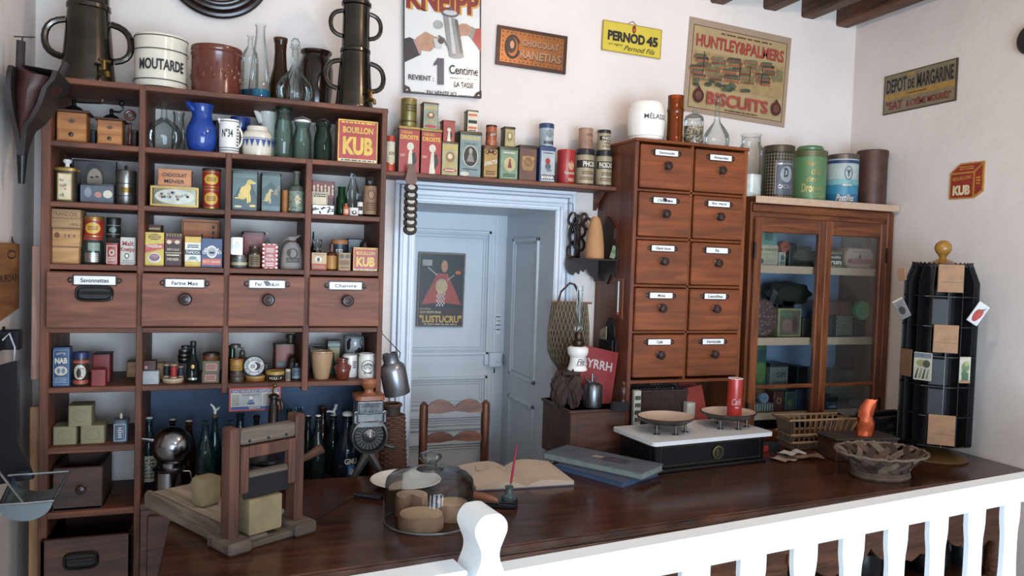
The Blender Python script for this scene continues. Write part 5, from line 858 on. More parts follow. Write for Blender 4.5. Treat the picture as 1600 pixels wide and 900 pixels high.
# wicker-covered flask on the floor side of the shelf end
def weave(M, M2, T, R0, rows, cols, amp, rad, k=1, sx=1.):
    pass
b = PY(612, 700, 2.6); t = thing('wicker_flask', 'brown wicker-covered flask with dark mouth behind the drum grinder', 'flask', (b.x, 2.62, ZB)); Rw = .043; hw_ = PY(608, 634, 2.6).z-ZB
wk, wkd = P('#6a4330', .7, 0, .3, 60), P('#3c261d', .7)
MB().lathe([(Rw*1.2, 0), (Rw*1.25, .02), (Rw*1.1, hw_*.4), (Rw*.95, hw_*.75), (Rw*.7, hw_*.88), (Rw*.75, hw_)], wkd, 20, cap=False).build('body', t)
m = MB(); rows = 26
for i in range(rows):
    z = hw_*.03+hw_*.85*i/rows; rr = Rw*(1.26-.3*(z/hw_))
    m.tube([((rr+.003*(1 if (k+i) % 2 else -1))*cos(2*pi*k/24), (rr+.003*(1 if (k+i) % 2 else -1))*sin(2*pi*k/24), z) for k in range(24)], .0045, wk, 5, True)
m.build('wicker', t)
MB().tube([(Rw*.75*cos(k*pi/8), Rw*.75*sin(k*pi/8), hw_) for k in range(16)], .006, wk, 6, True).build('rim', t)
m = MB(); m.tube([(-Rw*.7, 0, hw_*.9), (-Rw*1.0, -.01, hw_*1.05), (-Rw*1.15, -.01, hw_*1.28)], .004, wkd, 6); m.build('strap', t)
# milk can hanging from the shelf end
ALU = P('#9a9ca0', .32, .85, .2, 8)
yc = 2.56; tp = PY(609, 552, yc); bt = PY(621, 616, yc); Rm = .044
ax = V((tp.x-bt.x, 0, tp.z-bt.z)); hm = ax.length; t = thing('milk_can', 'dented aluminium milk can hanging tilted from the shelf unit end', 'can', (bt.x+.0, yc, bt.z), rot=(0, atan2(ax.x, ax.z), 0))
MB().lathe([(Rm*.96, 0), (Rm, .004), (Rm, hm*.6), (Rm*.9, hm*.7), (Rm*.6, hm*.78), (Rm*.58, hm*.98), (Rm*.62, hm), (Rm*.55, hm), (Rm*.5, hm*.8), (0, hm*.75)], ALU, 32).build('body', t)
hk = PY(592, 516, yc); T = t.matrix_basis.inverted(); M4 = Matrix.LocRotScale(t.location, t.rotation_euler, None).inverted(); l = M4 @ hk
MB().tube([(-Rm*.62, -.01, hm*.86), (-Rm*.75, -.012, hm*1.0), tuple(l), (Rm*.75, -.012, hm*.97), (Rm*.62, -.01, hm*.86)], .0022, TIN, 6).build('wire_handle', t)
MB().box(U[4][1]-ox, hk.x+.012-ox, yc-.004-oy, yc+.004-oy, hk.z-.008, hk.z-.002, DKT).build('hook', unit)
# blue-rimmed enamel tray hanging at the end of the unit
a = PY(603, 470, 2.78); t = thing('enamel_plate', 'blue-edged enamel plaque hanging behind the right end of the shelf unit', 'plaque', (U[4][1]+.012, 2.79, a.z))
m = MB(); T = Matrix.Rotation(pi/2, 4, 'Z'); m.prism([(-.02, -.1), (.02, -.1), (.035, -.08), (.035, .08), (.02, .1), (-.02, .1), (-.035, .08), (-.035, -.08)], -.006, .0, P('#5b77b0', .25), T); m.prism([(-.016, -.085), (.016, -.085), (.026, -.07), (.026, .07), (.016, .085), (-.016, .085), (-.026, .07), (-.026, -.07)], -.008, -.006, P('#cfd8e4', .25), T); m.build('plate', t)
# ---------------------------------------------------------------- tins on the shelf above the doorway
def figure(d, w_, h, u=0.):
    d.poly([(u-w_*.14, 0), (u+w_*.16, 0), (u+w_*.1, h*.5), (u+w_*.03, h*.56), (u-w_*.06, h*.5)], CRW); d.poly([(u+w_*.12, h*.1), (u+w_*.3, h*.28), (u+w_*.22, h*.5), (u+w_*.08, h*.48)], BLK); d.ell(u, h*.63, w_*.16, h*.1, CRW)
def cocoa(d, w_, h): d.rect(-w_*.47, 0, w_*.47, h*.98, RED); d.text('CACAO', -w_*.12, h*.92, h*.06, YEL, w_*.5, .02); d.text('DROSTE', 0, h*.81, h*.1, YEL, w_*.84, .04); figure(d, w_, h*.95, w_*.05); d.rect(-w_*.42, h*.36, -w_*.2, h*.42, PNK)
dtin = P('#4a3a2c', .35, .5, .3)
bled = round_thing('baby_food_tin', 'small orange-red and cream tin at the left end of the tin row', 'tin', TS, 601.5, 617, 213, .02, P('#d9d0b0', .4), P('#c2391f', .35), .16, lambda d, R, h: (d.rect(-R*1.5, 0, R*1.5, h*.3, P('#cf4420', .4), 14), d.ell(R*.2, h*.5, R*.9, h*.27, CRM), d.text('BL\u00c9DINE', R*.25, h*.62, h*.13, INK, R*1.2, .02)))
d1 = box_thing('cocoa_tin', 'large red cocoa tin with cream figure, left of the two alike', 'tin', TS, 622, 656, 197, .015, .075, dtin, OCH, .06, cocoa, radians(1))
round_thing('round_tin', 'tall green-gold round tin standing on the left red cocoa tin', 'tin', d1[1], 626, 651, 155, .025, P('#8f7f3a', .35, .3), GLD, .06, lambda d, R, h: (d.lines(-R*.6, R*.9, h*.85, h*.55, 3, P('#3a3618')), d.band(R, h*.18, h*.24, P('#4a4420', .4))))
d2 = box_thing('cocoa_tin', 'large red cocoa tin with cream figure, right of the two alike', 'tin', TS, 657, 690, 201, .015, .06, dtin, OCH, .06, cocoa, radians(1))
box_thing('small_cocoa_tin', 'grey-green cocoa tin with small crest, standing on the right red cocoa tin', 'tin', d2[1], 661, 685, 160, .02, .05, dtin, P('#5c4c34', .35, .5), .07, lambda d, w_, h: (d.rect(-w_*.46, 0, w_*.46, h, P('#8f9c86', .4)), d.text('DROSTE', 0, h*.85, h*.13, YEL, w_*.8, .03), d.ell(0, h*.55, w_*.25, h*.14, P('#9a5a30')), d.ell(0, h*.57, w_*.12, h*.07, CRM), d.ell(0, h*.1, w_*.4, h*.06, RED), d.text('CACAO', 0, h*.3, h*.1, YEL, w_*.6, .02)))
d3 = box_thing('cocoa_tin', 'cream and gold cocoa tin with a crest and red ribbon under a small red tin', 'tin', TS, 690, 716, 221, .015, .06, dtin, P('#5c4c34', .35, .5), .07, lambda d, w_, h: (d.rect(-w_*.47, 0, w_*.47, h, P('#b3ab72', .4)), d.text('DROSTE', 0, h*.88, h*.12, YEL, w_*.8, .05), d.ell(0, h*.58, w_*.28, h*.17, P('#a07046')), d.ell(0, h*.6, w_*.14, h*.08, CRM), d.text('CACAO', -w_*.05, h*.33, h*.1, YEL, w_*.7, .03), d.ell(0, h*.16, w_*.42, h*.06, RED), d.lines(-w_*.3, w_*.3, h*.2, h*.12, 1, CRW)))
box_thing('small_cocoa_tin', 'small red tin with a cream figure on the cream and gold cocoa tin', 'tin', d3[1], 692, 711, 188, .02, .045, dtin, P('#8a3a20', .35, .3), .07, lambda d, w_, h: (d.rect(-w_*.46, 0, w_*.46, h, P('#a83424', .4)), figure(d, w_, h*.95)))
def f(d, w_, h): d.rect(-w_*.47, 0, w_*.47, h*.98, P('#7f9490', .4)); d.rect(-w_*.42, h*.86, w_*.42, h*.95, P('#b9ae72', .4)); d.text('CACAO', 0, h*.77, h*.06, P('#3b4a52'), w_*.6, .02); d.ell(0, h*.48, w_*.34, h*.25, CRW); d.ell(0, h*.48, w_*.31, h*.235, P('#2a2220', .4)); d.ell(0, h*.6, w_*.08, h*.07, P('#b5a892', .5)); d.poly([(-w_*.18, h*.35), (w_*.18, h*.35), (w_*.06, h*.54), (-w_*.06, h*.54)], P('#8f877a', .5)); d.lines(-w_*.34, w_*.34, h*.2, h*.15, 1, P('#3b4a52')); d.ell(-w_*.25, h*.06, w_*.2, h*.05, CRW)
d4 = box_thing('tall_green_tin', 'tall sea-green tin with dark oval portrait', 'tin', TS, 717, 752, 205, .015, .075, dtin, P('#5c5038', .35, .5), .06, f, radians(2))
box_thing('small_cream_tin', 'small cream and orange tin standing on the tall sea-green tin', 'tin', d4[1], 730, 747, 172, .025, .045, dtin, P('#6a5c44', .35, .5), .08, lambda d, w_, h: (d.rect(-w_*.46, 0, w_*.46, h, CRW), d.rect(-w_*.4, h*.78, w_*.4, h*.9, ORG), d.rect(-w_*.4, h*.42, w_*.4, h*.58, INK), d.rect(-w_*.4, h*.14, w_*.4, h*.26, ORG), d.lines(-w_*.35, w_*.35, h*.12, h*.02, 1, INK)))
d5 = box_thing('cocoa_tin', 'brown and gold cocoa tin with slanted white lettering below an orange tin', 'tin', TS, 754, 779, 227, .015, .055, P('#6b4a2a', .35, .4), P('#6b4a2a', .35, .5), .06, lambda d, w_, h: (d.rect(-w_*.4, h*.05, w_*.42, h*.93, P('#b08a42', .35, .3)), d.arc('CACAO', 0, h*.66, w_*.4, h*.14, P('#5a2f18'), 0, 1.6, .03), d.text('KWATTA', w_*.02, h*.5, h*.14, CRW, w_*.8, .04, .2, .25), d.lines(-w_*.3, w_*.3, h*.25, h*.1, 2, P('#5a2f18'))), rc=.014)
round_thing('round_tin', 'slim orange round tin on the brown and gold cocoa tin', 'tin', d5[1], 759, 776, 196, .02, P('#b9582c', .4), P('#5a3a28', .4, .4), .1, lambda d, R, h: (d.band(R, h*.52, h*.72, P('#8a4a30', .4)), d.text('ARION', R*.1, h*.6, h*.13, CRW, R*1.2, .02, 0, .2), d.band(R, h*.2, h*.24, OCH)))
d6 = box_thing('green_tin', 'green tin with a small red figure on cream', 'tin', TS, 780, 810, 229, .015, .055, P('#4b5f48', .35, .3), P('#54583c', .35, .4), .07, lambda d, w_, h: (d.rect(-w_*.42, h*.02, w_*.45, h*.96, P('#7f9a7a', .35)), d.ell(w_*.05, h*.5, w_*.3, h*.24, P('#c9b878', .4)), d.poly([(-w_*.06, h*.38), (w_*.16, h*.38), (w_*.1, h*.58), (0, h*.6)], RED2), d.ell(w_*.05, h*.63, w_*.05, h*.05, RED), d.lines(-w_*.3, w_*.3, h*.92, h*.82, 1, CRW), d.lines(-w_*.3, w_*.35, h*.2, h*.08, 2, P('#2f4032'))))
box_thing('small_cream_tin', 'small dark-edged tin with cream panel on the green tin', 'tin', d6[1], 788, 805, 198, .025, .045, P('#4a3c26', .4, .3), P('#4a3c26', .4, .4), .08, lambda d, w_, h: (d.rect(-w_*.42, h*.04, w_*.44, h*.95, P('#b5a264', .4)), d.ell(0, h*.55, w_*.25, h*.24, P('#8f7a3a', .4)), d.ell(0, h*.6, w_*.13, h*.14, CRM)))
box_thing('brown_tin', 'purplish-brown tin with worn gold scroll print', 'tin', TS, 811, 839, 227, .015, .06, P('#4f3428', .4, .3), P('#3f2c22', .4, .3), .06, lambda d, w_, h: (d.rect(-w_*.45, h*.03, w_*.46, h*.95, P('#6e4638', .4)), d.ell(0, h*.5, w_*.34, h*.26, P('#a87e3c', .4)), d.ell(0, h*.56, w_*.24, h*.14, P('#8a5f34', .4)), d.ell(-w_*.24, h*.68, w_*.1, h*.06, OCH), d.ell(w_*.24, h*.68, w_*.1, h*.06, OCH), d.text('CAO', 0, h*.55, h*.1, OCH, w_*.3, .03, 0, -.4), d.ell(0, h*.27, w_*.26, h*.05, P('#7a4a2a'))))
BN = P('#2f466e', .4)
d7 = box_thing('blue_tin', 'dark blue square tin with pale panel and white lettering', 'tin', TS, 843, 868, 229, .015, .055, BN, BN, .06, lambda d, w_, h: (d.rect(-w_*.4, h*.03, w_*.45, h*.93, P('#b7bfbe', .4)), d.rect(-w_*.4, h*.08, w_*.45, h*.22, INK), d.text('BANANIA', w_*.02, h*.15, h*.1, WHT, w_*.78, .04), d.ell(0, h*.62, w_*.15, h*.1, RED), d.ell(w_*.02, h*.47, w_*.18, h*.09, P('#5a5f6a', .5)), d.ell(w_*.1, h*.36, w_*.16, h*.05, P('#7a8290', .5)), d.lines(-w_*.3, w_*.35, h*.9, h*.84, 1, P('#4a5a7a'))))
round_thing('round_tin', 'blue and silver round tin standing on the dark blue square tin', 'tin', d7[1], 842, 865, 194, .02, P('#a9b3b5', .35), BN, .2, lambda d, R, h: (d.text('BANANIA', R*.1, h*.24, h*.2, INK, R*1.6, .04), d.ell(R*.1, h*.7, R*.5, h*.2, P('#7d8894', .4)), d.poly([(-R*.2, h*.5), (R*.5, h*.5), (R*.3, h*.8), (0, h*.8)], CRW), d.rect(-R*1.4, 0, R*1.4, h*.06, BN, 12)))
round_thing('red_tin', 'plain red round tin with a pale winged emblem', 'tin', TS, 870, 898, 235, .02, P('#b32622', .35), P('#b32622', .35), .1, lambda d, R, h: (d.ell(R*.25, h*.62, R*.38, h*.17, P('#d9a878', .4)), d.ell(R*.25, h*.74, R*.3, h*.1, P('#b32622', .35)), d.ell(R*.25, h*.6, R*.1, h*.16, P('#d9a878', .4)), d.text('Gaulois', R*.1, h*.36, h*.09, CRM, R*1.3, .02), d.text('KILO', R*.25, h*.14, h*.1, CRM, R*.7, .02)))
def phos(s_, w_): return lambda d, R, h: (d.rect(-R*1.1, h*.56, R*1.5, h*.8, INK, 16), d.text(s_, R*w_, h*.68, h*.18, CRW, R*1.75, .04), d.lines(-R*.4, R*1.1, h*.46, h*.34, 2, BRN), d.lines(-R*.6, R*1.1, h*.28, h*.16, 2, BRN, 5), d.rect(-R*1.2, h*.97, R*1.2, h, BLK, 12))
phc = P('#b5a47c', .4, .1, .25, 12)
d8 = round_thing('food_tin', 'large cream round tin with black band, left of the two alike', 'tin', TS, 899, 928, 234, .02, phc, P('#33333a', .35, .4), .14, phos('PHOSC', .55), a0=-.3, base=P('#33333a', .35, .4))
round_thing('round_tin', 'pinkish-buff round tin standing on the left cream tin', 'tin', d8[1], 904, 926, 201, .03, P('#b08468', .5), P('#b08a6a', .5), .06, lambda d, R, h: (d.text('PHOSCAO', R*.3, h*.72, h*.13, P('#7a4a34'), R*1.2, .02), d.lines(-R*.5, R*1.0, h*.5, h*.1, 5, P('#9a6a50'))))
d9 = round_thing('food_tin', 'large cream round tin with black band, right of the two alike', 'tin', TS, 930, 956, 236, .02, phc, P('#33333a', .35, .4), .14, phos('PHOSCAO', .1), a0=-.25, base=P('#33333a', .35, .4))
round_thing('food_tin', 'smaller cream round tin with black band on the right cream tin', 'tin', d9[1], 933, 954, 204, .03, phc, P('#33333a', .35, .4), .14, phos('PHOSC', .2))
# string of little iron and porcelain discs hanging from the shelf front
yl = YT-.022; b = PY(643, 262, yl); t = thing('hanging_toggles', 'row of small oval porcelain discs hanging in a chain from the shelf front', 'ornament', (b.x, yl, b.z)); irb = P('#2a2422', .45, .3)
MB().prism([(-.012, .012), (.012, .012), (.016, -.02), (.022, -.045), (.014, -.058), (-.014, -.058), (-.022, -.045), (-.016, -.02)], -.003, .003, P('#6a4a3a', .4, .4)).build('top_plate', t)
MB().tube([(0, .0, .01), (0, .012, .004)], .003, DKT, 6).build('nail', t)
zz = [PY(643, y, yl).z-b.z for y in (294, 305.5, 316, 326.5, 337, 348, 359)]
m = MB(); m.tube([(0, 0, -.05), (0, 0, zz[-1])], .0022, DKT, 6); m.build('chain', t)
for k, z in enumerate(zz):
    o = MB().lathe([(.0, -.006), (.024, -.005), (.025, 0), (.024, .005), (0, .006)], irb, 20, T=Matrix.Translation((0, -.002, z)) @ Matrix.Rotation(radians(68), 4, 'X') @ Matrix.Scale(.8, 4, (0, 1, 0))).build('disc', t)
    MB().lathe([(.014, .004), (.013, .009), (0, .01)], P('#cfc9bd', .25), 16, T=Matrix.Translation((0, -.002, z)) @ Matrix.Rotation(radians(68), 4, 'X') @ Matrix.Scale(.7, 4, (0, 1, 0))).build('porcelain_inset', o)
# ---------------------------------------------------------------- signs and posters on the walls
def panel(name, label, cat, corners, y, thick, M, draw, part='sheet', framed=None):
    """flat sign on the back wall from its four pixel corners (tl, tr, br, bl)"""
    c = [PY(*q, y) for q in corners]; w_ = ((c[1].x-c[0].x)+(c[2].x-c[3].x))/2; h = ((c[0].z-c[3].z)+(c[1].z-c[2].z))/2
    x = sum(q.x for q in c)/4; z = sum(q.z for q in c)/4; ry = -atan2((c[1].z-c[0].z)+(c[2].z-c[3].z), 2*w_)
    t = thing(name, label, cat, (x, y, z), rot=(0, ry, 0)); MB().box(-w_/2, w_/2, 0, thick, -h/2, h/2, M, .001).build(part, t)
    d = D(lambda u, v, l: (u, -l, v-h/2)); draw(d, w_, h); d.mb.build('print', t); return t, w_, h
WS = P('#d9d7d2', .18, 0, .06, 6); RST = P('#4a3328', .6)
def kneipp(d, w_, h):
    d.frame(-w_/2, 0, w_/2, h, w_*.018, P('#2c2424', .4)); KR, KY = P('#8f2418', .3), P('#e0a42c', .3)
    m0 = d.map; d.map = lambda u, v, l: m0(u, v*.9-.03*h, l)
    d.text('KNEIPP', w_*.02, h*.96, h*.22, KY, w_*.93, .07); d.text('KNEIPP', 0, h*.97, h*.22, KR, w_*.93, .045)
    d.poly([(-w_*.5+.004, h*.33), (-w_*.28, h*.42), (-w_*.3, h*.54), (-w_*.42, h*.58), (-w_*.49, h*.56)], P('#1f1c26', .4)); d.poly([(-w_*.3, h*.42), (-w_*.27, h*.44), (-w_*.33, h*.57), (-w_*.38, h*.56)], P('#b98a92', .4))
    sk = P('#c28e6e', .35); d.poly([(-w_*.31, h*.46), (-w_*.16, h*.46), (-w_*.08, h*.53), (-w_*.07, h*.6), (-w_*.22, h*.65), (-w_*.34, h*.58)], sk); d.ell(-w_*.1, h*.58, w_*.08, h*.03, sk)
    d.poly([(w_*.38, h*.62), (w_*.5, h*.5), (w_*.5, h*.74), (w_*.42, h*.73)], P('#b3271c', .3)); d.poly([(w_*.33, h*.66), (w_*.38, h*.62), (w_*.43, h*.73), (w_*.37, h*.75)], P('#8a8a88', .3)); d.ell(w_*.28, h*.71, w_*.1, h*.06, sk); d.ell(w_*.22, h*.68, w_*.06, h*.045, sk)
    g1, g2, g3 = P('#8e9090', .25), P('#5c5e60', .25), P('#c9cbc9', .2)
    d.poly([(w_*.0, h*.84), (w_*.19, h*.8), (w_*.27, h*.44), (w_*.08, h*.43)], g1); d.ell(w_*.175, h*.44, w_*.1, h*.025, g1); d.poly([(w_*.07, h*.82), (w_*.1, h*.81), (w_*.17, h*.46), (w_*.12, h*.46)], g3); d.poly([(w_*.15, h*.8), (w_*.19, h*.79), (w_*.26, h*.47), (w_*.22, h*.47)], g2); d.ell(w_*.09, h*.85, w_*.11, h*.035, g2); d.ell(w_*.09, h*.86, w_*.09, h*.025, g3); d.ell(w_*.09, h*.9, w_*.02, h*.02, g2)
    d.poly([(w_*.08, h*.5), (w_*.02, h*.6), (-w_*.06, h*.63), (-w_*.06, h*.615), (w_*.0, h*.58), (w_*.1, h*.47)], g2)
    d.poly([(-w_*.13, h*.59), (w_*.0, h*.59), (-w_*.02, h*.5), (-w_*.1, h*.5)], g3); d.ell(-w_*.03, h*.57, w_*.04, h*.03, P('#4a3a34', .4)); d.ell(-w_*.06, h*.73, w_*.06, h*.04, P('#a9a8a6', .3))
    BL = P('#27304f', .3); d.rect(-w_*.07, h*.14, w_*.01, h*.4, BL); d.poly([(-w_*.07, h*.4), (-w_*.12, h*.34), (-w_*.12, h*.32), (-w_*.07, h*.34)], BL)
    d.text('Centime', w_*.27, h*.3, h*.09, INK, w_*.38, .01); d.rect(w_*.09, h*.215, w_*.45, h*.22, INK); d.text('LA TASSE', w_*.27, h*.155, h*.055, INK, w_*.25, .015); d.text('REVIENT :', -w_*.28, h*.19, h*.05, INK, w_*.32, .015); d.text('EN VENTE ICI', -w_*.02, h*.055, h*.038, INK, w_*.38, .015); d.rect(-w_*.46, h*.045, -w_*.24, h*.05, INK); d.rect(w_*.2, h*.045, w_*.46, h*.05, INK)
    d.map = m0
    for q in (-1, 1): d.poly([(q*w_*.5, 0), (q*w_*.4, 0), (q*w_*.43, h*.05), (q*w_*.5, h*.07)], RST); d.ell(q*w_*.46, h*.025, w_*.012, h*.007, CRW)
panel('enamel_sign', 'large white enamel sign with coffee pot and two pouring hands', 'sign', [(631, -31), (754, -21), (749, 157), (629, 142)], YW-.02, .006, WS, kneipp)
def f(d, w_, h):
    d.frame(-w_/2, 0, w_/2, h, w_*.05, P('#4a2f26', .4, .4)); br = P('#a8672c', .3, .5, .2); d.rect(-w_*.45, h*.09, w_*.45, h*.91, br)
    for k in range(15):
        for v in (.14, .86): d.ell(-w_*.42+w_*.84*k/14, h*v, w_*.01, h*.02, DKT); d.l -= .00025
    for k in range(1, 6):
        for q in (-1, 1): d.ell(q*w_*.42, h*(.14+.12*k), w_*.01, h*.02, DKT); d.l -= .00025
    d.l += .0005; d.text('CHOCOLAT', w_*.12, h*.64, h*.19, P('#3b241a'), w_*.54, .05); d.text('CHOCOLAT', w_*.115, h*.65, h*.17, P('#b58a6a', .3, .4), w_*.53, .03); d.text('RANETIAS', w_*.13, h*.34, h*.24, P('#3b241a'), w_*.6, .05); d.text('RANETIAS', w_*.125, h*.35, h*.22, P('#b58a6a', .3, .4), w_*.59, .03)
    d.ring(-w_*.28, h*.5, w_*.11, h*.31, w_*.035, P('#3b241a')); d.ell(-w_*.3, h*.54, w_*.07, h*.2, P('#4a3020')); d.rect(-w_*.2, h*.42, -w_*.14, h*.6, br); d.ell(-w_*.29, h*.55, w_*.03, h*.1, P('#b58a6a', .3, .4))
panel('chocolate_sign', 'small brown stamped metal sign with embossed lettering and dotted border', 'sign', [(777, 38.5), (887, 57), (883.5, 116.5), (775, 100)], YW-.012, .006, P('#4a2f26', .4, .4), f)
def f(d, w_, h):
    d.frame(-w_*.5, 0, w_*.5, h, w_*.01, OCH); d.text('PERNOD', -w_*.1, h*.53, h*.34, INK, w_*.63, .05); d.text('45', w_*.34, h*.53, h*.34, INK, w_*.2, .05); d.text('un signe', -w_*.28, h*.24, h*.09, INK, w_*.24, 0, .4); d.text('Pernod Fils', w_*.13, h*.18, h*.17, INK, w_*.53, 0, .4); d.ell(w_*.02, h*.84, w_*.03, h*.13, RED2); d.ell(w_*.02, h*.82, w_*.018, h*.06, ORG)
t, w_, h = panel('yellow_sign', 'bright yellow hanging card sign with black lettering', 'sign', [(942, 30), (1033, 47), (1033, 92), (941, 78)], YW-.012, .005, P('#e2c81a', .4, 0, .06), f)
MB().tube([(-w_*.08, .002, h*.5), (0, .004, h*.63), (w_*.08, .002, h*.48)], .0012, DKT, 5).build('hanging_wire', t)
def f(d, w_, h):
    pa = P('#bfa06c', .6, 0, .15, 14); d.rect(-w_*.46, h*.05, w_*.46, h*.93, pa); d.frame(-w_*.46, h*.05, w_*.46, h*.93, w_*.006, BRN); d.lines(-w_*.2, w_*.3, h*.9, h*.87, 1, BRN)
    d.text('HUNTLEY&PALMERS', .0015, h*.771, h*.13, P('#7a2018'), w_*.86, .03); d.text('HUNTLEY&PALMERS', 0, h*.775, h*.13, P('#b34334', .5), w_*.86, .03); d.rect(-w_*.44, h*.3, w_*.44, h*.66, P('#b5935a', .6)); d.poly([(-w_*.44, h*.5), (-w_*.1, h*.64), (w_*.44, h*.62), (w_*.44, h*.5), (w_*.1, h*.4), (-w_*.44, h*.34)], P('#8a7a4e', .6))
    rnd = random.Random(3); cl = [P(c, .6) for c in ('#9c5a34', '#b3683a', '#5c6448', '#7a7a52', '#4a4a3a', '#8a4a2c', '#c99a5c')]
    for i in range(6):
        for j in range(5):
            u = -w_*.38+w_*.16*j+w_*.03*(i % 3)-w_*.012*i; v = h*(.575-.043*i+.012*j-.01*rnd.random()); a = w_*rnd.uniform(.05, .075); b_ = h*rnd.uniform(.024, .034)
            if u+a > w_*.43: continue
            d.poly([(u-a, v), (u+a, v+b_*.5), (u+a, v+b_*1.5), (u-a, v+b_)], cl[(0, 1, 5, 1)[(i+j) % 4]]); d.poly([(u-a, v+b_), (u+a, v+b_*1.5), (u+a*.85, v+b_*2.3), (u-a*.7, v+b_*1.9)], cl[(2, 3, 4, 3)[(i*2+j) % 4]]); d.poly([(u+a, v+b_*.5), (u+a*1.25, v+b_*.8), (u+a*1.2, v+b_*1.6), (u+a, v+b_*1.5)], cl[6])
            for k in range(5): d.rect(u-a*.8+a*.36*k, v+b_*.35, u-a*.68+a*.36*k, v+b_*.75, cl[4]); d.l -= .00025
            d.l -= .0007
    d.l += .001
    for u in (-.35, .1, .22, .0): d.rect(w_*u, h*.42, w_*(u+.006), h*(.66 if u < 0 else .6), INK)
    for k in range(22): d.ell(rnd.uniform(-.42, .1)*w_, h*rnd.uniform(.29, .36), w_*.03, h*.018, cl[2 if k % 2 else 4])
    d.text('BISCUITS', 0, h*.175, h*.14, P('#b34334', .5), w_*.6, .03); d.lines(-w_*.12, w_*.2, h*.085, h*.06, 1, BRN)
    for q in (-1, 1): d.ell(q*w_*.38, h*.18, w_*.05, h*.075, MAR); d.ell(q*w_*.38, h*.18, w_*.03, h*.045, P('#7a4a34')); d.poly([(q*w_*.38-w_*.02, h*.25), (q*w_*.38+w_*.02, h*.25), (q*w_*.38, h*.29)], MAR)
panel('biscuit_poster', 'large paper poster of a factory town with red lettering', 'poster', [(1074, 27), (1234, 57), (1229, 202), (1071, 171)], YW-.006, .003, P('#b3977a', .7, 0, .1, 12), f)
# oval frame high above the big urn
c0 = PY(340, -58, YW-.03); t = thing('oval_picture', 'dark oval picture cut off by the top edge of the photo', 'picture', (c0.x, YW-.03, c0.z)); oa, ob = .165, .17; FR = P('#2b1a14', .25)
for k, (rr, th, yy) in enumerate(((1, .014, .01), (.88, .012, .0), (.78, .009, .006))): MB().tube([(oa*rr*cos(2*pi*j/48), yy, ob*rr*sin(2*pi*j/48)) for j in range(48)], th, FR, 10, True).build('moulding', t)
MB().lathe([(.0, 0), (oa*.78, 0), (oa*.78, .004), (0, .004)], P('#8f8070', .5), 40, T=Matrix.Translation((0, .015, 0)) @ Matrix.Rotation(pi/2, 4, 'X') @ Matrix.Scale(ob/oa, 4, (0, 1, 0))).build('picture', t)
# signs on the right wall
def rpanel(name, label, cat, corners, M, draw, thick=.005):
    c = [PX(*q, XR-thick) for q in corners]; w_ = ((c[0].y-c[1].y)+(c[3].y-c[2].y))/2; h = ((c[0].z-c[3].z)+(c[1].z-c[2].z))/2
    y = sum(q.y for q in c)/4; z = sum(q.z for q in c)/4; t = thing(name, label, cat, (XR-thick, y, z), rot=(atan2((c[1].z-c[0].z)+(c[2].z-c[3].z), 2*w_)*0, 0, -pi/2))
    return t, w_, h, D(lambda u, v, l: (u, -l, v-h/2)), thick
t, w_, h, d, th = rpanel('margarine_sign', 'oblong mustard and grey metal sign on the right wall', 'sign', [(1381, 121), (1496, 89), (1495, 156), (1380, 181)], None, None)
MB().box(-w_/2, w_/2, 0, th, -h/2, h/2, P('#5a4a34', .4, .3), .001).build('sheet', t)
d.rect(-w_*.48, h*.03, w_*.48, h*.97, P('#8a7c5c', .4)); d.rect(-w_*.48, h*.36, w_*.48, h*.5, P('#b5862c', .4)); d.text('DEPOT', -w_*.31, h*.7, h*.36, INK, w_*.29, .03); d.text('DE', -w_*.1, h*.66, h*.24, INK, w_*.09, .03); d.text('MARGARINE', w_*.22, h*.7, h*.36, INK, w_*.48, .03); d.lines(-w_*.15, w_*.12, h*.46, h*.4, 1, BRN); d.text('"SAT', -w_*.33, h*.2, h*.22, RED2, w_*.24, .03); d.text('& CR\u00caME MOURI\u00c8S"', w_*.14, h*.2, h*.2, RED2, w_*.6, .02); d.rect(-w_*.16, h*.86, -w_*.06, h*.94, OCH); d.mb.build('print', t)
t, w_, h, d, th = rpanel('cube_sign', 'cut-out enamel sign shaped like a red and yellow stock cube', 'sign', [(1484, 258), (1537, 251), (1537, 306), (1484, 314)], None, None)
o2 = [(-.5, 0), (.24, 0), (.5, .18), (.5, 1), (-.2, 1), (-.5, .74)]
MB().prism([(a*w_, (b-.5)*h) for a, b in o2], 0, th, P('#c98a1c', .35)).build('sheet', t)
KR = P('#a32a1c', .35); KY2 = P('#d9981c', .35)
d.poly([(-.46*w_, .04*h), (.2*w_, .04*h), (.2*w_, .7*h), (-.46*w_, .7*h)], KR); d.poly([(-.46*w_, .75*h), (.2*w_, .75*h), (.44*w_, .96*h), (-.18*w_, .96*h)], KR); d.poly([(.26*w_, .08*h), (.46*w_, .22*h), (.46*w_, .9*h), (.26*w_, .72*h)], KR); d.text('KUB', -w_*.13, h*.24, h*.28, CRM, w_*.52, .06); d.text('BOUILLON', -w_*.13, h*.58, h*.1, KY2, w_*.54, .03, 0, .05); d.lines(-w_*.2, w_*.22, h*.92, h*.8, 2, KY2); d.lines(w_*.3, w_*.42, h*.6, h*.36, 3, KY2); d.mb.build('print', t)
q = PX(1603, 62, XR-.02); t = thing('black_plate', 'round black iron plate on the right wall, cut by the photo edge', 'plate', (XR-.012, q.y-.018, q.z), rot=(0, 0, -pi/2)); MB().lathe([(0, 0), (.05, 0), (.056, .006), (.05, .012), (0, .008)], BLK, 28, T=Matrix.Rotation(pi/2, 4, 'X')).build('disc', t)
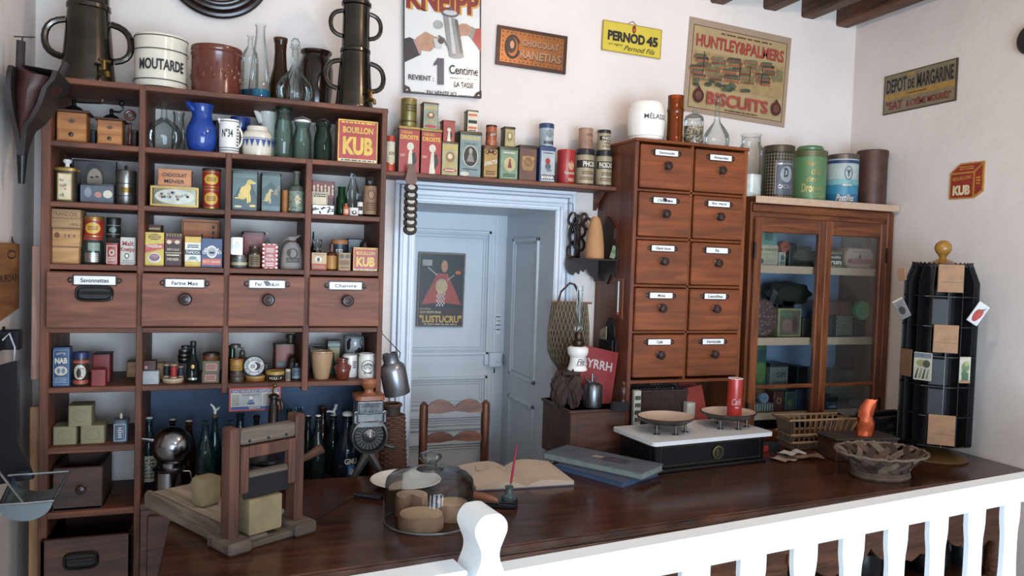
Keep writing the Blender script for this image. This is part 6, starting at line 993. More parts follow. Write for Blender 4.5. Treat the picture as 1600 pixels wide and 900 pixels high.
# poster on the door, seen only as plain shapes
def f(d, w_, h):
    d.rect(-w_*.47, h*.02, w_*.47, h*.98, P('#2c2527', .4)); d.rect(-w_*.47, h*.02, w_*.47, h*.26, P('#4a2a22', .4)); rd = P('#b8432f', .4)
    d.poly([(-w_*.1, h*.72), (-w_*.42, h*.3), (-w_*.05, h*.33), (w_*.05, h*.33), (w_*.44, h*.3), (w_*.12, h*.72)], rd); d.ell(w_*.0, h*.55, w_*.13, h*.1, P('#d6b07c', .4)); d.ell(w_*.05, h*.82, w_*.07, h*.08, P('#c98a5a', .4)); ck = P('#cfc9bd', .4)
    for i in range(6):
        for j in range(3): d.rect(-w_*.1+w_*.06*j+(i % 2)*w_*.03, h*(.28+.03*i), -w_*.07+w_*.06*j+(i % 2)*w_*.03, h*(.31+.03*i), ck); d.l -= .00025
    for k in range(5):
        d.rect(-w_*.3+w_*.04*k, h*(.78-.02*k), -w_*.27+w_*.04*k, h*(.8-.02*k), ck); d.rect(w_*.12+w_*.03*k, h*(.63+.015*k), w_*.14+w_*.03*k, h*(.65+.015*k), ck); d.l -= .0005
    d.l += .001; d.rect(-w_*.42, h*.82, -w_*.22, h*.9, P('#a9a59a', .4)); d.ell(w_*.34, h*.74, w_*.06, h*.025, ORG)
    d.text('AUX OEUFS FRAIS', -w_*.22, h*.2, h*.03, CRM, w_*.45, .02); d.text('LES P\u00c2TES', -w_*.33, h*.245, h*.022, CRM, w_*.24); d.text('"LUSTUCRU"', 0, h*.11, h*.1, P('#dcb04a', .4), w_*.9, .04); d.lines(-w_*.35, w_*.35, h*.05, h*.03, 1, CRM)
t, w_, h = panel('metal_poster', 'dark poster with a red cloak shape on the pale doorway leaf', 'poster', [(654, 394), (727, 396), (724.5, 512), (651.5, 510)], YD-.02, .006, P('#8a7f74', .5), f)
# ---------------------------------------------------------------- on top of the drawer cabinet and the glazed cabinet
SD = (cz1+.012, Yd-.006); SG = (gz1, Yg-.03)
t, r, h = lathe_thing('molasses_barrel', 'white glazed barrel-shaped jar with black lettering on the drawer cabinet', 'jar', SD, 980, 1039, 160, .03, [(.8, 0), (.86, .02), (.86, .06), (.9, .07), (.91, .12), (.95, .14), (1, .4), (1, .62), (.96, .82), (.92, .85), (.9, .92), (.84, .96), (.8, .98), (.6, 1), (0, 1.0)], CER, n=40, a0=-.4, front=lambda d, R, h: d.text('M\u00c9LASSE', R*.45, h*.6, h*.15, INK, R*1.35, .01))
lathe_thing('amber_vase', 'tall amber pressed-glass cylinder beside the white barrel jar', 'vase', SD, 1041, 1069, 150, .05, [(.9, 0), (.92, .1), (.95, .15), (.9, .2), (.9, .6), (.94, .68), (1, .7), (.94, .73), (.9, .78), (.92, 1), (.86, 1), (.86, .05), (0, .04)], GAM)
x, Y, r, h = fitc(1068, 1099, 183, SD, .03); t = thing('bean_jar', 'small lidded glass jar filled with pale beans', 'jar', (x, Y, SD[0]))
MB().lathe([(r*.95, 0), (r, .004), (r, h*.86), (r*.92, h*.95)], GCL, 28, cap=False).build('body', t); MB().lathe([(r*1.02, h*.9), (r*.9, h*1.02), (r*.5, h*1.1), (r*.15, h*1.14), (r*.2, h*1.24), (0, h*1.28)], GCL, 24, cap=False).build('lid', t)
g = MB(); rnd = random.Random(5); bn1, bn2 = P('#cdb795', .5), P('#a9906c', .5)
for k in range(150):
    a = rnd.uniform(0, 2*pi); q = (r*.86)*sqrt(rnd.random())
    if k < 90: q = r*.85
    g.ball((0, 0, 0), .0052, bn1 if rnd.random() < .75 else bn2, 8, (1.5, .85, .8), Matrix.Translation((q*cos(a), q*sin(a), rnd.uniform(.008, h*.66))) @ Matrix.Rotation(rnd.uniform(0, 6), 4, 'Z') @ Matrix.Rotation(rnd.uniform(-1, 1), 4, 'Y'))
o = g.build('beans', t); o['kind'] = 'stuff'
lathe_thing('decanter', 'round clear decanter with long neck and ball stopper on the drawer cabinet', 'decanter', SD, 1099, 1141, 158, .03, [(.7, 0), (.95, .06), (1, .18), (.92, .3), (.6, .44), (.26, .56), (.2, .7), (.18, .95), (.24, .96)], GCL, [('stopper', [(.12, .92), (.2, .97), (.26, 1.03), (.2, 1.09), (0, 1.11)], GCL)])
x, Y, r, h = fitc(1152, 1192, 210, SG, .04); t = thing('powder_jar', 'glass jar half full of white powder on the glazed cabinet', 'jar', (x, Y, SG[0]))
MB().lathe([(r*.95, 0), (r, .005), (r, h*.7), (r*.95, h*.78), (r*.76, h*.85), (r*.76, h*.97), (r*.86, h*.985), (r*.86, h)], GCL, 30, cap=False).build('body', t)
MB().lathe([(r*.93, .004), (r*.93, h*.36), (0, h*.38)], P('#d9d2c8', .9), 24).build('powder', t)
def lat(d, R, h):
    for k in range(-7, 8): d.rect(R*.2*k-R*.02, h*.03, R*.2*k+R*.02, h*.97, P('#8a7a5a', .4)); d.l -= .00025
    for k in range(14): d.rect(-R*1.4, h*(.05+.068*k), R*1.4, h*(.06+.068*k), P('#8a7a5a', .4), 12); d.l -= .00025
    d.l += .0005; d.rect(-R*.1, h*.1, R*1.2, h*.8, P('#4e5660', .35), 12); d.frame(-R*.1, h*.1, R*1.2, h*.8, R*.04, SIL); d.ell(R*.62, h*.52, R*.4, h*.17, P('#9aa2a8', .3)); d.text('D', R*.6, h*.55, h*.2, P('#2c3036'), R*.3, .04); d.text('CACAO', R*.55, h*.26, h*.08, SIL, R*.9, .02); d.lines(R*0, R*1.1, h*.77, h*.7, 1, SIL)
round_thing('biscuit_canister', 'tall black latticed canister with silver panel and worn lid', 'canister', SG, 1191, 1240, 229, .03, P('#2a2624', .35, .3), P('#5a4f3c', .35, .6), .12, lat, a0=-.75)
grn = P('#5f8a58', .35, .1, .2, 12)
t, zt, r, h = round_thing('green_canister', 'bright green canister with domed lid and gilt lettering', 'canister', SG, 1236, 1291, 237, .03, grn, P('#6a6a44', .35, .4), .13, lambda d, R, h: (d.text('Dro', -R*.2, h*.3, h*.2, P('#c9b45c', .3, .4), R*.6, .03), d.text('guerie', R*.45, h*.28, h*.13, P('#b09c50', .3, .4), R*.7, .01), d.text('Aux', R*.0, h*.85, h*.12, P('#b09c50', .3, .4), R*.7, .02, .3), d.text('dic', R*.3, h*.67, h*.16, P('#b09c50', .3, .4), R*.6, .01, .3), d.text('des', R*.05, h*.5, h*.13, P('#b09c50', .3, .4), R*.6, .01, .3), d.lines(R*.2, R*.9, h*.2, h*.08, 2, P('#8aa060', .4))), a0=-.6)
MB().lathe([(r*.75, h-.001), (r*.78, h+.012), (r*.7, h+.02), (0, h+.022)], grn, 30).build('raised_lid', t)
x, Y, r, h = fitc(1289, 1341, 247, SG, .03)
t, zt, r, h = round_thing('blue_canister', 'white, turquoise and blue canister with round emblem', 'canister', SG, 1289, 1341, 243, .03, P('#b5c4bf', .35), P('#6d6158', .3, .6), .1, lambda d, R, h: (d.band(R, 0, h*.22, P('#1f6f94', .35), 48), d.band(R, h*.22, h*.42, P('#2f8aa8', .35), 48), d.band(R, h*.42, h*.55, P('#7fb3b5', .35), 48), d.ell(R*.2, h*.3, R*.9, h*.1, P('#2f8aa8', .35)), d.band(R, h*.9, h*.97, P('#27406e', .35), 48), d.ring(R*.35, h*.68, R*.25, h*.15, R*.035, INK), d.text('Y', R*.35, h*.68, h*.15, INK, R*.25, .03), d.text('Pastilles', R*.2, h*.13, h*.15, CRW, R*1.1, .01, .35), d.lines(R*.0, R*.6, h*.44, h*.38, 1, CRW)), a0=-.7)
def rusty(d, R, h): pass
round_thing('brown_canister', 'plain rusty brown canister at the right end of the glazed cabinet', 'canister', SG, 1337, 1386, 236, .035, P('#5c3c30', .5, .3, .4, 16), P('#5c3c30', .5, .4, .4, 16), .12)
# ---------------------------------------------------------------- carved corner bracket, sugar loaf, pincers
CRV = P('#33201a', .4, 0, .3, 20); yb = 2.83; q0 = PY(926, 404, 2.74); bxz = q0.z
t = thing('carved_bracket', 'dark fretwork corner bracket shelf between doorway and drawer cabinet', 'bracket', (cx0-.092, 2.80, bxz)); x0, x1 = -.062, .07
m = MB(); m.box(x0, x1, -.15, .028, -.008, 0, CRV, .002); m.build('shelf_board', t)
def fret(seed, w_, h0, h1, y, T=None, name='fret_panel'):
    rnd = random.Random(seed); pts = []; N = 30
    for k in range(N+1): u = k/N; pts.append((x0+(x1-x0)*u*w_, h1*(.45+.55*sin(pi*min(1, u*1.0)))*(1+.12*sin(k*2.1))+.003*rnd.uniform(-1, 1)))
    for k in range(N+1): u = 1-k/N; pts.append((x0+(x1-x0)*u*w_, h0*(.35+.65*sin(pi*u))*(1+.2*sin(k*1.7))))
    MB().prism(pts, y, y+.008, CRV, T).build(name, t)
m = MB()
# open-work back: scroll tubes around gaps
for (u, z, r, n) in ((.15, .03, .022, 0), (.38, .055, .02, 0), (.18, .085, .018, 0), (.4, .11, .02, 0), (.3, .15, .016, 0), (.62, .14, .018, 0), (.5, .165, .012, 0)):
    cx = x0+(x1-x0)*u; m.tube([(cx+r*cos(k*pi/7), .022, z+r*1.25*sin(k*pi/7)) for k in range(14)], .006, CRV, 6, True)
m.prism([(x0+.03, .0), (x0+.05, .0), (x0+.05, .12), (x0+.07, .165), (x0+.035, .13)], .018, .026, CRV); m.prism([(x0-.005, 0), (x0+.012, 0), (x0+.01, .05), (x0-.006, .03)], .018, .026, CRV); m.build('fretwork_back', t)
Tm = Matrix.Translation((x1+.004, -.06, 0)) @ Matrix.Rotation(pi/2, 4, 'Z'); pts = [(-.085, 0), (.085, 0), (.08, .07), (.05, .1), (.055, .13), (.02, .17), (-.02, .15), (-.05, .12), (-.045, .08), (-.08, .04)]
MB().prism(pts, -.006, .002, CRV, Tm).build('side_panel', t)
pts = [(x0-.01, 0), (x1, 0), (x1, -.085), (x1-.012, -.095), (x1-.02, -.075), (x1-.035, -.07), (x1-.045, -.05), (x1-.055, -.038), (x1-.066, -.056), (x1-.08, -.045), (x1-.085, -.065), (x1-.1, -.055), (x1-.112, -.07), (x0-.0, -.06), (x0-.012, -.03)]
MB().prism(pts, .012, .022, CRV).build('lower_fret', t)
MB().prism([(a+.06 if False else a, b) for a, b in [(-.08, 0), (.08, 0), (.085, -.05), (.06, -.09), (.02, -.075), (0, -.1), (-.03, -.06), (-.06, -.07)]], -.006, .002, CRV, Tm).build('lower_fret', t)
SLF = P('#c08a52', .75, 0, .12, 14)
x, Y, r, h = fitc(914, 945, 338, (bxz+.0006, 2.675), .0); t = thing('sugar_loaf', 'tall buff cone-shaped sugar loaf standing on the carved bracket', 'sugar loaf', (x, Y, bxz))
MB().lathe([(r, 0), (r*1.0, h*.03), (r*.93, h*.35), (r*.78, h*.65), (r*.6, h*.85), (r*.48, h*.94), (r*.3, h*.99), (0, h)], SLF, 32).build('cone', t)
p = PY(953, 395, 2.70); t = thing('postcard', 'small greenish card leaning beside the sugar loaf', 'card', (p.x-.004, 2.675, bxz+.003), rot=(0, radians(16), 0)); MB().box(-.011, .011, -.001, .001, 0, .05, P('#8a8f6a', .6)).build('card', t); MB().box(-.011, .011, -.0014, -.001, .02, .035, P('#5a7a52', .6)).build('picture', t)
p = PY(894, 330, YW-.05); t = thing('pincers', 'black iron pincers hanging on the white door casing', 'pincers', (p.x, YW-.06, p.z)); k_ = .00245; IR2 = P('#211f1e', .4, .7)
m = MB(); 
for q in (-1, 1):
    m.tube([(q*.004, 0, -.005), (q*.014, 0, -.018), (q*.02, 0, -.036), (q*.014, 0, -.05), (q*.002, 0, -.056)], [.004, .006, .006, .006, .006], IR2, 8)
    m.tube([(-q*.002, 0, -.056), (-q*.01, 0, -.075), (-q*.014, 0, -.095), (-q*.01, 0, -.125), (-q*.013, 0, -.15)], [.006, .007, .005, .005, .004], IR2, 8)
m.tube([(0, -.006, -.056), (0, .006, -.056)], .009, IR2, 10); m.build('jaws_and_handles', t)
MB().tube([(0, .0, -.01), (0, .006, .03), (0, .04, .035)], .0015, DKT, 5).build('hook', t)
# string bag with wooden handle bar
JT, JT2 = P('#86755e', .9, 0, .25, 60), P('#4a352a', .6)
yb = 2.785; a = PY(859, 471, yb); b = PY(917, 475, yb); c = PY(890, 588, yb); wb = b.x-a.x; hb = a.z-c.z; t = thing('string_bag', 'netted string bag with leather strap hanging beside the doorway', 'bag', ((a.x+b.x)/2, yb, a.z))
MB().tube([(-wb/2-.004, -.03, 0), (wb/2+.006, -.03, -.003)], .004, P('#8a5a3a', .5), 8).build('wooden_bar', t)
MB().tube([(-wb*.36, -.03, 0), (-wb*.3, -.032, .04), (-wb*.08, -.034, .075), (wb*.05, -.034, .07), (wb*.16, -.032, .04), (wb*.2, -.03, .0)], .007, JT2, 8, flat=.5).build('strap', t)
m = MB()
def bagp(u, v, s_):
    th = pi*u; wv = wb*(.46+.08*sin(pi*v))*(1-.75*max(0, v-.72)/.28*(1 if v > .72 else 0)); return (-wv*cos(th)+.004*0, s_*(.03+.018*sin(pi*v))*sin(th)-.012, -hb*v*(1-.02*abs(cos(th))))
for s_ in (-1, 1):
    for k in range(15):
        for dr in (0, 1):
            m.tube([bagp(min(1, max(0, (k+((j/9) if dr else (1-j/9))*6-2.5)/15)), j/9, s_) for j in range(10)], .002, JT, 4)
m.build('net', t)
m = MB(); vs = [bagp(i/12, j/8, -1) for j in range(9) for i in range(13)]; vs = [(x*.96, y*.9+.0, z) for x, y, z in vs]; vs += [(x*.98, -y-.024, z) for x, y, z in vs]
fs = [(o+j*13+i, o+j*13+i+1, o+(j+1)*13+i+1, o+(j+1)*13+i) for o in (0, 117) for j in range(8) for i in range(12)]
m.add(vs, fs, P('#5a4c3c', .95, 0, .35, 120)); m.build('lining', t)
# gnarled wooden burl carrying an oil lamp; crate underneath
a = PZ(853, 632, 1.05); ct = WD('#3a1f16', '#5f3a2a', 'X', .5); zc0 = BZ; p1 = PY(907, 645, 2.5); p2 = PY(990, 640, 2.5); ctop = PY(930, 640, 2.5).z
t = thing('wooden_crate', 'dark wooden chest beside the doorway carrying lamp, burl and oil can', 'chest', ((p1.x+p2.x)/2-.02, 2.63, BZ)); hx = (p2.x-p1.x)/2+.02; H = ctop-BZ
MB().box(-hx, hx-.03, -.13, .13, 0, H, ct, .004).build('body', t); MB().box(-hx-.006, hx-.026, -.136, .136, H-.012, H, ct, .004).build('lid', t); MB().box(-hx, -hx+.03, -.134, -.13, .0, H-.014, ct, .002).build('corner_batten', t)
CT = (ctop, 2.5)
brk = P('#3f271e', .8, 0, .5, 22, .8)
p = PY(882, 607, 2.54); t = thing('wood_burl', 'rough dark brown tree burl standing on the wooden chest', 'burl', (p.x+.01, 2.54, ctop+.006)); rnd = random.Random(11); hb2 = PY(885, 578, 2.6).z-ctop; m = MB()
def rough(c, r, sq, seed):
    g = bmesh.new(); bmesh.ops.create_icosphere(g, subdivisions=4, radius=1); rr = random.Random(seed); ph = [rr.uniform(0, 6) for _ in range(6)]
    for v in g.verts:
        n = v.co.copy(); k = 1+.14*sin(5*n.x+ph[0])*sin(6*n.z+ph[1])+.09*sin(11*n.y+ph[2]+4*n.z)+.06*sin(17*n.x+13*n.z+ph[3])
        v.co = V((c[0]+n.x*k*r*sq[0], c[1]+n.y*k*r*sq[1], c[2]+n.z*k*r*sq[2]))
    return g
m.bm(rough((-.028, -.0, hb2*.48), .034, (1, .9, hb2*.5/.034), 1), brk); m.bm(rough((.022, -.012, hb2*.5), .03, (1, .9, hb2*.5/.03), 2), brk); m.box(-.03, .04, -.03, .03, hb2*.9, hb2, brk, .004); m.build('burl', t)
sb = (ctop+hb2+.0065, 2.505)
x, Y, r, h = fitc(886, 919, 541, sb, .0); t = thing('oil_lamp', 'white porcelain oil lamp with tall glass chimney standing on the burl', 'lamp', (x, Y, sb[0]))
d = D(cylmap(r*.85, 0)); MB().lathe([(r*.9, 0), (r*.95, .004), (r*.75, h*.3), (r*.72, h*.55), (r*.95, h*.68), (r, h*.78), (r*1.0, h*.92), (r*.8, h), (0, h)], CER, 32).build('reservoir', t)
d.text('Fl\u00e9', 0, h*.4, h*.25, P('#6a6a72'), r*.8, .01, .3); d.lines(-r*.5, r*.5, h*.28, h*.22, 1, P('#8a8a92')); d.mb.build('painted_flowers', t)
MB().lathe([(r*.5, h), (r*.6, h+.008), (r*.55, h+.02), (r*.35, h+.026), (r*.4, h+.04), (r*.3, h+.052), (0, h+.052)], P('#4a3526', .35, .7), 20).build('burner', t)
zt = PY(902, 446, Y).z-sb[0]; MB().lathe([(r*.35, h+.045), (r*.42, h+.06), (r*.4, h+.075), (r*.3, h+.1), (r*.3, zt)], GCL, 20, cap=False).build('glass_chimney', t)
x, Y, r, h = fitc(911, 941, 596, CT, .02); t = thing('metal_oil_can', 'round grey metal spouted can standing on the wooden chest', 'can', (x, Y, ctop)); GM = P('#7d7f82', .28, .9, .3, 10)
MB().lathe([(r*.97, 0), (r, .004), (r, h*.82), (r*.95, h*.86), (r*.7, h*.95), (r*.3, h), (0, h)], GM, 30).build('body', t)
m = MB(); m.tube([(-r*.3, 0, h*.95), (-r*.8, -.005, h*1.08), (-r*1.1, -.006, h*1.2)], [r*.22, r*.14, r*.1], GM, 8); m.build('spout', t); m = MB(); m.tube([(-r*.2, 0, h*.98), (0, 0, h*1.2), (r*.35, 0, h*1.18), (r*.5, 0, h*.92)], r*.07, GM, 8); m.tube([(-r*.1, 0, h), (-r*.1, 0, h*1.3)], r*.13, GM, 8); m.build('handle', t)
MB().box(-.062, .03, -.05, .03, 0, .006, P('#a58a72', .8)).build('paper_sheet', None, None, (x-.0, Y-.045, ctop)) if False else None
# red folder leaning on the drawer cabinet
zf = ctop+.001; a = PY(925, 556, 2.46); tr = PY(982, 566, 2.46); bl = PY(950, 634, 2.46)
t = thing('red_folder', 'big red folder with pale lettering leaning against the drawer cabinet', 'folder', (tr.x-.042, 2.6, zf), rot=(radians(-7), radians(12), radians(4)))
hf = a.z-zf+.004; FD = P('#8f1f22', .45, 0, .12); m = MB(); m.box(-.125, .045, -.004, 0, 0, hf, FD, .001); m.box(-.13, .045, .012, .016, 0, hf, FD, .001); m.box(-.12, .047, 0, .012, .003, hf-.003, P('#c98a80', .7)); m.box(.045, .05, -.004, .016, 0, hf, P('#a83038', .4), .001); m.build('folder', t)
d = D(flatmap(-.004)); d.text('BYRRH', -.037, hf*.7, .034, P('#c9bfc0', .4), .135, .02); d.mb.build('lettering', t); d = D(flatmap(-.004)); d.lines(-.11, .03, hf*.3, hf*.12, 3, P('#7a1a1e')); d.mb.build('small_print', t)
# black brush with turned handle
p = PY(966, 605, 2.5); t = thing('hand_brush', 'dark bristled brush with turned brown handle before the red folder', 'brush', (p.x-.006, 2.475, ctop)); MB().rbox(.07, .03, 0, .03, .012, P('#16161a', .9)).build('bristles', t); m = MB(); m.lathe([(.009, .03), (.006, .04), (.012, .055), (.013, .075), (.008, .085), (.011, .095), (.006, .105), (0, .107)], P('#4a2a20', .35), 16, (.014, 0, 0)); m.build('handle', t)
# dark pouch on the side of the drawer cabinet with a leaflet
q = PX(955, 520, cx0-.014); t = thing('letter_pouch', 'black rounded wall pouch on the dark side of the drawer cabinet', 'pouch', (cx0-.014, q.y+.01, q.z-.03), rot=(0, 0, -pi/2)); PB = P('#17161a', .6)
z1 = .085; pts = [(-.055, -.075), (.06, -.075), (.06, .005), (.045, .02), (.04, .06), (.02, .085), (-.005, .088), (-.025, .07), (-.03, .03), (-.05, .01)]
MB().prism(pts, -.006, 0, PB).build('back', t); MB().prism([(-.055, -.075), (.06, -.075), (.062, .005), (-.05, .0)], -.022, -.016, PB).build('front_pocket', t)
t2 = thing('leaflet', 'small folded beige leaflet stuck in the black wall pouch', 'leaflet', (cx0-.026, q.y+.045, q.z-.015), rot=(radians(-10), radians(-20), -pi/2)); MB().box(-.03, .03, -.001, .001, -.03, .03, P('#b5a184', .7)).build('paper', t2); MB().box(-.028, .028, -.0016, -.001, -.012, .004, P('#8a8478', .7)).build('print', t2)
# things under the drawer cabinet
zu = BZ+.001; y0u = Yd+.01
p = PY(1030, 640, 2.56); zt = PY(1030, 612, 2.56).z; t = thing('wire_basket', 'brown openwork basket under the drawer cabinet behind the scales', 'basket', (p.x, 2.63, zu)); bw = (PY(1070, 620, 2.56).x-PY(1000, 620, 2.56).x)/2; hb3 = zt-zu; WBR = P('#3f2a22', .6)
m = MB()
for k in range(26):
    for q in (-1, 1): x = -bw+2*bw*k/26; m.tube([(x, -.06, 0), (x+q*.02, -.06, hb3*.5), (x+q*.04, -.06, hb3)], .003, WBR, 5); m.tube([(x, .06, 0), (x+q*.02, .06, hb3*.5), (x+q*.04, .06, hb3)], .003, WBR, 5)
m.tube([(-bw-.02, -.06, hb3), (bw+.03, -.06, hb3), (bw+.03, .06, hb3), (-bw-.02, .06, hb3)], .004, WBR, 6, True); m.box(-bw, bw, -.06, .06, 0, .006, WBR); m.build('lattice', t)
m = MB(); m.tube([(-bw-.02+(2*bw+.05)*k/30, -.06, hb3+.005+.008*(k % 2)) for k in range(31)], .003, P('#17151a', .5), 5); m.tube([(-bw-.02+(2*bw+.05)*k/30, .06, hb3+.005+.008*(k % 2)) for k in range(31)], .003, P('#17151a', .5), 5); m.build('zigzag_rim', t)
p = PY(996, 630, 2.5); t = thing('paper_packet', 'small white printed packet standing left of the openwork basket', 'packet', (p.x+.01, 2.525, zu)); hh = PY(996, 610, 2.525).z-zu; MB().rbox(.03, .02, 0, hh, .004, P('#c9c4b4', .7, 0, .3, 40)).build('packet', t); d = D(flatmap(-.01)); d.lines(-.012, .012, hh*.95, hh*.1, 8, INK); d.mb.build('print', t)
p = PY(1084, 632, 2.5); t = thing('white_box', 'small white box right of the openwork basket', 'box', (p.x, 2.53, zu)); hh = PY(1084, 628, 2.53).z-zu; MB().rbox(.036, .03, 0, hh, .003, P('#c0bcae', .7)).build('box', t)
p = PY(1108, 618, 2.56)
t = thing('red_book', 'thin orange-red book leaning under the drawer cabinet, nearer of two', 'book', (p.x+.02, 2.6, zu+.004), rot=(radians(-8), radians(-10), 0)); hh = PY(1108, 604, 2.6).z-zu; m = MB(); m.box(-.045, .035, -.005, .005, 0, hh, P('#b8321c', .45), .001); m.build('book', t); d = D(flatmap(-.005)); d.lines(-.035, .025, hh*.4, hh*.2, 3, RED2); d.mb.build('print', t)
p = PY(1094, 606, 2.6); t = thing('red_book', 'thin orange-red book leaning under the drawer cabinet, rear of two', 'book', (p.x+.04, 2.68, zu+.004), rot=(radians(-8), radians(-6), 0)); hh = PY(1094, 599, 2.66).z-zu; MB().box(-.045, .04, -.005, .005, 0, hh, P('#a82c1a', .45), .001).build('book', t)
p = PY(1056, 606, 2.74); t = thing('dark_bottle', 'dark round bottle standing behind the openwork basket', 'bottle', (p.x, 2.77, zu)); MB().lathe([(.03, 0), (.032, .01), (.032, .17), (.02, .2), (.018, .23), (0, .23)], P('#1c2230', .2), 24).build('body', t)
# ---------------------------------------------------------------- inside the glazed cabinet
CABG = 'old tins inside the glazed cabinet'
def gb(name, label, S_, xl, xr, yt, dy, dep, col, front=None, rz=0., lid=None): return box_thing(name, label, 'tin', S_, xl, xr, yt, dy, dep, col, lid, .08, front, rz, CABG)
g1, g2, g3 = gsh; gf = (BZ+.02, Yg+.03)
q = gb('cream_box', 'cream lettered box with dark seal behind the upper left pane', g1, 1185, 1216, 383, .02, .08, P('#b5a98a', .5), lambda d, w_, h: (d.text('CEL VICHY ETAT', 0, h*.78, h*.12, INK, w_*.88, .02), d.lines(-w_*.45, w_*.4, h*.58, h*.52, 1, OCH), d.ell(-w_*.33, h*.22, w_*.1, h*.12, P('#4a5560', .5)), d.lines(-w_*.1, w_*.4, h*.4, h*.15, 3, P('#9a8f74', .5))))
gb('green_box', 'sea-green box lying on the cream lettered box', q[1], 1186, 1215, 360, .02, .08, P('#5f8f80', .5), lambda d, w_, h: (d.rect(-w_*.2, h*.3, w_*.25, h*.95, P('#4a6f6c', .5)), d.lines(-w_*.15, w_*.2, h*.9, h*.4, 3, P('#2f4a4a', .5))))
q = gb('small_pale_tin', 'small pale patterned tin under a round red one behind glass', g1, 1217, 1228, 394, .03, .04, P('#a9aa96', .45), lambda d, w_, h: (d.ell(0, h*.6, w_*.3, h*.2, P('#4a5a58', .5)), d.lines(-w_*.35, w_*.35, h*.35, h*.1, 2, INK)))
def disc(name, label, px, py, r_, Y, zb, col, ring, tilt=0., M2=None):
    p = PY(px, py, Y); t = thing(name, label, 'tin', (p.x, Y, zb), 0, CABG); T = Matrix.Translation((0, 0, r_)) @ Matrix.Rotation(pi/2, 4, 'X')
    MB().lathe([(0, -.012), (r_*.97, -.012), (r_, -.01), (r_, .01), (r_*.96, .012), (0, .012)], col, 32, T=T).build('body', t); d = D(lambda u, v, l: (u, -.012-l, r_+v)); d.ell(0, 0, r_*.9, r_*.9, col); d.ring(0, 0, r_*.75, r_*.75, r_*.12, ring); d.ell(0, 0, r_*.3, r_*.3, ring); d.mb.build('print', t); return t
disc('round_red_tin', 'round orange-red tin standing on edge behind the upper left pane', 1224, 378, .024, Yg+.075, q[1][0], P('#a8482c', .45), P('#7a3020', .5))
gb('dark_tin', 'wide dark tin at right behind the upper left pane', g1, 1233, 1268, 384, .05, .12, P('#2c312c', .4), lambda d, w_, h: (d.frame(-w_*.47, h*.04, w_*.47, h*.96, .002, P('#4a5048', .4)), d.lines(-w_*.3, w_*.3, h*.8, h*.3, 4, P('#4a5048', .4))))
gb('biscuit_box', 'black and cream striped biscuit box behind the upper right pane', g1, 1284, 1318, 393, .03, .07, P('#23282c', .45), lambda d, w_, h: ([d.poly([(-w_*.5+w_*.1*k, v*h), (-w_*.44+w_*.1*k, v*h), (-w_*.4+w_*.1*k, (v+.14)*h), (-w_*.46+w_*.1*k, (v+.14)*h)], P('#a59a70', .5)) for k in range(9) for v in (.02, .84)], d.text('biscuits', -w_*.02, h*.66, h*.18, CRW, w_*.7, .03), d.text('Brun', -w_*.0, h*.36, h*.3, CRW, w_*.75, .05)))
x, w_, h = fit(1320, 1366, 388, g1[0], Yg+.06); t = thing('pink_biscuit_tin', 'large rounded pink and cream biscuit tin behind the upper right pane', 'tin', (x, Yg+.09, g1[0]), 0, CABG)
def oct_(w_, h, k): return [(-w_/2+h*.25*k, 0), (w_/2-h*.25*k, 0), (w_/2, h*.25), (w_/2, h*.75), (w_/2-h*.25*k, h), (-w_/2+h*.25*k, h), (-w_/2, h*.75), (-w_/2, h*.25)]
MB().prism(oct_(w_, h, 1), -.03, .05, P('#b08a5c', .4)).build('body', t); d = D(flatmap(-.03)); d.poly([(a*.9, h*.06+b*.88) for a, b in oct_(w_, h, 1)], P('#c9a59a', .45)); d.rect(-w_*.4, h*.2, w_*.42, h*.5, P('#c07f7a', .5)); d.poly([(-w_*.05, h*.5), (w_*.07, h*.5), (w_*.01, h*.76)], P('#5a2c24', .5)); d.lines(-w_*.25, w_*.4, h*.46, h*.25, 2, RED2); d.ell(-w_*.33, h*.36, w_*.06, h*.1, P('#5a3a30', .5)); d.lines(-w_*.25, w_*.25, h*.86, h*.8, 1, INK); d.mb.build('printed_label', t)
# second shelf
p = PY(1194, 492, Yg+.06); zt = PY(1194, 468, Yg+.06).z; hh = (zt-g2[0])/2; t = thing('oval_basket_lid', 'oval pinkish-brown embossed tin standing upright behind the left door', 'tin', (p.x, Yg+.075, g2[0]), 0, CABG); OV = P('#6a4a44', .5, .2, .35, 30); T = Matrix.Translation((0, 0, hh)) @ Matrix.Rotation(pi/2, 4, 'X') @ Matrix.Scale(.95*hh/hh, 4, (1, 0, 0))
wv = PY(1214, 492, Yg+.06).x-p.x; T = Matrix.Translation((0, 0, hh)) @ Matrix.Rotation(pi/2, 4, 'X') @ Matrix.Diagonal((wv/hh, 1, 1, 1))
MB().lathe([(0, -.02), (hh, -.02), (hh, .015), (hh*.92, .02), (0, .022)], OV, 36, T=T).build('body', t); d = D(lambda u, v, l: (u, -.022-l, hh+v)); rnd = random.Random(2)
for k in range(60): a = rnd.uniform(0, 6.28); q = sqrt(rnd.random())*.85; d.ell(wv*q*cos(a), hh*q*sin(a), wv*.07, hh*.03, P('#a08a80', .5) if k % 2 else P('#8a5a54', .5)); d.l -= .0002
d.mb.build('embossing', t)
gb('picture_box', 'gilt-edged box with faded pink picture behind the left door', g2, 1216, 1252, 482, .03, .05, P('#8a8458', .45), lambda d, w_, h: (d.rect(-w_*.42, h*.07, w_*.42, h*.93, P('#6b5c4e', .5)), d.ell(-w_*.1, h*.4, w_*.25, h*.22, P('#8f6a5c', .5)), d.rect(-w_*.38, h*.72, w_*.05, h*.88, P('#5c7a5c', .5)), d.ell(w_*.22, h*.45, w_*.13, h*.3, P('#5f3f3f', .5)), d.frame(-w_*.47, h*.03, w_*.47, h*.97, .0015, P('#b0aa70', .4))))
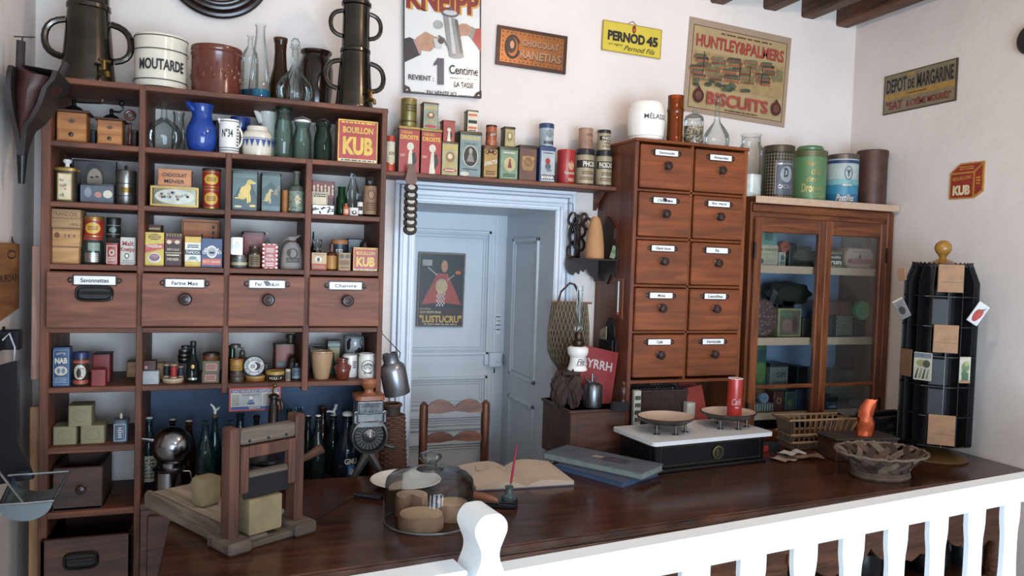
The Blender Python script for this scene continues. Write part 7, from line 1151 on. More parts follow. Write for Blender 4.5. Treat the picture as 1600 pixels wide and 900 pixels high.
p = PY(1228, 458, Yg+.14); t = thing('scalloped_tin', 'dark oval scalloped tin lid standing at the back behind the left door', 'tin', (p.x, Yg+.13, g2[0]+.0), 0, CABG); rx = PY(1262, 460, Yg+.14).x-p.x; zc = p.z-g2[0]+.0; DK2 = P('#2c2a27', .4, .3)
pts = [(rx*cos(2*pi*k/64)*(1+.07*cos(8*2*pi*k/64)), zc-.002+zc*0+.052*sin(2*pi*k/64)*(1+.07*cos(8*2*pi*k/64))) for k in range(64)]; MB().prism(pts, -.01, .01, DK2).build('plate', t); MB().prism([(x*.6, zc+(z-zc)*.6) for x, z in pts], -.015, -.01, P('#3c3832', .4, .3)).build('raised_centre', t); MB().box(-.03, .03, -.01, .02, 0, zc-.035, DK2).build('prop', t)
gb('small_dark_tin', 'narrow dark tin next to the middle stile behind the left door', g2, 1254, 1268, 497, .05, .06, P('#3a3532', .5))
q = gb('chequered_tin', 'cream and black diamond chequered tin behind the right door', g2, 1307, 1333, 492, .03, .07, P('#2a2a26', .4), None, 0)
dq = D(lambda u, v, l: (u, -.035-l, v)); w_, h = q[2], q[3]
for i in range(7):
    for j in range(9):
        u = -w_*.42+w_*.84*i/6+(w_*.07 if j % 2 else 0); v = h*(.1+.8*j/8)
        if abs(u) < w_*.45: dq.poly([(u-w_*.05, v), (u, v-h*.045), (u+w_*.05, v), (u, v+h*.045)], P('#a8a47c', .45)); dq.l -= .00025
dq.l += .0003; dq.ell(0, h*.72, w_*.3, h*.1, P('#6a6440', .45)); dq.mb.build('printed_label', q[0])
q2 = gb('dark_tin', 'dark tin left of the chequered tin behind the right door', g2, 1289, 1302, 490, .05, .05, P('#302c2c', .4), lambda d, w_, h: d.rect(-w_*.4, h*.5, w_*.3, h*.62, P('#6a3a44', .5)))
gb('wooden_box', 'brown wooden box lying on the chequered tin behind the right door', (q[1][0], g2[1]), 1293, 1331, 471, .03, .08, P('#5c3424', .5))
q = gb('brown_tin', 'plain dark brown tin under the green tin behind the right door', g2, 1336, 1360, 500, .06, .1, P('#3f2a24', .45))
disc('round_green_tin', 'round bright green tin standing on edge behind the right door', 1346, 478, .043, Yg+.085, q[1][0]-.0, P('#5aa070', .4), P('#7fbf8c', .4))
# third shelf
gb('green_packet', 'tall green and orange packet leaning at the left edge of the left door', g3, 1178, 1197, 537, .13, .05, P('#47704a', .5), lambda d, w_, h: (d.rect(-w_*.5, 0, w_*.5, h*.25, P('#a85a34', .5)), d.ell(0, h*.55, w_*.4, h*.2, P('#6a8a4a', .5)), d.rect(-w_*.4, h*.7, w_*.4, h*.9, P('#3a5c58', .5))), radians(4))
gb('grey_tin', 'grey lettered tin with dark lid behind the glazing bar of the left door', g3, 1203, 1231, 568, .12, .07, P('#7a7870', .45), lambda d, w_, h: (d.text('CAFE', w_*.1, h*.8, h*.14, INK, w_*.5, .02), d.lines(-w_*.4, w_*.42, h*.65, h*.1, 5, P('#5c5a56', .5))), 0, P('#2f2e30', .4))
gb('dark_tin', 'dark square tin left of the middle stile above the glazing bar', g3, 1245, 1262, 573, .12, .07, P('#25272c', .4))
gb('dark_tin', 'dark tin right of the middle stile above the glazing bar', g3, 1282, 1290, 575, .13, .06, P('#2a2422', .4))
z0 = PY(1330, 600, Yg+.05).z
q = gb('long_tin', 'long dark tin beneath two others behind the right door', g3, 1292, 1340, 596, .11, .09, P('#3f4440', .4), lambda d, w_, h: d.lines(-w_*.4, w_*.4, h*.85, h*.25, 3, P('#6a6f68', .4)))
gb('long_tin', 'long brown tin topmost behind the right door above the glazing bar', q[1], 1298, 1337, 578, .11, .09, P('#4a2f28', .4), lambda d, w_, h: d.lines(w_*.1, w_*.45, h*.8, h*.2, 3, P('#7a7468', .4)))
q = gb('striped_box', 'white striped carton lying low at the left behind the left door', gf if False else (g3[0], g3[1]), 1176, 1208, 631, .02, .05, P('#a8aaa0', .5), lambda d, w_, h: [d.rect(-w_*.48+w_*.12*k, 0, -w_*.42+w_*.12*k, h, P('#4a5452', .5)) for k in range(8)])
disc('round_blue_tin', 'round pale blue tin on edge on the striped carton', 1192, 614, .022, Yg+.07, q[1][0], P('#8a9ab0', .4), P('#5a6f94', .4))
gb('dark_red_tin', 'dark red tin with round badge behind the lower left pane', g3, 1209, 1225, 612, .04, .05, P('#5a2622', .45), lambda d, w_, h: (d.ring(0, h*.5, w_*.25, h*.17, w_*.08, P('#a89a70', .4)),))
gb('dark_green_tin', 'dark green tin beside the dark red tin behind the lower left pane', g3, 1227, 1241, 612, .04, .05, P('#2f3a38', .45), lambda d, w_, h: (d.frame(-w_*.45, h*.04, w_*.45, h*.96, .001, SAGE), d.ell(0, h*.35, w_*.3, h*.2, P('#5a6a3c', .5))))
gb('dark_blue_tin', 'dark blue tin nearest the middle stile behind the lower left pane', g3, 1243, 1257, 609, .04, .06, P('#2a3444', .45))
gb('lace_box', 'dark box with ribbed white edges behind the lower right pane', g3, 1327, 1350, 625, .02, .05, P('#3f3c38', .45), lambda d, w_, h: d.lines(-w_*.48, w_*.48, h*.95, h*.1, 4, P('#9a9788', .45)))
gb('blue_tin', 'small blue-grey tin with a pale label behind the lower right pane', g3, 1292, 1310, 628, .02, .05, P('#4a586c', .45), lambda d, w_, h: d.rect(-w_*.3, h*.1, w_*.3, h*.4, P('#b0b6bc', .45)))
p = PY(1222, 685, Yg+.1); t = thing('dark_chest', 'low dark chest at the bottom of the glazed cabinet', 'chest', (p.x+.04, Yg+.13, BZ+.0)); MB().box(-.07, .07, -.06, .06, 0, PY(1222, 672, Yg+.07).z-BZ, P('#2a2c34', .5), .003).build('body', t); MB().box(-.074, .074, -.064, .064, PY(1222, 672, Yg+.07).z-BZ, PY(1222, 670, Yg+.07).z-BZ+.006, P('#2a2c34', .5), .002).build('lid', t)
# ---------------------------------------------------------------- on the counter
CZ = .9
# soap cutter: portal frame with blade, footed base board, plank running back to the left
o_ = PZ(362, 872, CZ); o2 = PZ(492, 833, CZ); rz = atan2(o2.y-o_.y, o2.x-o_.x); L = (o2-o_).length
oldp = WD('#4a3f36', '#7d6f60', 'Y', .75, 1, .3); old, oldr, ddk = WD('#42382f', '#706256', 'X', .75, 1, .5), WD('#45291f', '#6b4434', 'Z', .65, 1, .4), P('#1f1c20', .5, .2)
t = thing('soap_cutter', 'old wooden soap cutting frame with guillotine blade on the left end of the counter', 'soap cutter', (o_.x, o_.y, CZ), rz)
m = MB(); m.box(0, L, .015, .09, 0, .016, old, .003); m.box(-.006, .055, -.0, .105, 0, .03, old, .006); m.box(L-.055, L+.008, .0, .105, 0, .032, old, .006); m.box(.055, .11, .02, .09, .012, .026, old, .005); m.build('base_board', t)
H1 = .288; pw = .026
for x in (.024, L-.026): MB().box(x-pw/2, x+pw/2, .03, .075, .02, H1+(.012 if x > .1 else 0), oldr, .005).build('post', t)
m = MB(); m.box(.036, L-.036, .034, .062, H1-.045, H1-.004, old, .012, None, 2)
for k in range(3): m.ball((.06+.05*k, .033, H1-.034), .0035, ddk, 8)
m.build('top_rail', t)
m = MB(); m.box(.037, .058, .028, .05, .13, H1-.046, oldr, .003); m.box(L-.06, L-.038, .028, .05, .13, H1-.046, oldr, .003); m.box(.058, L-.06, .028, .05, H1-.075, H1-.046, oldr, .003); m.box(.058, L-.06, .03, .048, .165, .18, old, .003); m.build('blade_frame', t)
MB().box(.05, L-.052, .036, .042, .115, .168, ddk, .001).build('blade', t)
m = MB(); m.box(.03, .2, .09, .46, .03, .046, WD('#8a7a68', '#b5a48e', 'Y', .8), .004); m.box(.012, .036, .075, .47, .0, .05, oldp, .008); m.box(.19, .21, .085, .47, 0, .04, old, .005); m.build('runner_plank', t)
SPC = P('#9c8860', .8, 0, .3, 16, .4)
p = V((.118, .07, 0)); q = Matrix.Translation(o_) @ Matrix.Rotation(rz, 4, 'Z')
w0 = q @ V((.105, .057, .0265)); t = thing('soap_block', 'worn yellowish soap block held under the cutter blade', 'soap', w0, rz); MB().box(-.045, .045, -.028, .03, 0, .086, SPC, .005, None, 2).build('block', t)
w0 = q @ V((.078, .26, .0465)); t = thing('soap_block', 'small rough soap piece on the plank behind the cutter post', 'soap', w0, rz); m = MB(); m.box(-.03, .028, -.024, .026, 0, .075, SPC, .012, Matrix.Rotation(.15, 4, 'Z'), 2); m.build('block', t)
w0 = q @ V((.15, .30, .046)); t = thing('soap_block', 'amber-brown soap lump on the plank behind the cutter frame', 'soap', w0, rz); m = MB(); m.bm(rough((0, 0, .026), .03, (1.2, 1, .9), 4), P('#7a4c24', .5, 0, .3, 20)); m.build('block', t)
# black bowl with knob handle seen through the frame
p = PZ(418, 760, ZB); t = thing('black_pot', 'squat black pot with wooden side handle behind the soap cutter', 'pot', (.115, 2.335, CZ)); MB().lathe([(.05, 0), (.062, .02), (.062, .07), (.056, .085), (.066, .095), (.066, .102), (.05, .1), (.02, .108), (0, .11)], P('#191a1f', .25), 28).build('body', t)
m = MB(); m.tube([(.06, 0, .07), (.11, -.02, .1), (.15, -.03, .125)], [.008, .011, .015], P('#6b4634', .5), 10); m.build('handle', t)
# long knife
a = PZ(597, 779, CZ+.008); b = PZ(553, 773, CZ+.008); c = PZ(478, 815, CZ+.006); t = thing('long_knife', 'long thin knife with black handle lying on the counter', 'knife', (b.x, b.y, CZ))
m = MB(); va = V((a.x-b.x, a.y-b.y, .009)); m.tube([(0, 0, .009), va*.5+V((0, 0, .005)), va], [.007, .009, .008], P('#15151a', .3), 8); m.build('handle', t)
m = MB(); vc = V((c.x-b.x, c.y-b.y, 0)); n = V((-vc.y, vc.x, 0)).normalized()*.007; m.add([(0, 0, .008), (n.x, n.y, .008), tuple(vc+n*.4+V((0, 0, .002))), tuple(vc+V((0, 0, .001))), (0, 0, .006), (n.x, n.y, .006), tuple(vc+n*.4), tuple(vc)], [(0, 1, 2, 3), (7, 6, 5, 4), (0, 3, 7, 4), (1, 5, 6, 2), (2, 6, 7, 3), (0, 4, 5, 1)], P('#8d8a86', .25, .9)); m.build('blade', t)
# plate behind the dome
p = PZ(634, 754, CZ+.01); t = thing('white_plate', 'white china plate lying behind the glass dome', 'plate', (p.x, p.y, CZ)); MB().lathe([(.05, 0), (.055, .004), (.1, .018), (.108, .022), (.106, .024), (.06, .01), (0, .008)], CER, 40).build('plate', t)
# glass dome with pieces of cheese
dm0 = PZ(670, 813, CZ); R = .118; Hd = .125; t = thing('cheese_dome', 'large glass cheese dome with faceted knob on the counter', 'dome', (dm0.x, dm0.y, CZ)); GD = GL('#f6f9f9', '#c0cbce', .75, 0)
MB().lathe([(R*1.0, .001), (R, .006), (R*.995, Hd*.8), (R*.97, Hd*.9), (R*.88, Hd*.98), (R*.6, Hd*1.06), (R*.3, Hd*1.1), (R*.2, Hd*1.12)], GD, 56, cap=False).build('dome', t)
MB().tube([(R*cos(k*pi/24), R*sin(k*pi/24), .004) for k in range(48)], .0025, GL('#dfe8e8', '#5f6c70', 1., .1), 6, True).build('rim', t)
MB().lathe([(R*.32, Hd*1.1), (R*.3, Hd*1.14), (R*.2, Hd*1.17), (R*.13, Hd*1.22), (R*.2, Hd*1.3), (R*.27, Hd*1.36), (R*.25, Hd*1.42), (R*.12, Hd*1.48), (0, Hd*1.5)], GL('#e8eeee', '#606c70', 1.2, .03), 10).build('knob', t)
CHR, CHP = P('#a57a58', .8, 0, .25, 30, .3), P('#cda781', .6, 0, .15, 30)
def wheel(name, lab, x, y, r, h, a0, a1, rz):
    t = thing(name, lab, 'cheese', (dm0.x+x, dm0.y+y, CZ), rz, 'cheeses under the dome'); N = 22; pts = [(r*cos(a0+(a1-a0)*k/N), r*sin(a0+(a1-a0)*k/N)) for k in range(N+1)]
    full = a1-a0 > 6.2; pts = pts[:-1] if full else pts+[(0, 0)]; n = len(pts); m = MB()
    m.add([(u, v, 0) for u, v in pts]+[(u*1.03, v*1.03, h*.5) for u, v in pts]+[(u*.96, v*.96, h) for u, v in pts], [tuple(range(n-1, -1, -1))]+[(o*n+i, o*n+(i+1) % n, (o+1)*n+(i+1) % n, (o+1)*n+i) for o in (0, 1) for i in range(n)], CHR)
    m.add([(u*.96, v*.96, h) for u, v in pts], [tuple(range(n))], CHP); m.build('rind', t); return t
wheel('cheese', 'cheese wheel with a wedge cut out at back left under the dome', -.034, .06, .044, .055, .5, 5.6, -1.6)
wheel('cheese', 'flat round cheese at the front left under the dome', -.032, -.043, .058, .036, 0, 6.283, .3)
wheel('cheese', 'speckled round cheese at the right under the dome', .064, .004, .043, .044, 0, 6.283, 1.)
# open register
p = (PZ(740, 768, CZ), PZ(900, 759, CZ)); ang2 = atan2(p[1].y-p[0].y, p[1].x-p[0].x); Wb = (p[1]-p[0]).length-.012; t = thing('open_book', 'old open register with blank yellowed pages on the counter', 'book', ((p[0].x+p[1].x)/2, (p[0].y+p[1].y)/2, CZ), ang2+radians(1)); dp = .235
PGE = P('#cdb7a0', .8, 0, .12, 9); m = MB(); m.box(-Wb/2-.003, Wb/2+.003, -.002, dp+.003, 0, .004, P('#4a4a66', .6)); m.build('cover', t)
def leaf(u): 
    a = abs(u); return .006+.017*(sin(min(1, a/.35)*pi/2) if a < .35 else 1-.45*((a-.35)/.65)**1.5)
for s_ in (-1, 1):
    N = 14; vs = []
    for k in range(N+1):
        u = k/N; x = s_*Wb/2*u; vs += [(x, 0, .004), (x, 0, leaf(u)), (x, dp, leaf(u)+.004*sin(u*3)), (x, dp, .004)]
    fs = [(4*k+j, 4*k+(j+1) % 4, 4*k+4+(j+1) % 4, 4*k+4+j) for k in range(N) for j in range(4)]+[(0, 1, 2, 3), (4*N+3, 4*N+2, 4*N+1, 4*N)]
    MB().add(vs, fs, PGE).build('pages', t)
m = MB(); m.add([(-.12, dp*.6, .024), (-.02, dp*.5, .022), (-.03, dp*.66, .03), (-.11, dp*.8, .028)], [(0, 1, 2, 3)], P('#c0a78c', .8)); m.build('torn_leaf', t)
# two closed ledgers
def obox(name, lab, f_, l_, r_, z, th, cov, page):
    d1 = V((l_.x-f_.x, l_.y-f_.y, 0)); d2 = V((r_.x-f_.x, r_.y-f_.y, 0)); rzz = atan2(-d1.y, -d1.x); w_ = d1.length; ex = d1.normalized(); dd = d2-ex*d2.dot(ex); dp = dd.length
    t = thing(name, lab, 'book', (f_.x, f_.y, z), rzz); m = MB(); m.box(-w_, 0, 0, dp, 0, .003, cov, .001); m.box(-w_, 0, 0, dp, th-.003, th, cov, .001); m.box(-w_-.001, -w_+.006, 0, dp, 0, th, cov, .001); m.build('cover', t); MB().box(-w_+.006, -.004, .004, dp-.004, .003, th-.003, page).build('pages', t); return t, w_, dp
PG2 = P('#8f9a94', .8, 0, .2, 60)
obox('ledger', 'blue ledger lying underneath a grey one on the counter', PZ(972, 763, CZ), PZ(866, 733, CZ), PZ(1044, 748, CZ), CZ, .018, P('#46546a', .6, 0, .2, 12), P('#4a6a92', .7, 0, .2, 60))
zt = CZ+.019; t, w_, dp = obox('ledger', 'grey-blue ledger with torn label lying on top of the blue one', PZ(1004, 751, zt), PZ(848, 717, zt), PZ(1037, 736, zt), zt, .024, P('#5f6874', .6, 0, .2, 12), PG2)
d = D(lambda u, v, l: (u, v, .024+l)); d.poly([(-w_*.6, dp*.42), (-w_*.5, dp*.44), (-w_*.5, dp*.62), (-w_*.59, dp*.6)], P('#b0a294', .7)); d.rect(-w_*.48, dp*.35, -w_*.25, dp*.7, P('#4a4450', .7)); d.ell(-w_*.37, dp*.52, w_*.03, dp*.05, P('#6a5a60', .7)); d.mb.build('torn_label', t)
# pen tray, inkwell, pen, blotter
a, b = PZ(738, 792, CZ), PZ(806, 797, CZ); rz2 = atan2(b.y-a.y, b.x-a.x); w_ = (b-a).length; t = thing('pen_tray', 'long black pen tray beside the glass dome', 'tray', (b.x, b.y, CZ), rz2); BK2 = P('#15161e', .15)
m = MB(); m.box(-w_-.07, 0, 0, .05, 0, .014, BK2, .003); m.box(-.05, 0, .002, .05, .014, .02, BK2, .003); m.build('tray', t)
w0 = Matrix.Translation(V((b.x, b.y, CZ))) @ Matrix.Rotation(rz2, 4, 'Z') @ V((-.024, .028, .02)); t = thing('inkwell', 'small glass inkwell standing on the black pen tray', 'inkwell', w0); MB().lathe([(.02, 0), (.022, .004), (.021, .012), (.011, .02), (.009, .032), (.012, .034), (.012, .038), (.008, .038), (.007, .022), (0, .016)], GL('#9fb3b0', '#33464a', 1., .15), 24).build('bottle', t)
tp = PY(808, 693, w0.y); MB().tube([(0, 0, .01), (.0, 0, .04)], .0022, P('#a9a6a0', .3, .9), 8, T=Matrix.Translation((0, 0, 0))).build('nib_holder', None) if False else None
t = thing('dip_pen', 'red dip pen standing upright in the glass inkwell', 'pen', (w0.x, w0.y, w0.z+.014)); v = V((tp.x-w0.x, tp.y-w0.y, tp.z-w0.z-.014)); m = MB(); m.tube([v*.22, v*.45, v*.75, v], [.0032, .0036, .0026, .001], P('#b01c34', .25), 10); m.build('holder', t); MB().tube([(0, 0, .003), v*.22], .0026, P('#9a8f84', .3, .8), 8).build('ferrule', t)
p = PZ(762, 781, CZ+.02); t = thing('wooden_stamp', 'rounded brown wooden handle lying on the black pen tray', 'stamp', (p.x-.005, p.y+.0, CZ+.0145), rz2-.2); m = MB(); m.tube([(-.08, 0, .012), (-.05, 0, .014), (-.01, 0, .013), (.02, 0, .01), (.036, 0, .007)], [.008, .012, .012, .01, .005], P('#8a5030', .35, 0, .2), 12); m.build('handle', t)
# scales
fl_, fr_ = PZ(1022, 742, CZ), PZ(1198, 722, CZ); rz3 = atan2(fr_.y-fl_.y, fr_.x-fl_.x); w_ = (fr_-fl_).length; Ds = .225
t = thing('counter_scales', 'black counter scales with white marble top and two oval pans', 'scales', (fl_.x, fl_.y, CZ), rz3); EB = P('#14141a', .22); GLD2 = P('#7a6434', .35, .5); MRB = P('#d9dadb', .25, 0, .06, 9); hs = .1
m = MB(); m.box(0, w_, 0, Ds, 0, .012, EB, .003); m.box(.008, w_-.008, .008, Ds-.008, .012, hs-.002, EB, .003); m.build('case', t)
d = D(lambda u, v, l: (u, .008-l, v)); d.frame(.03, .022, w_-.03, hs-.012, .0012, GLD2); d.mb.build('gilt_line', t); d = D(lambda u, v, l: (.008-l, Ds-u, v)); d.frame(.03, .022, Ds-.03, hs-.012, .0012, GLD2); d.mb.build('gilt_line', t)
MB().rbox(w_+.03, Ds+.03, hs-.002, hs+.012, .016, MRB, c=(w_/2, Ds/2)).build('marble_top', t)
m = MB(); T = Matrix.Translation((w_*.55, .008, .052)) @ Matrix.Rotation(pi/2, 4, 'X'); m.lathe([(.021, 0), (.024, .002), (.024, .005), (.019, .006), (.018, .002), (0, .002)], P('#8f8358', .3, .8), 32, T=T); d = D(lambda u, v, l: (w_*.55+u, .006-l, .052+v), m); d.ell(0, 0, .018, .018, P('#1d1d1f', .4)); d.text('B', 0, 0, .026, P('#8f8358', .3, .8), .012, .02); m.build('maker_badge', t)
PAN, PIN = P('#57534c', .35, .7), P('#d3b6a0', .45, 0, .12, 8)
Tw = (Matrix.Translation(fl_) @ Matrix.Rotation(rz3, 4, 'Z')).inverted()
for px, py, rl in ((1041, 650, .108), (1138, 657, .108)):
    cyy = .115; lo, hi = 0, w_; Ti = Tw.inverted()
    for _ in range(30):
        md = (lo+hi)/2; lo, hi = (md, hi) if pr(Ti @ V((md, cyy, hs+.06)))[0] < px else (lo, md)
    l = V((lo, cyy, 0)); o = thing('pan', '', '', (l.x, cyy, hs+.012)); del o['label'], o['category']; o.parent = t
    MB().lathe([(.03, .03), (rl*.75, .034), (rl*.98, .05), (rl*1.0, .055), (rl*.97, .056), (rl*.74, .041), (0, .038)], PAN, 40, sy=.86).build('dish', o); MB().lathe([(rl*.955, .0563), (rl*.74, .0418), (0, .0388)], PIN, 40, sy=.86, cap=False).build('paper_lining', o)
    for q in ((-.062, -.03), (.0, -.055), (.062, -.03), (0, .05)): MB().lathe([(.011, 0), (.011, .003), (.005, .004), (.0045, .034)], P('#6f6a62', .3, .9), 14, (q[0], q[1], 0)).build('foot', o)
RC = P('#b8281a', .28, .1, .15)
p = Ti @ V((lo+.005, cyy-.02, 0)); t = thing('red_packet', 'tall shiny red coffee packet standing open in the right scale pan', 'packet', (p.x, p.y-.006, CZ+hs+.012+.0425), radians(-28)); hp = PY(1139, 592, p.y).z-(CZ+hs+.052); m = MB()
m.lathe([(.025, 0), (.027, .004), (.0265, hp*.6), (.027, hp-.003), (.026, hp), (.022, hp-.002), (.022, .02), (0, .02)], RC, 26, sy=.8); m.build('foil_bag', t)
MB().tube([(.0262*cos(k*pi/10), .8*.0262*sin(k*pi/10), hp) for k in range(20)], .0018, WHT, 6, True).build('white_rim', t); d = D(lambda u, v, l: ((.027+l)*sin(u/.027), -(.8*.027+l)*cos(u/.027), v)); d.text('Caf\u00e9', .004, hp*.4, hp*.17, P('#d99a9a', .3), .036, .02, .35); d.ell(.006, hp*.25, .008, hp*.02, P('#d99a9a', .3)); d.mb.build('print', t)
# folded papers and little boxes right of the scales
p = PZ(1240, 716, CZ); PPR = P('#bfa596', .8, 0, .2, 20)
for k, (dx, dy, rz4, w_, h_, lab, c_) in enumerate(((-.03, .0, .3, .13, .07, 'folded pinkish paper lying lowest right of the scales', PPR), (.03, -.01, -.25, .15, .06, 'crumpled paper strip pointing right beside the scales', P('#8f6a58', .8, 0, .2, 20)), (.0, .012, .1, .1, .05, 'small white folded paper on top of other papers by the scales', P('#c9c0b8', .8)))):
    t = thing('paper', lab, 'paper', (p.x+dx, p.y+dy, CZ+.002+.007*k), rz4); m = MB(); N = 8
    vs = [(-w_/2+w_*i/N, -h_/2+h_*j, .003+.004*sin(i*1.3+j*2+k)) for j in (0, 1) for i in range(N+1)]; vs += [(x, y, z-.0012) for x, y, z in vs]; n = N+1
    m.add(vs, [(i, i+1, n+i+1, n+i) for i in range(N)]+[(2*n+n+i, 2*n+n+i+1, 2*n+i+1, 2*n+i) for i in range(N)], c_); m.build('sheet', t)
p = PZ(1196, 709, CZ); t = thing('small_red_box', 'small red-fronted dark box on the counter behind the papers', 'box', (p.x+.05, p.y+.05, CZ), .15); MB().rbox(.1, .04, 0, .026, .003, P('#2a2a30', .4)).build('body', t); MB().box(-.05, -.02, -.021, -.0195, .002, .024, RED).build('label', t)
# dark case behind the woven basket, carrying the orange bag
z1 = CZ+.085; a = PZ(1283, 676, z1); t = thing('dark_case', 'low dark wooden case behind the woven basket', 'case', (a.x+.0, a.y+.018, CZ), radians(-8)); cs = WD('#2e1c15', '#4c3126', 'X', .5); cw_, cd_ = .255, .12
MB().box(0, cw_, -cd_, 0, 0, .078, cs, .003).build('body', t); MB().box(-.006, cw_+.006, -cd_-.006, .006, .076, .086, P('#3f322c', .55, 0, .3, 12), .003).build('lid', t)
# wicker tray on the bench
WK1, WK2 = P('#a07a50', .75, 0, .3, 50), P('#5a4434', .75, 0, .3, 50)
p = PZ(1303, 660, CZ+.12); t = thing('wicker_tray', 'light brown fluted wicker tray behind the dark case', 'tray', (a.x+.07, a.y+.118, CZ), radians(-4)); hw_, hd_ = .14, .05; m = MB()
m.box(-hw_*.9, hw_*.9, -hd_*.8, hd_*.8, 0, .006, WK2, .002)
for k in range(44):
    s_ = k/44*4; e = int(s_); u = (s_-e)*2-1; c0 = ((hw_*u, -hd_), (hw_, hd_*u), (-hw_*u, hd_), (-hw_, -hd_*u))[e]; c1 = ((hw_*u*.9+.006, -hd_*.8), (hw_*.9, hd_*u*.8), (-hw_*u*.9, hd_*.8), (-hw_*.9, -hd_*u*.8))[e]
    m.tube([(c1[0], c1[1], .003), ((c0[0]+c1[0])/2+.006, (c0[1]+c1[1])/2, .06), (c0[0]*1.06+.014, c0[1]*1.1, .118)], .004, WK1 if e in (2, 1) else WK2, 5)
m.build('stakes', t); m = MB()
for z, k in ((.118, 1.08), (.06, 1.0), (.03, .95)): m.tube([(-hw_*k, -hd_*k, z), (hw_*k, -hd_*k, z), (hw_*k, hd_*k, z), (-hw_*k, hd_*k, z)], .005, WK1, 6, True)
m.build('rim', t)
# black slatted basket half hidden by the seed stand
p = PZ(1402, 690, CZ); t = thing('slatted_basket', 'black slatted basket half hidden behind the seed packet stand', 'basket', (2.50, 2.365, CZ), radians(5)); BB = P('#17161a', .4); m = MB(); hw_, hd_, hh = .11, .05, .125
for q in (-1, 1):
    for k in range(20): x = -hw_+2*hw_*k/19; m.box(x-.0025, x+.0025, q*hd_-.002, q*hd_+.002, 0, hh, BB)
    for z in (0, .035, .07, hh-.02): m.box(-hw_, hw_, q*hd_-.003, q*hd_+.003, z, z+.014, BB)
    m.box(q*hw_-.003, q*hw_+.003, -hd_, hd_, 0, hh, BB)
m.box(-hw_, hw_, -hd_, hd_, 0, .004, BB); m.build('slats', t); MB().tube([(-hw_, -hd_, hh), (hw_, -hd_, hh), (hw_, hd_, hh), (-hw_, hd_, hh)], .006, P('#3a2a22', .5), 6, True).build('rim', t)
# woven splint basket
p = PZ(1375, 743, CZ); t = thing('splint_basket', 'flared grey-brown splint basket at the front right of the counter', 'basket', (p.x, p.y, CZ)); bs1, bs2, bs3 = P('#6a5244', .8, 0, .3, 40), P('#4a372d', .8, 0, .3, 40), P('#85705f', .8, 0, .3, 40)
def bp(a, v, off=0.):
    r = .085+.066*v**1.4+off; return (r*cos(a)*1.06, r*sin(a)*.86, .012+.074*v)
m = MB(); NS = 16
for s_ in (-1, 1):
    for k in range(NS):
        pts = [bp(2*pi*k/NS+s_*j/24*.7, j/24, .0042*s_*cos(pi*1.4*j/24*NS/(2*pi))) for j in range(25)]; vs = []
        for i, q in enumerate(pts):
            n = V((q[0], q[1], -.6*sqrt(q[0]**2+q[1]**2))).normalized(); tg = V(pts[min(i+1, 24)])-V(pts[max(i-1, 0)]); b = n.cross(tg.normalized()).normalized()*.0108
            vs += [V(q)+b, V(q)-b, V(q)-b-n*.0014, V(q)+b-n*.0014]
        m.add(vs, [(4*i+j, 4*i+(j+1) % 4, 4*i+4+(j+1) % 4, 4*i+4+j) for i in range(24) for j in range(4)], (bs1, bs2, bs3)[(k+(s_ > 0)) % 3])
m.build('woven_sides', t); m = MB()
for z, r, rr in ((.006, .092, .008), (.016, .09, .007)): m.tube([(r*1.06*cos(k*pi/16), r*.86*sin(k*pi/16), z+.002*(k % 2)) for k in range(32)], rr, bs1, 6, True)
m.build('base_coil', t); MB().lathe([(0, .004), (.085, .004), (.085, .008), (0, .008)], bs2, 24).build('base', t)
MB().tube([(*bp(k*pi/24, 1)[:2], .085+.0025*sin(k*2.5)) for k in range(48)], .0045, bs3, 6, True).build('rim', t)
# orange foil bag on the case
zb2 = CZ+.0865; p = PY(1349, 690, a.y-.075); tp = PY(1357, 624, p.y); t = thing('orange_bag', 'crumpled orange foil bag standing on the dark case', 'bag', (p.x, p.y, zb2), radians(-35)); hb4 = tp.z-zb2; OR = P('#b84a14', .36, .75, .4, 18); rnd = random.Random(8); m = MB(); N = 16; vs = []; K = 12
for j in range(K+1):
    v = j/K; rr = .034*(1-.35*v)
    for i in range(N):
        a_ = 2*pi*i/N; rq = rr*(1+rnd.uniform(-.1, .1)); vs.append((rq*cos(a_)+.02*v**2+.004*sin(7*v), rq*sin(a_)*(.75-.55*v), hb4*v+rnd.uniform(-.003, .003)*(0 < j)))
m.add(vs, [(j*N+i, j*N+(i+1) % N, (j+1)*N+(i+1) % N, (j+1)*N+i) for j in range(K) for i in range(N)]+[tuple(range(N-1, -1, -1)), tuple(range(K*N, K*N+N))], OR); m.build('foil', t, sharp=20)
# seed packet stand
rk = V((2.525, 2.165, CZ)); phi = atan2(rk.x, rk.y); t = thing('seed_stand', 'tall black revolving seed packet stand with yellow ball knob', 'stand', rk, -phi); zb3 = PY(1462, 688, rk.y).z-CZ; zt3 = PY(1460, 412, rk.y).z-CZ; BKR = P('#111114', .38, 0, .2); R8 = .127
rust = P('#6a4a1c', .45, .4, .5, 12)
MB().lathe([(.118, 0), (.12, .004), (.114, .012), (.07, .028), (.035, .045), (.02, .058), (.016, .08)], rust, 36).build('foot', t)
MB().lathe([(R8*.72, zb3), (R8*.72, zt3), (0, zt3)], P('#0b0b0d', .6), 8, T=Matrix.Rotation(pi/8, 4, 'Z')).build('core', t)
rows = 6; m = MB()
for k in range(rows+1):
    z = zb3+(zt3-.012-zb3)*k/rows; rr = R8*(1.04 if k < rows else .82); m.lathe([(rr, z), (rr, z+.004), (0, z+.004)], BKR, 8, T=Matrix.Rotation(pi/8, 4, 'Z'))
m.build('shelf_plates', t); m = MB()
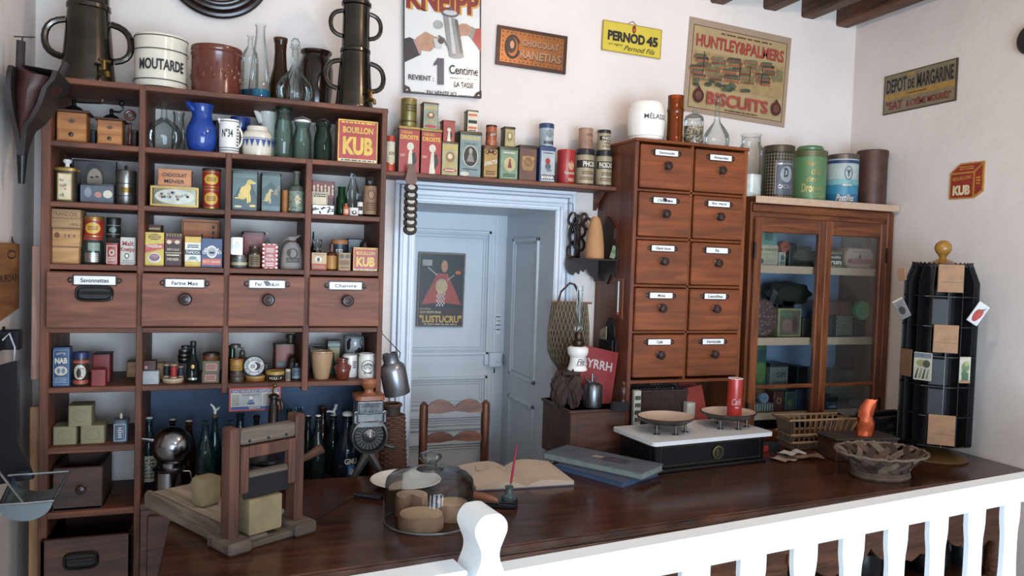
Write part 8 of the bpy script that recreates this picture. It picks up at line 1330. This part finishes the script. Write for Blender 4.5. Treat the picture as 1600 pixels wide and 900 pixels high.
for k in range(16):
    a_ = 2*pi*k/16+pi/16; T = Matrix.Rotation(a_, 4, 'Z'); m.add([T @ V(q) for q in ((R8*.6, -.0015, zb3), (R8*1.0, -.0015, zb3), (R8*1.0, -.0015, zt3-.07), (R8*.8, -.0015, zt3), (R8*.6, -.0015, zt3), (R8*.6, .0015, zb3), (R8*1.0, .0015, zb3), (R8*1.0, .0015, zt3-.07), (R8*.8, .0015, zt3), (R8*.6, .0015, zt3))], [(0, 1, 2, 3, 4), (9, 8, 7, 6, 5)]+[(i, 5+i, 5+(i+1) % 5, (i+1) % 5) for i in range(5)], BKR)
m.build('fins', t); m = MB(); N = 72; vs = []
for k in range(N): a_ = 2*pi*k/N; rr = R8*.8; vs += [(rr*cos(a_), rr*sin(a_), zt3-.012), (rr*cos(a_), rr*sin(a_), zt3+(.006 if k % 2 else -.002)), ((rr-.002)*cos(a_), (rr-.002)*sin(a_), zt3+(.006 if k % 2 else -.002)), ((rr-.002)*cos(a_), (rr-.002)*sin(a_), zt3-.012)]
m.add(vs, [(4*k+j, 4*k+(j+1) % 4, (4*k+4+(j+1) % 4) % (4*N), (4*k+4+j) % (4*N)) for k in range(N) for j in range(4)], BKR); m.build('zigzag_crown', t)
cov = P('#23262e', .35)
for k in (1, 2, 4): 
    z0 = zb3+(zt3-.012-zb3)*k/rows+.006; z1 = z0+(zt3-.012-zb3)/rows-.01; MB().box(-.029, .029, -R8*.98, -R8*.9, z0, z1, cov, .004).build('pocket_cover', t)
MB().lathe([(.05, zt3), (.03, zt3+.012), (.012, zt3+.02), (.013, zt3+.028), (.018, zt3+.034), (.012, zt3+.036)]+[(.0295*cos(a_), zt3+.06+.0295*sin(a_)) for a_ in [-1.1+k*(1.1+pi/2)/12 for k in range(13)]], P('#b07a1c', .3, 0, .3, 10), 30).build('ball_knob', t)
KP = P('#a87c54', .7, 0, .25, 30, .4); SG_ = 'seed packets in the revolving stand'
def seed(px0, px1, py0, py1, lab, col, draw=None, tilt=0., ang_=0., out=0.):
    cu = ((px0+px1)/2-1461)/372; w_ = abs(px1-px0)/372/max(.5, cos(ang_)); z0 = PY(1461, py1, rk.y).z; z1 = PY(1461, py0, rk.y).z; a_ = cu/R8*.95; a_ = max(-1.2, min(1.2, a_)); rr = R8*1.0+out
    l = V((rr*sin(a_), -rr*cos(a_), 0)); g = Matrix.Rotation(-phi, 4, 'Z') @ l; tt = thing('seed_packet', lab, 'packet', (rk.x+g.x, rk.y+g.y, z0), -phi+a_*.8+ang_, SG_, rot=None)
    if tilt: tt.rotation_euler = (0, tilt, -phi+a_*.5)
    h = z1-z0; MB().box(-w_/2, w_/2, -.003, .003, 0, h, col, .0015).build('paper', tt); d = D(flatmap(-.003))
    if draw: draw(d, w_, h)
    else: d.rect(-w_/2, h*.36, w_/2, h*.375, P('#7a5638', .7))
    d.mb.build('print', tt)
seed(1457, 1488, 413, 455, 'plain brown paper packet at the top middle of the stand', KP)
seed(1455, 1485, 504, 546, 'crumpled brown paper packet in the third row of the stand', KP)
seed(1454, 1487, 639, 684, 'plain brown paper packet at the bottom middle of the stand', KP)
seed(1405, 1424, 546, 588, 'brown paper packet at the left edge of the fourth row', P('#7a5236', .7, 0, .25, 30))
veg = lambda d, w_, h: (d.rect(-w_*.48, 0, w_*.48, h, P('#b3b09c', .5)), d.rect(-w_*.48, h*.8, w_*.48, h*.97, P('#6f7480', .5)), d.ell(-w_*.05, h*.62, w_*.3, h*.12, P('#8a8a4a', .5)), d.ell(w_*.22, h*.6, w_*.2, h*.14, P('#3f4a2c', .5)), [d.poly([(-w_*.4+w_*.2*k, h*.06), (-w_*.3+w_*.2*k, h*.06), (-w_*.2+w_*.2*k, h*.42), (-w_*.26+w_*.2*k, h*.42)], (INK, P('#6a7a4a', .5))[k % 2]) for k in range(4)])
seed(1431, 1454, 548, 590, 'picture packet with dark beans left of the middle in the fourth row', P('#b3b09c', .5), veg)
seed(1491, 1507, 551, 590, 'picture packet with green plants right of the middle in the fourth row', P('#c9c4b0', .5), lambda d, w_, h: (d.ell(0, h*.6, w_*.35, h*.2, P('#7a8a5a', .5)), d.ell(-w_*.1, h*.35, w_*.25, h*.15, P('#5a7a5a', .5)), d.rect(-w_*.3, h*.1, w_*.3, h*.4, P('#4a6a4c', .5)), d.ell(w_*.1, h*.75, w_*.2, h*.1, P('#a8b06a', .5)), d.rect(-w_*.48, 0, w_*.48, h*.1, P('#b5805a', .5))))
seed(1497, 1513, 466, 500, 'white packet with a red pepper leaning to the right', P('#d0d0d0', .5), lambda d, w_, h: (d.ell(-w_*.05, h*.4, w_*.3, h*.3, P('#b02a1a', .4)), d.ell(w_*.1, h*.5, w_*.22, h*.26, P('#c03a22', .4)), d.poly([(0, h*.7), (w_*.2, h*.72), (w_*.35, h*.9), (w_*.2, h*.8)], P('#4a6a3a', .5))), radians(32), 0, .004)
seed(1404, 1420, 466, 498, 'pale packet with a faded picture leaning to the left', P('#8d8d8d', .5), lambda d, w_, h: (d.rect(-w_*.5, h*.92, w_*.5, h, CRW), d.ell(0, h*.4, w_*.3, h*.2, P('#4a4644', .5))), radians(-30), 0, .004)
seed(1396, 1408, 421, 440, 'brown paper corner sticking out at the top left of the stand', KP, None, radians(-10), 0, .012)
# ---------------------------------------------------------------- chair in front of the doorway
CHW = WD('#3f2116', '#6e412c', 'Z', .35); CHX = WD('#5a3322', '#875539', 'X', .35); yc = 2.73; a = PY(663, 628, yc); b = PY(758.5, 628, yc); t = thing('ladderback_chair', 'small brown ladder-back chair standing before the doorway', 'chair', ((a.x+b.x)/2, yc, 0), radians(-2)); hw_ = (b.x-a.x)/2; zt = a.z
for q in (-1, 1): MB().lathe([(.013, 0), (.016, .3), (.0155, .8), (.0165, zt-.06), (.0155, zt-.012), (.008, zt-.004), (.004, zt), (0, zt+.001)], CHW, 18, (q*hw_, 0, 0)).build('rear_leg', t)
for q in (-1, 1): MB().lathe([(.012, 0), (.016, .2), (.016, .46), (0, .462)], CHW, 16, (q*hw_*.95, .3, 0)).build('front_leg', t)
for py0, py1 in ((624, 646), (673, 691)):
    z1 = PY(711, py0, yc).z; z0 = PY(711, py1, yc).z; up = []; dn = []
    for k in range(33):
        u = -1+2*k/32; x = u*(hw_-.008); e = abs(sin((u+1)*pi))**.8; up.append((x, z0+(z1-z0)*(.45+.55*e-.0*abs(u)))); dn.append((x, z0+(z1-z0)*(.02+.18*(1-abs(u))**.5-.2*(.5-abs(abs(u)-.5))*(1 if abs(u) < .99 else 0))))
    MB().prism(up+dn[::-1], -.006, .006, CHX).build('back_slat', t)
m = MB(); m.rbox(hw_*2.1, .34, .44, .465, .03, P('#a98a58', .8, 0, .3, 50, .4), c=(0, .16)); m.build('seat', t)
for z in (.2, .32):
    for q in (-1, 1): MB().tube([(q*hw_, 0, z), (q*hw_*.95, .3, z)], .009, CHW, 8).build('stretcher', t)
    MB().tube([(-hw_*.95, .3, z), (hw_*.95, .3, z)], .009, CHW, 8).build('stretcher', t)
# ---------------------------------------------------------------- left wall: bellows, board, zinc scoop, black iron arm
BLW, BLR = P('#2c211e', .6, 0, .3, 20), P('#4a2620', .5, 0, .3, 20); yb = 2.47
org = PY(30, 120, yb); t = thing('bellows', 'dark leather fireplace bellows hanging nozzle down on the left wall', 'bellows', (XL+.006, yb, org.z))
sec = [(112, 25, 52), (122, 24, 101), (135, 23, 97), (147, 22.5, 85), (170, 23.5, 75.7), (190, 25, 62), (202, 26.5, 50), (213, 27.4, 46.5), (228, 28.5, 43), (243, 29, 40.5)]
def px2(x, y): q = PY(x, y, yb); return q.x-t.location.x, q.z-t.location.z
wy = [.075, .085, .088, .085, .075, .06, .045, .035, .024, .018]; N = 20; vs = []
for (y, xa, xb), w_ in zip(sec, wy):
    a, z = px2(xa+4, y); b, _ = px2(xb-3, y)
    for k in range(N): q = 2*pi*k/N; vs.append(((a+b)/2+(b-a)/2*cos(q)*(1+.04*(k % 2)), w_*sin(q), z))
K = len(sec); MB().add(vs, [(j*N+i, j*N+(i+1) % N, (j+1)*N+(i+1) % N, (j+1)*N+i) for j in range(K-1) for i in range(N)]+[tuple(range(N)), tuple(range(K*N-1, (K-1)*N-1, -1))], BLR).build('leather', t)
def board(side):
    vs = []; n = len(sec)
    for (y, xa, xb), w_ in zip(sec, wy):
        x, z = px2(xa if side == 0 else xb, y); x2 = x+(.012 if side == 0 else -.012); vs += [(x, -w_*1.08, z), (x, w_*1.08, z), (x2, w_*1.08, z), (x2, -w_*1.08, z)]
    return MB().add(vs, [(4*k+j, 4*k+(j+1) % 4, 4*k+4+(j+1) % 4, 4*k+4+j) for k in range(n-1) for j in range(4)]+[(0, 1, 2, 3), (4*n-1, 4*n-2, 4*n-3, 4*n-4)], BLW)
board(0).build('back_board', t); board(1).build('front_board', t)
a = px2(31, 118); b = px2(33, 64); MB().tube([(a[0], 0, a[1]), (b[0], 0, b[1])], .013, BLW, 8, flat=.6).build('handle', t)
a = px2(92, 122); b = px2(104, 98); MB().tube([(a[0], 0, a[1]), (b[0], 0, b[1])], .011, BLW, 8, flat=.6).build('handle', t)
a = px2(34.5, 240); b = px2(33.5, 287); m = MB(); m.tube([(a[0], 0, a[1]), (b[0], 0, b[1])], [.0135, .008], P('#2a2a2c', .35, .6), 12); m.build('nozzle', t)
a = px2(35, 62); m = MB(); m.tube([(a[0], 0, a[1]-.01), (a[0], 0, a[1]+.008)], .0025, DKT, 6); m.tube([(a[0]-.02, 0, a[1]+.006), (a[0]+.03, 0, a[1]+.01)], .002, DKT, 6); m.build('nail', t)
a = PX(29, 381, XL+.012); b = PX(26, 484, XL+.012); hh = a.z-b.z; t = thing('wooden_board_sign', 'brown wooden board with dark lettering on the left wall', 'sign', (XL+.001, a.y, b.z), rot=(0, 0, pi/2)); BRD = WD('#7d4d2a', '#a36f42', 'X', .6)
MB().prism([(0, .004), (-.3, -.03), (-.3, hh+.003), (0, hh)], -.014, -.001, BRD).build('board', t); d = D(lambda u, v, l: (-.15+u, -.014-l, v)); d.text('JOURDAIN', .02, hh*.48, hh*.14, P('#4a2c1a', .7), .24, .02); d.ring(.06, hh*.84, .045, hh*.07, .006, P('#5a3820', .7)); d.mb.build('print', t)
MB().tube([(-.06, -.008, hh), (-.05, -.006, hh+.02), (-.04, -.008, hh)], .0015, DKT, 5).build('hanging_wire', t)
ZNC = P('#8fa3ad', .22, .85, .25, 7); yz = 2.15; ct_ = PY(40, 786, yz)
t = thing('zinc_scoop', 'zinc grocer scoop pan jutting out low on the left wall', 'scoop', (ct_.x, yz, ct_.z)); rs = PY(82, 790, yz).x-ct_.x; m = MB(); N = 20; vs = []
for y_, k in ((0, 1.), (.16, 1.12)):
    for i in range(N+1): a_ = -pi+pi*i/N; vs.append((rs*k*cos(a_), y_, rs*.78*k*sin(a_)+y_*.18))
n = N+1; m.add(vs, [(i, i+1, n+i+1, n+i) for i in range(N)]+[tuple(range(n)),], ZNC); vs2 = [(x*.96, y+.004, z*.96+.002) for x, y, z in vs]; m.add(vs2, [(n+i, n+i+1, i+1, i) for i in range(N)], ZNC); m.build('trough', t)
m = MB(); m.tube([(-rs*1.3, 0, .0), (0, -.002, .0), (rs*1.03, 0, .0), (rs*1.16, .16, .03)], .003, P('#b5c3ca', .2, .9), 6); m.tube([(-rs*1.3, .16, .029), (rs*1.14, .16, .03)], .003, P('#b5c3ca', .2, .9), 6); m.tube([(-.005, .0, .001), (-rs*1.2, .05, .07)], .003, P('#b5c3ca', .2, .9), 6); m.build('rolled_edge', t)
m = MB(); a = [PY(x, y, yz+.2) for x, y in ((-40, 575), (28, 563), (28, 690), (52, 748), (-40, 760))]; t = thing('black_chute', 'black sheet-metal chute hanging under an iron arm on the left wall', 'chute', (XL+.02, yz+.2, a[3].z)); pts = [(q.x-t.location.x, q.z-t.location.z) for q in a]; pts = [(max(x, -.012), z) for x, z in pts]
MB().prism(pts, -.006, .02, P('#1c1c22', .3, .6, .3, 10)).build('sheet', t)
a = PX(12, 556, XL+.03); b = PY(36, 538, 2.42); m = MB(); t2 = thing('iron_bracket', 'black iron bracket arm on the left wall above the chute', 'bracket', (XL+.002, 2.36, b.z), 0); IRA = P('#19191b', .4, .6)
m.box(0, .016, -.26, .14, -.018, .012, IRA, .003); m.box(0, .05, .1, .135, -.02, .035, IRA, .003); m.build('arm', t2); MB().tube([(.01, .1, .03), (.012, .1, .045)], .004, IRA, 6).build('spike', t2); MB().tube([(.02, .05, .012), (.034, .06, .03), (.045, .07, -.01), (.03, .07, -.3)], .0025, P('#c9c9c9', .6), 6).build('cord', t2)
# dark ironware standing on the shelf under the counter
IRW = P('#131316', .3, .5); BS = lowz+.001
for k, (px, dx, hh, lab, kind) in enumerate(((1378, .0, .15, 'black iron pot with ornate lid under the counter, seen between balusters', 'pot'), (1442, .02, .165, 'black iron kettle under the counter, right of the ornate pot', 'kettle'), (1493, .05, .17, 'dark bottle standing under the counter between two balusters', 'bottle'))):
    p = PY(px, 872, 2.06); p.x += (-.06, .06, .12)[k]; t = thing('iron_pot' if kind == 'pot' else 'iron_kettle' if kind == 'kettle' else 'dark_bottle', lab, kind, (min(p.x, 2.62), 2.1, BS))
    if kind == 'bottle': MB().lathe([(.03, 0), (.032, .01), (.032, .12), (.018, .14), (.02, .18), (.02, .205), (0, .205)], GBK, 20).build('body', t)
    else:
        MB().lathe([(.05, 0), (.075, .02), (.08, .07), (.07, .11), (.074, .115), (.06, .135), (.02, .15), (.012, .165), (.018, .18), (0, .188)], IRW, 24).build('body', t)
        MB().tube([(-.075, 0, .08), (-.1, 0, .13), (-.06, 0, .19), (0, 0, .21), (.06, 0, .19), (.1, 0, .13), (.075, 0, .08)], .007, IRW, 8).build('bail_handle', t)
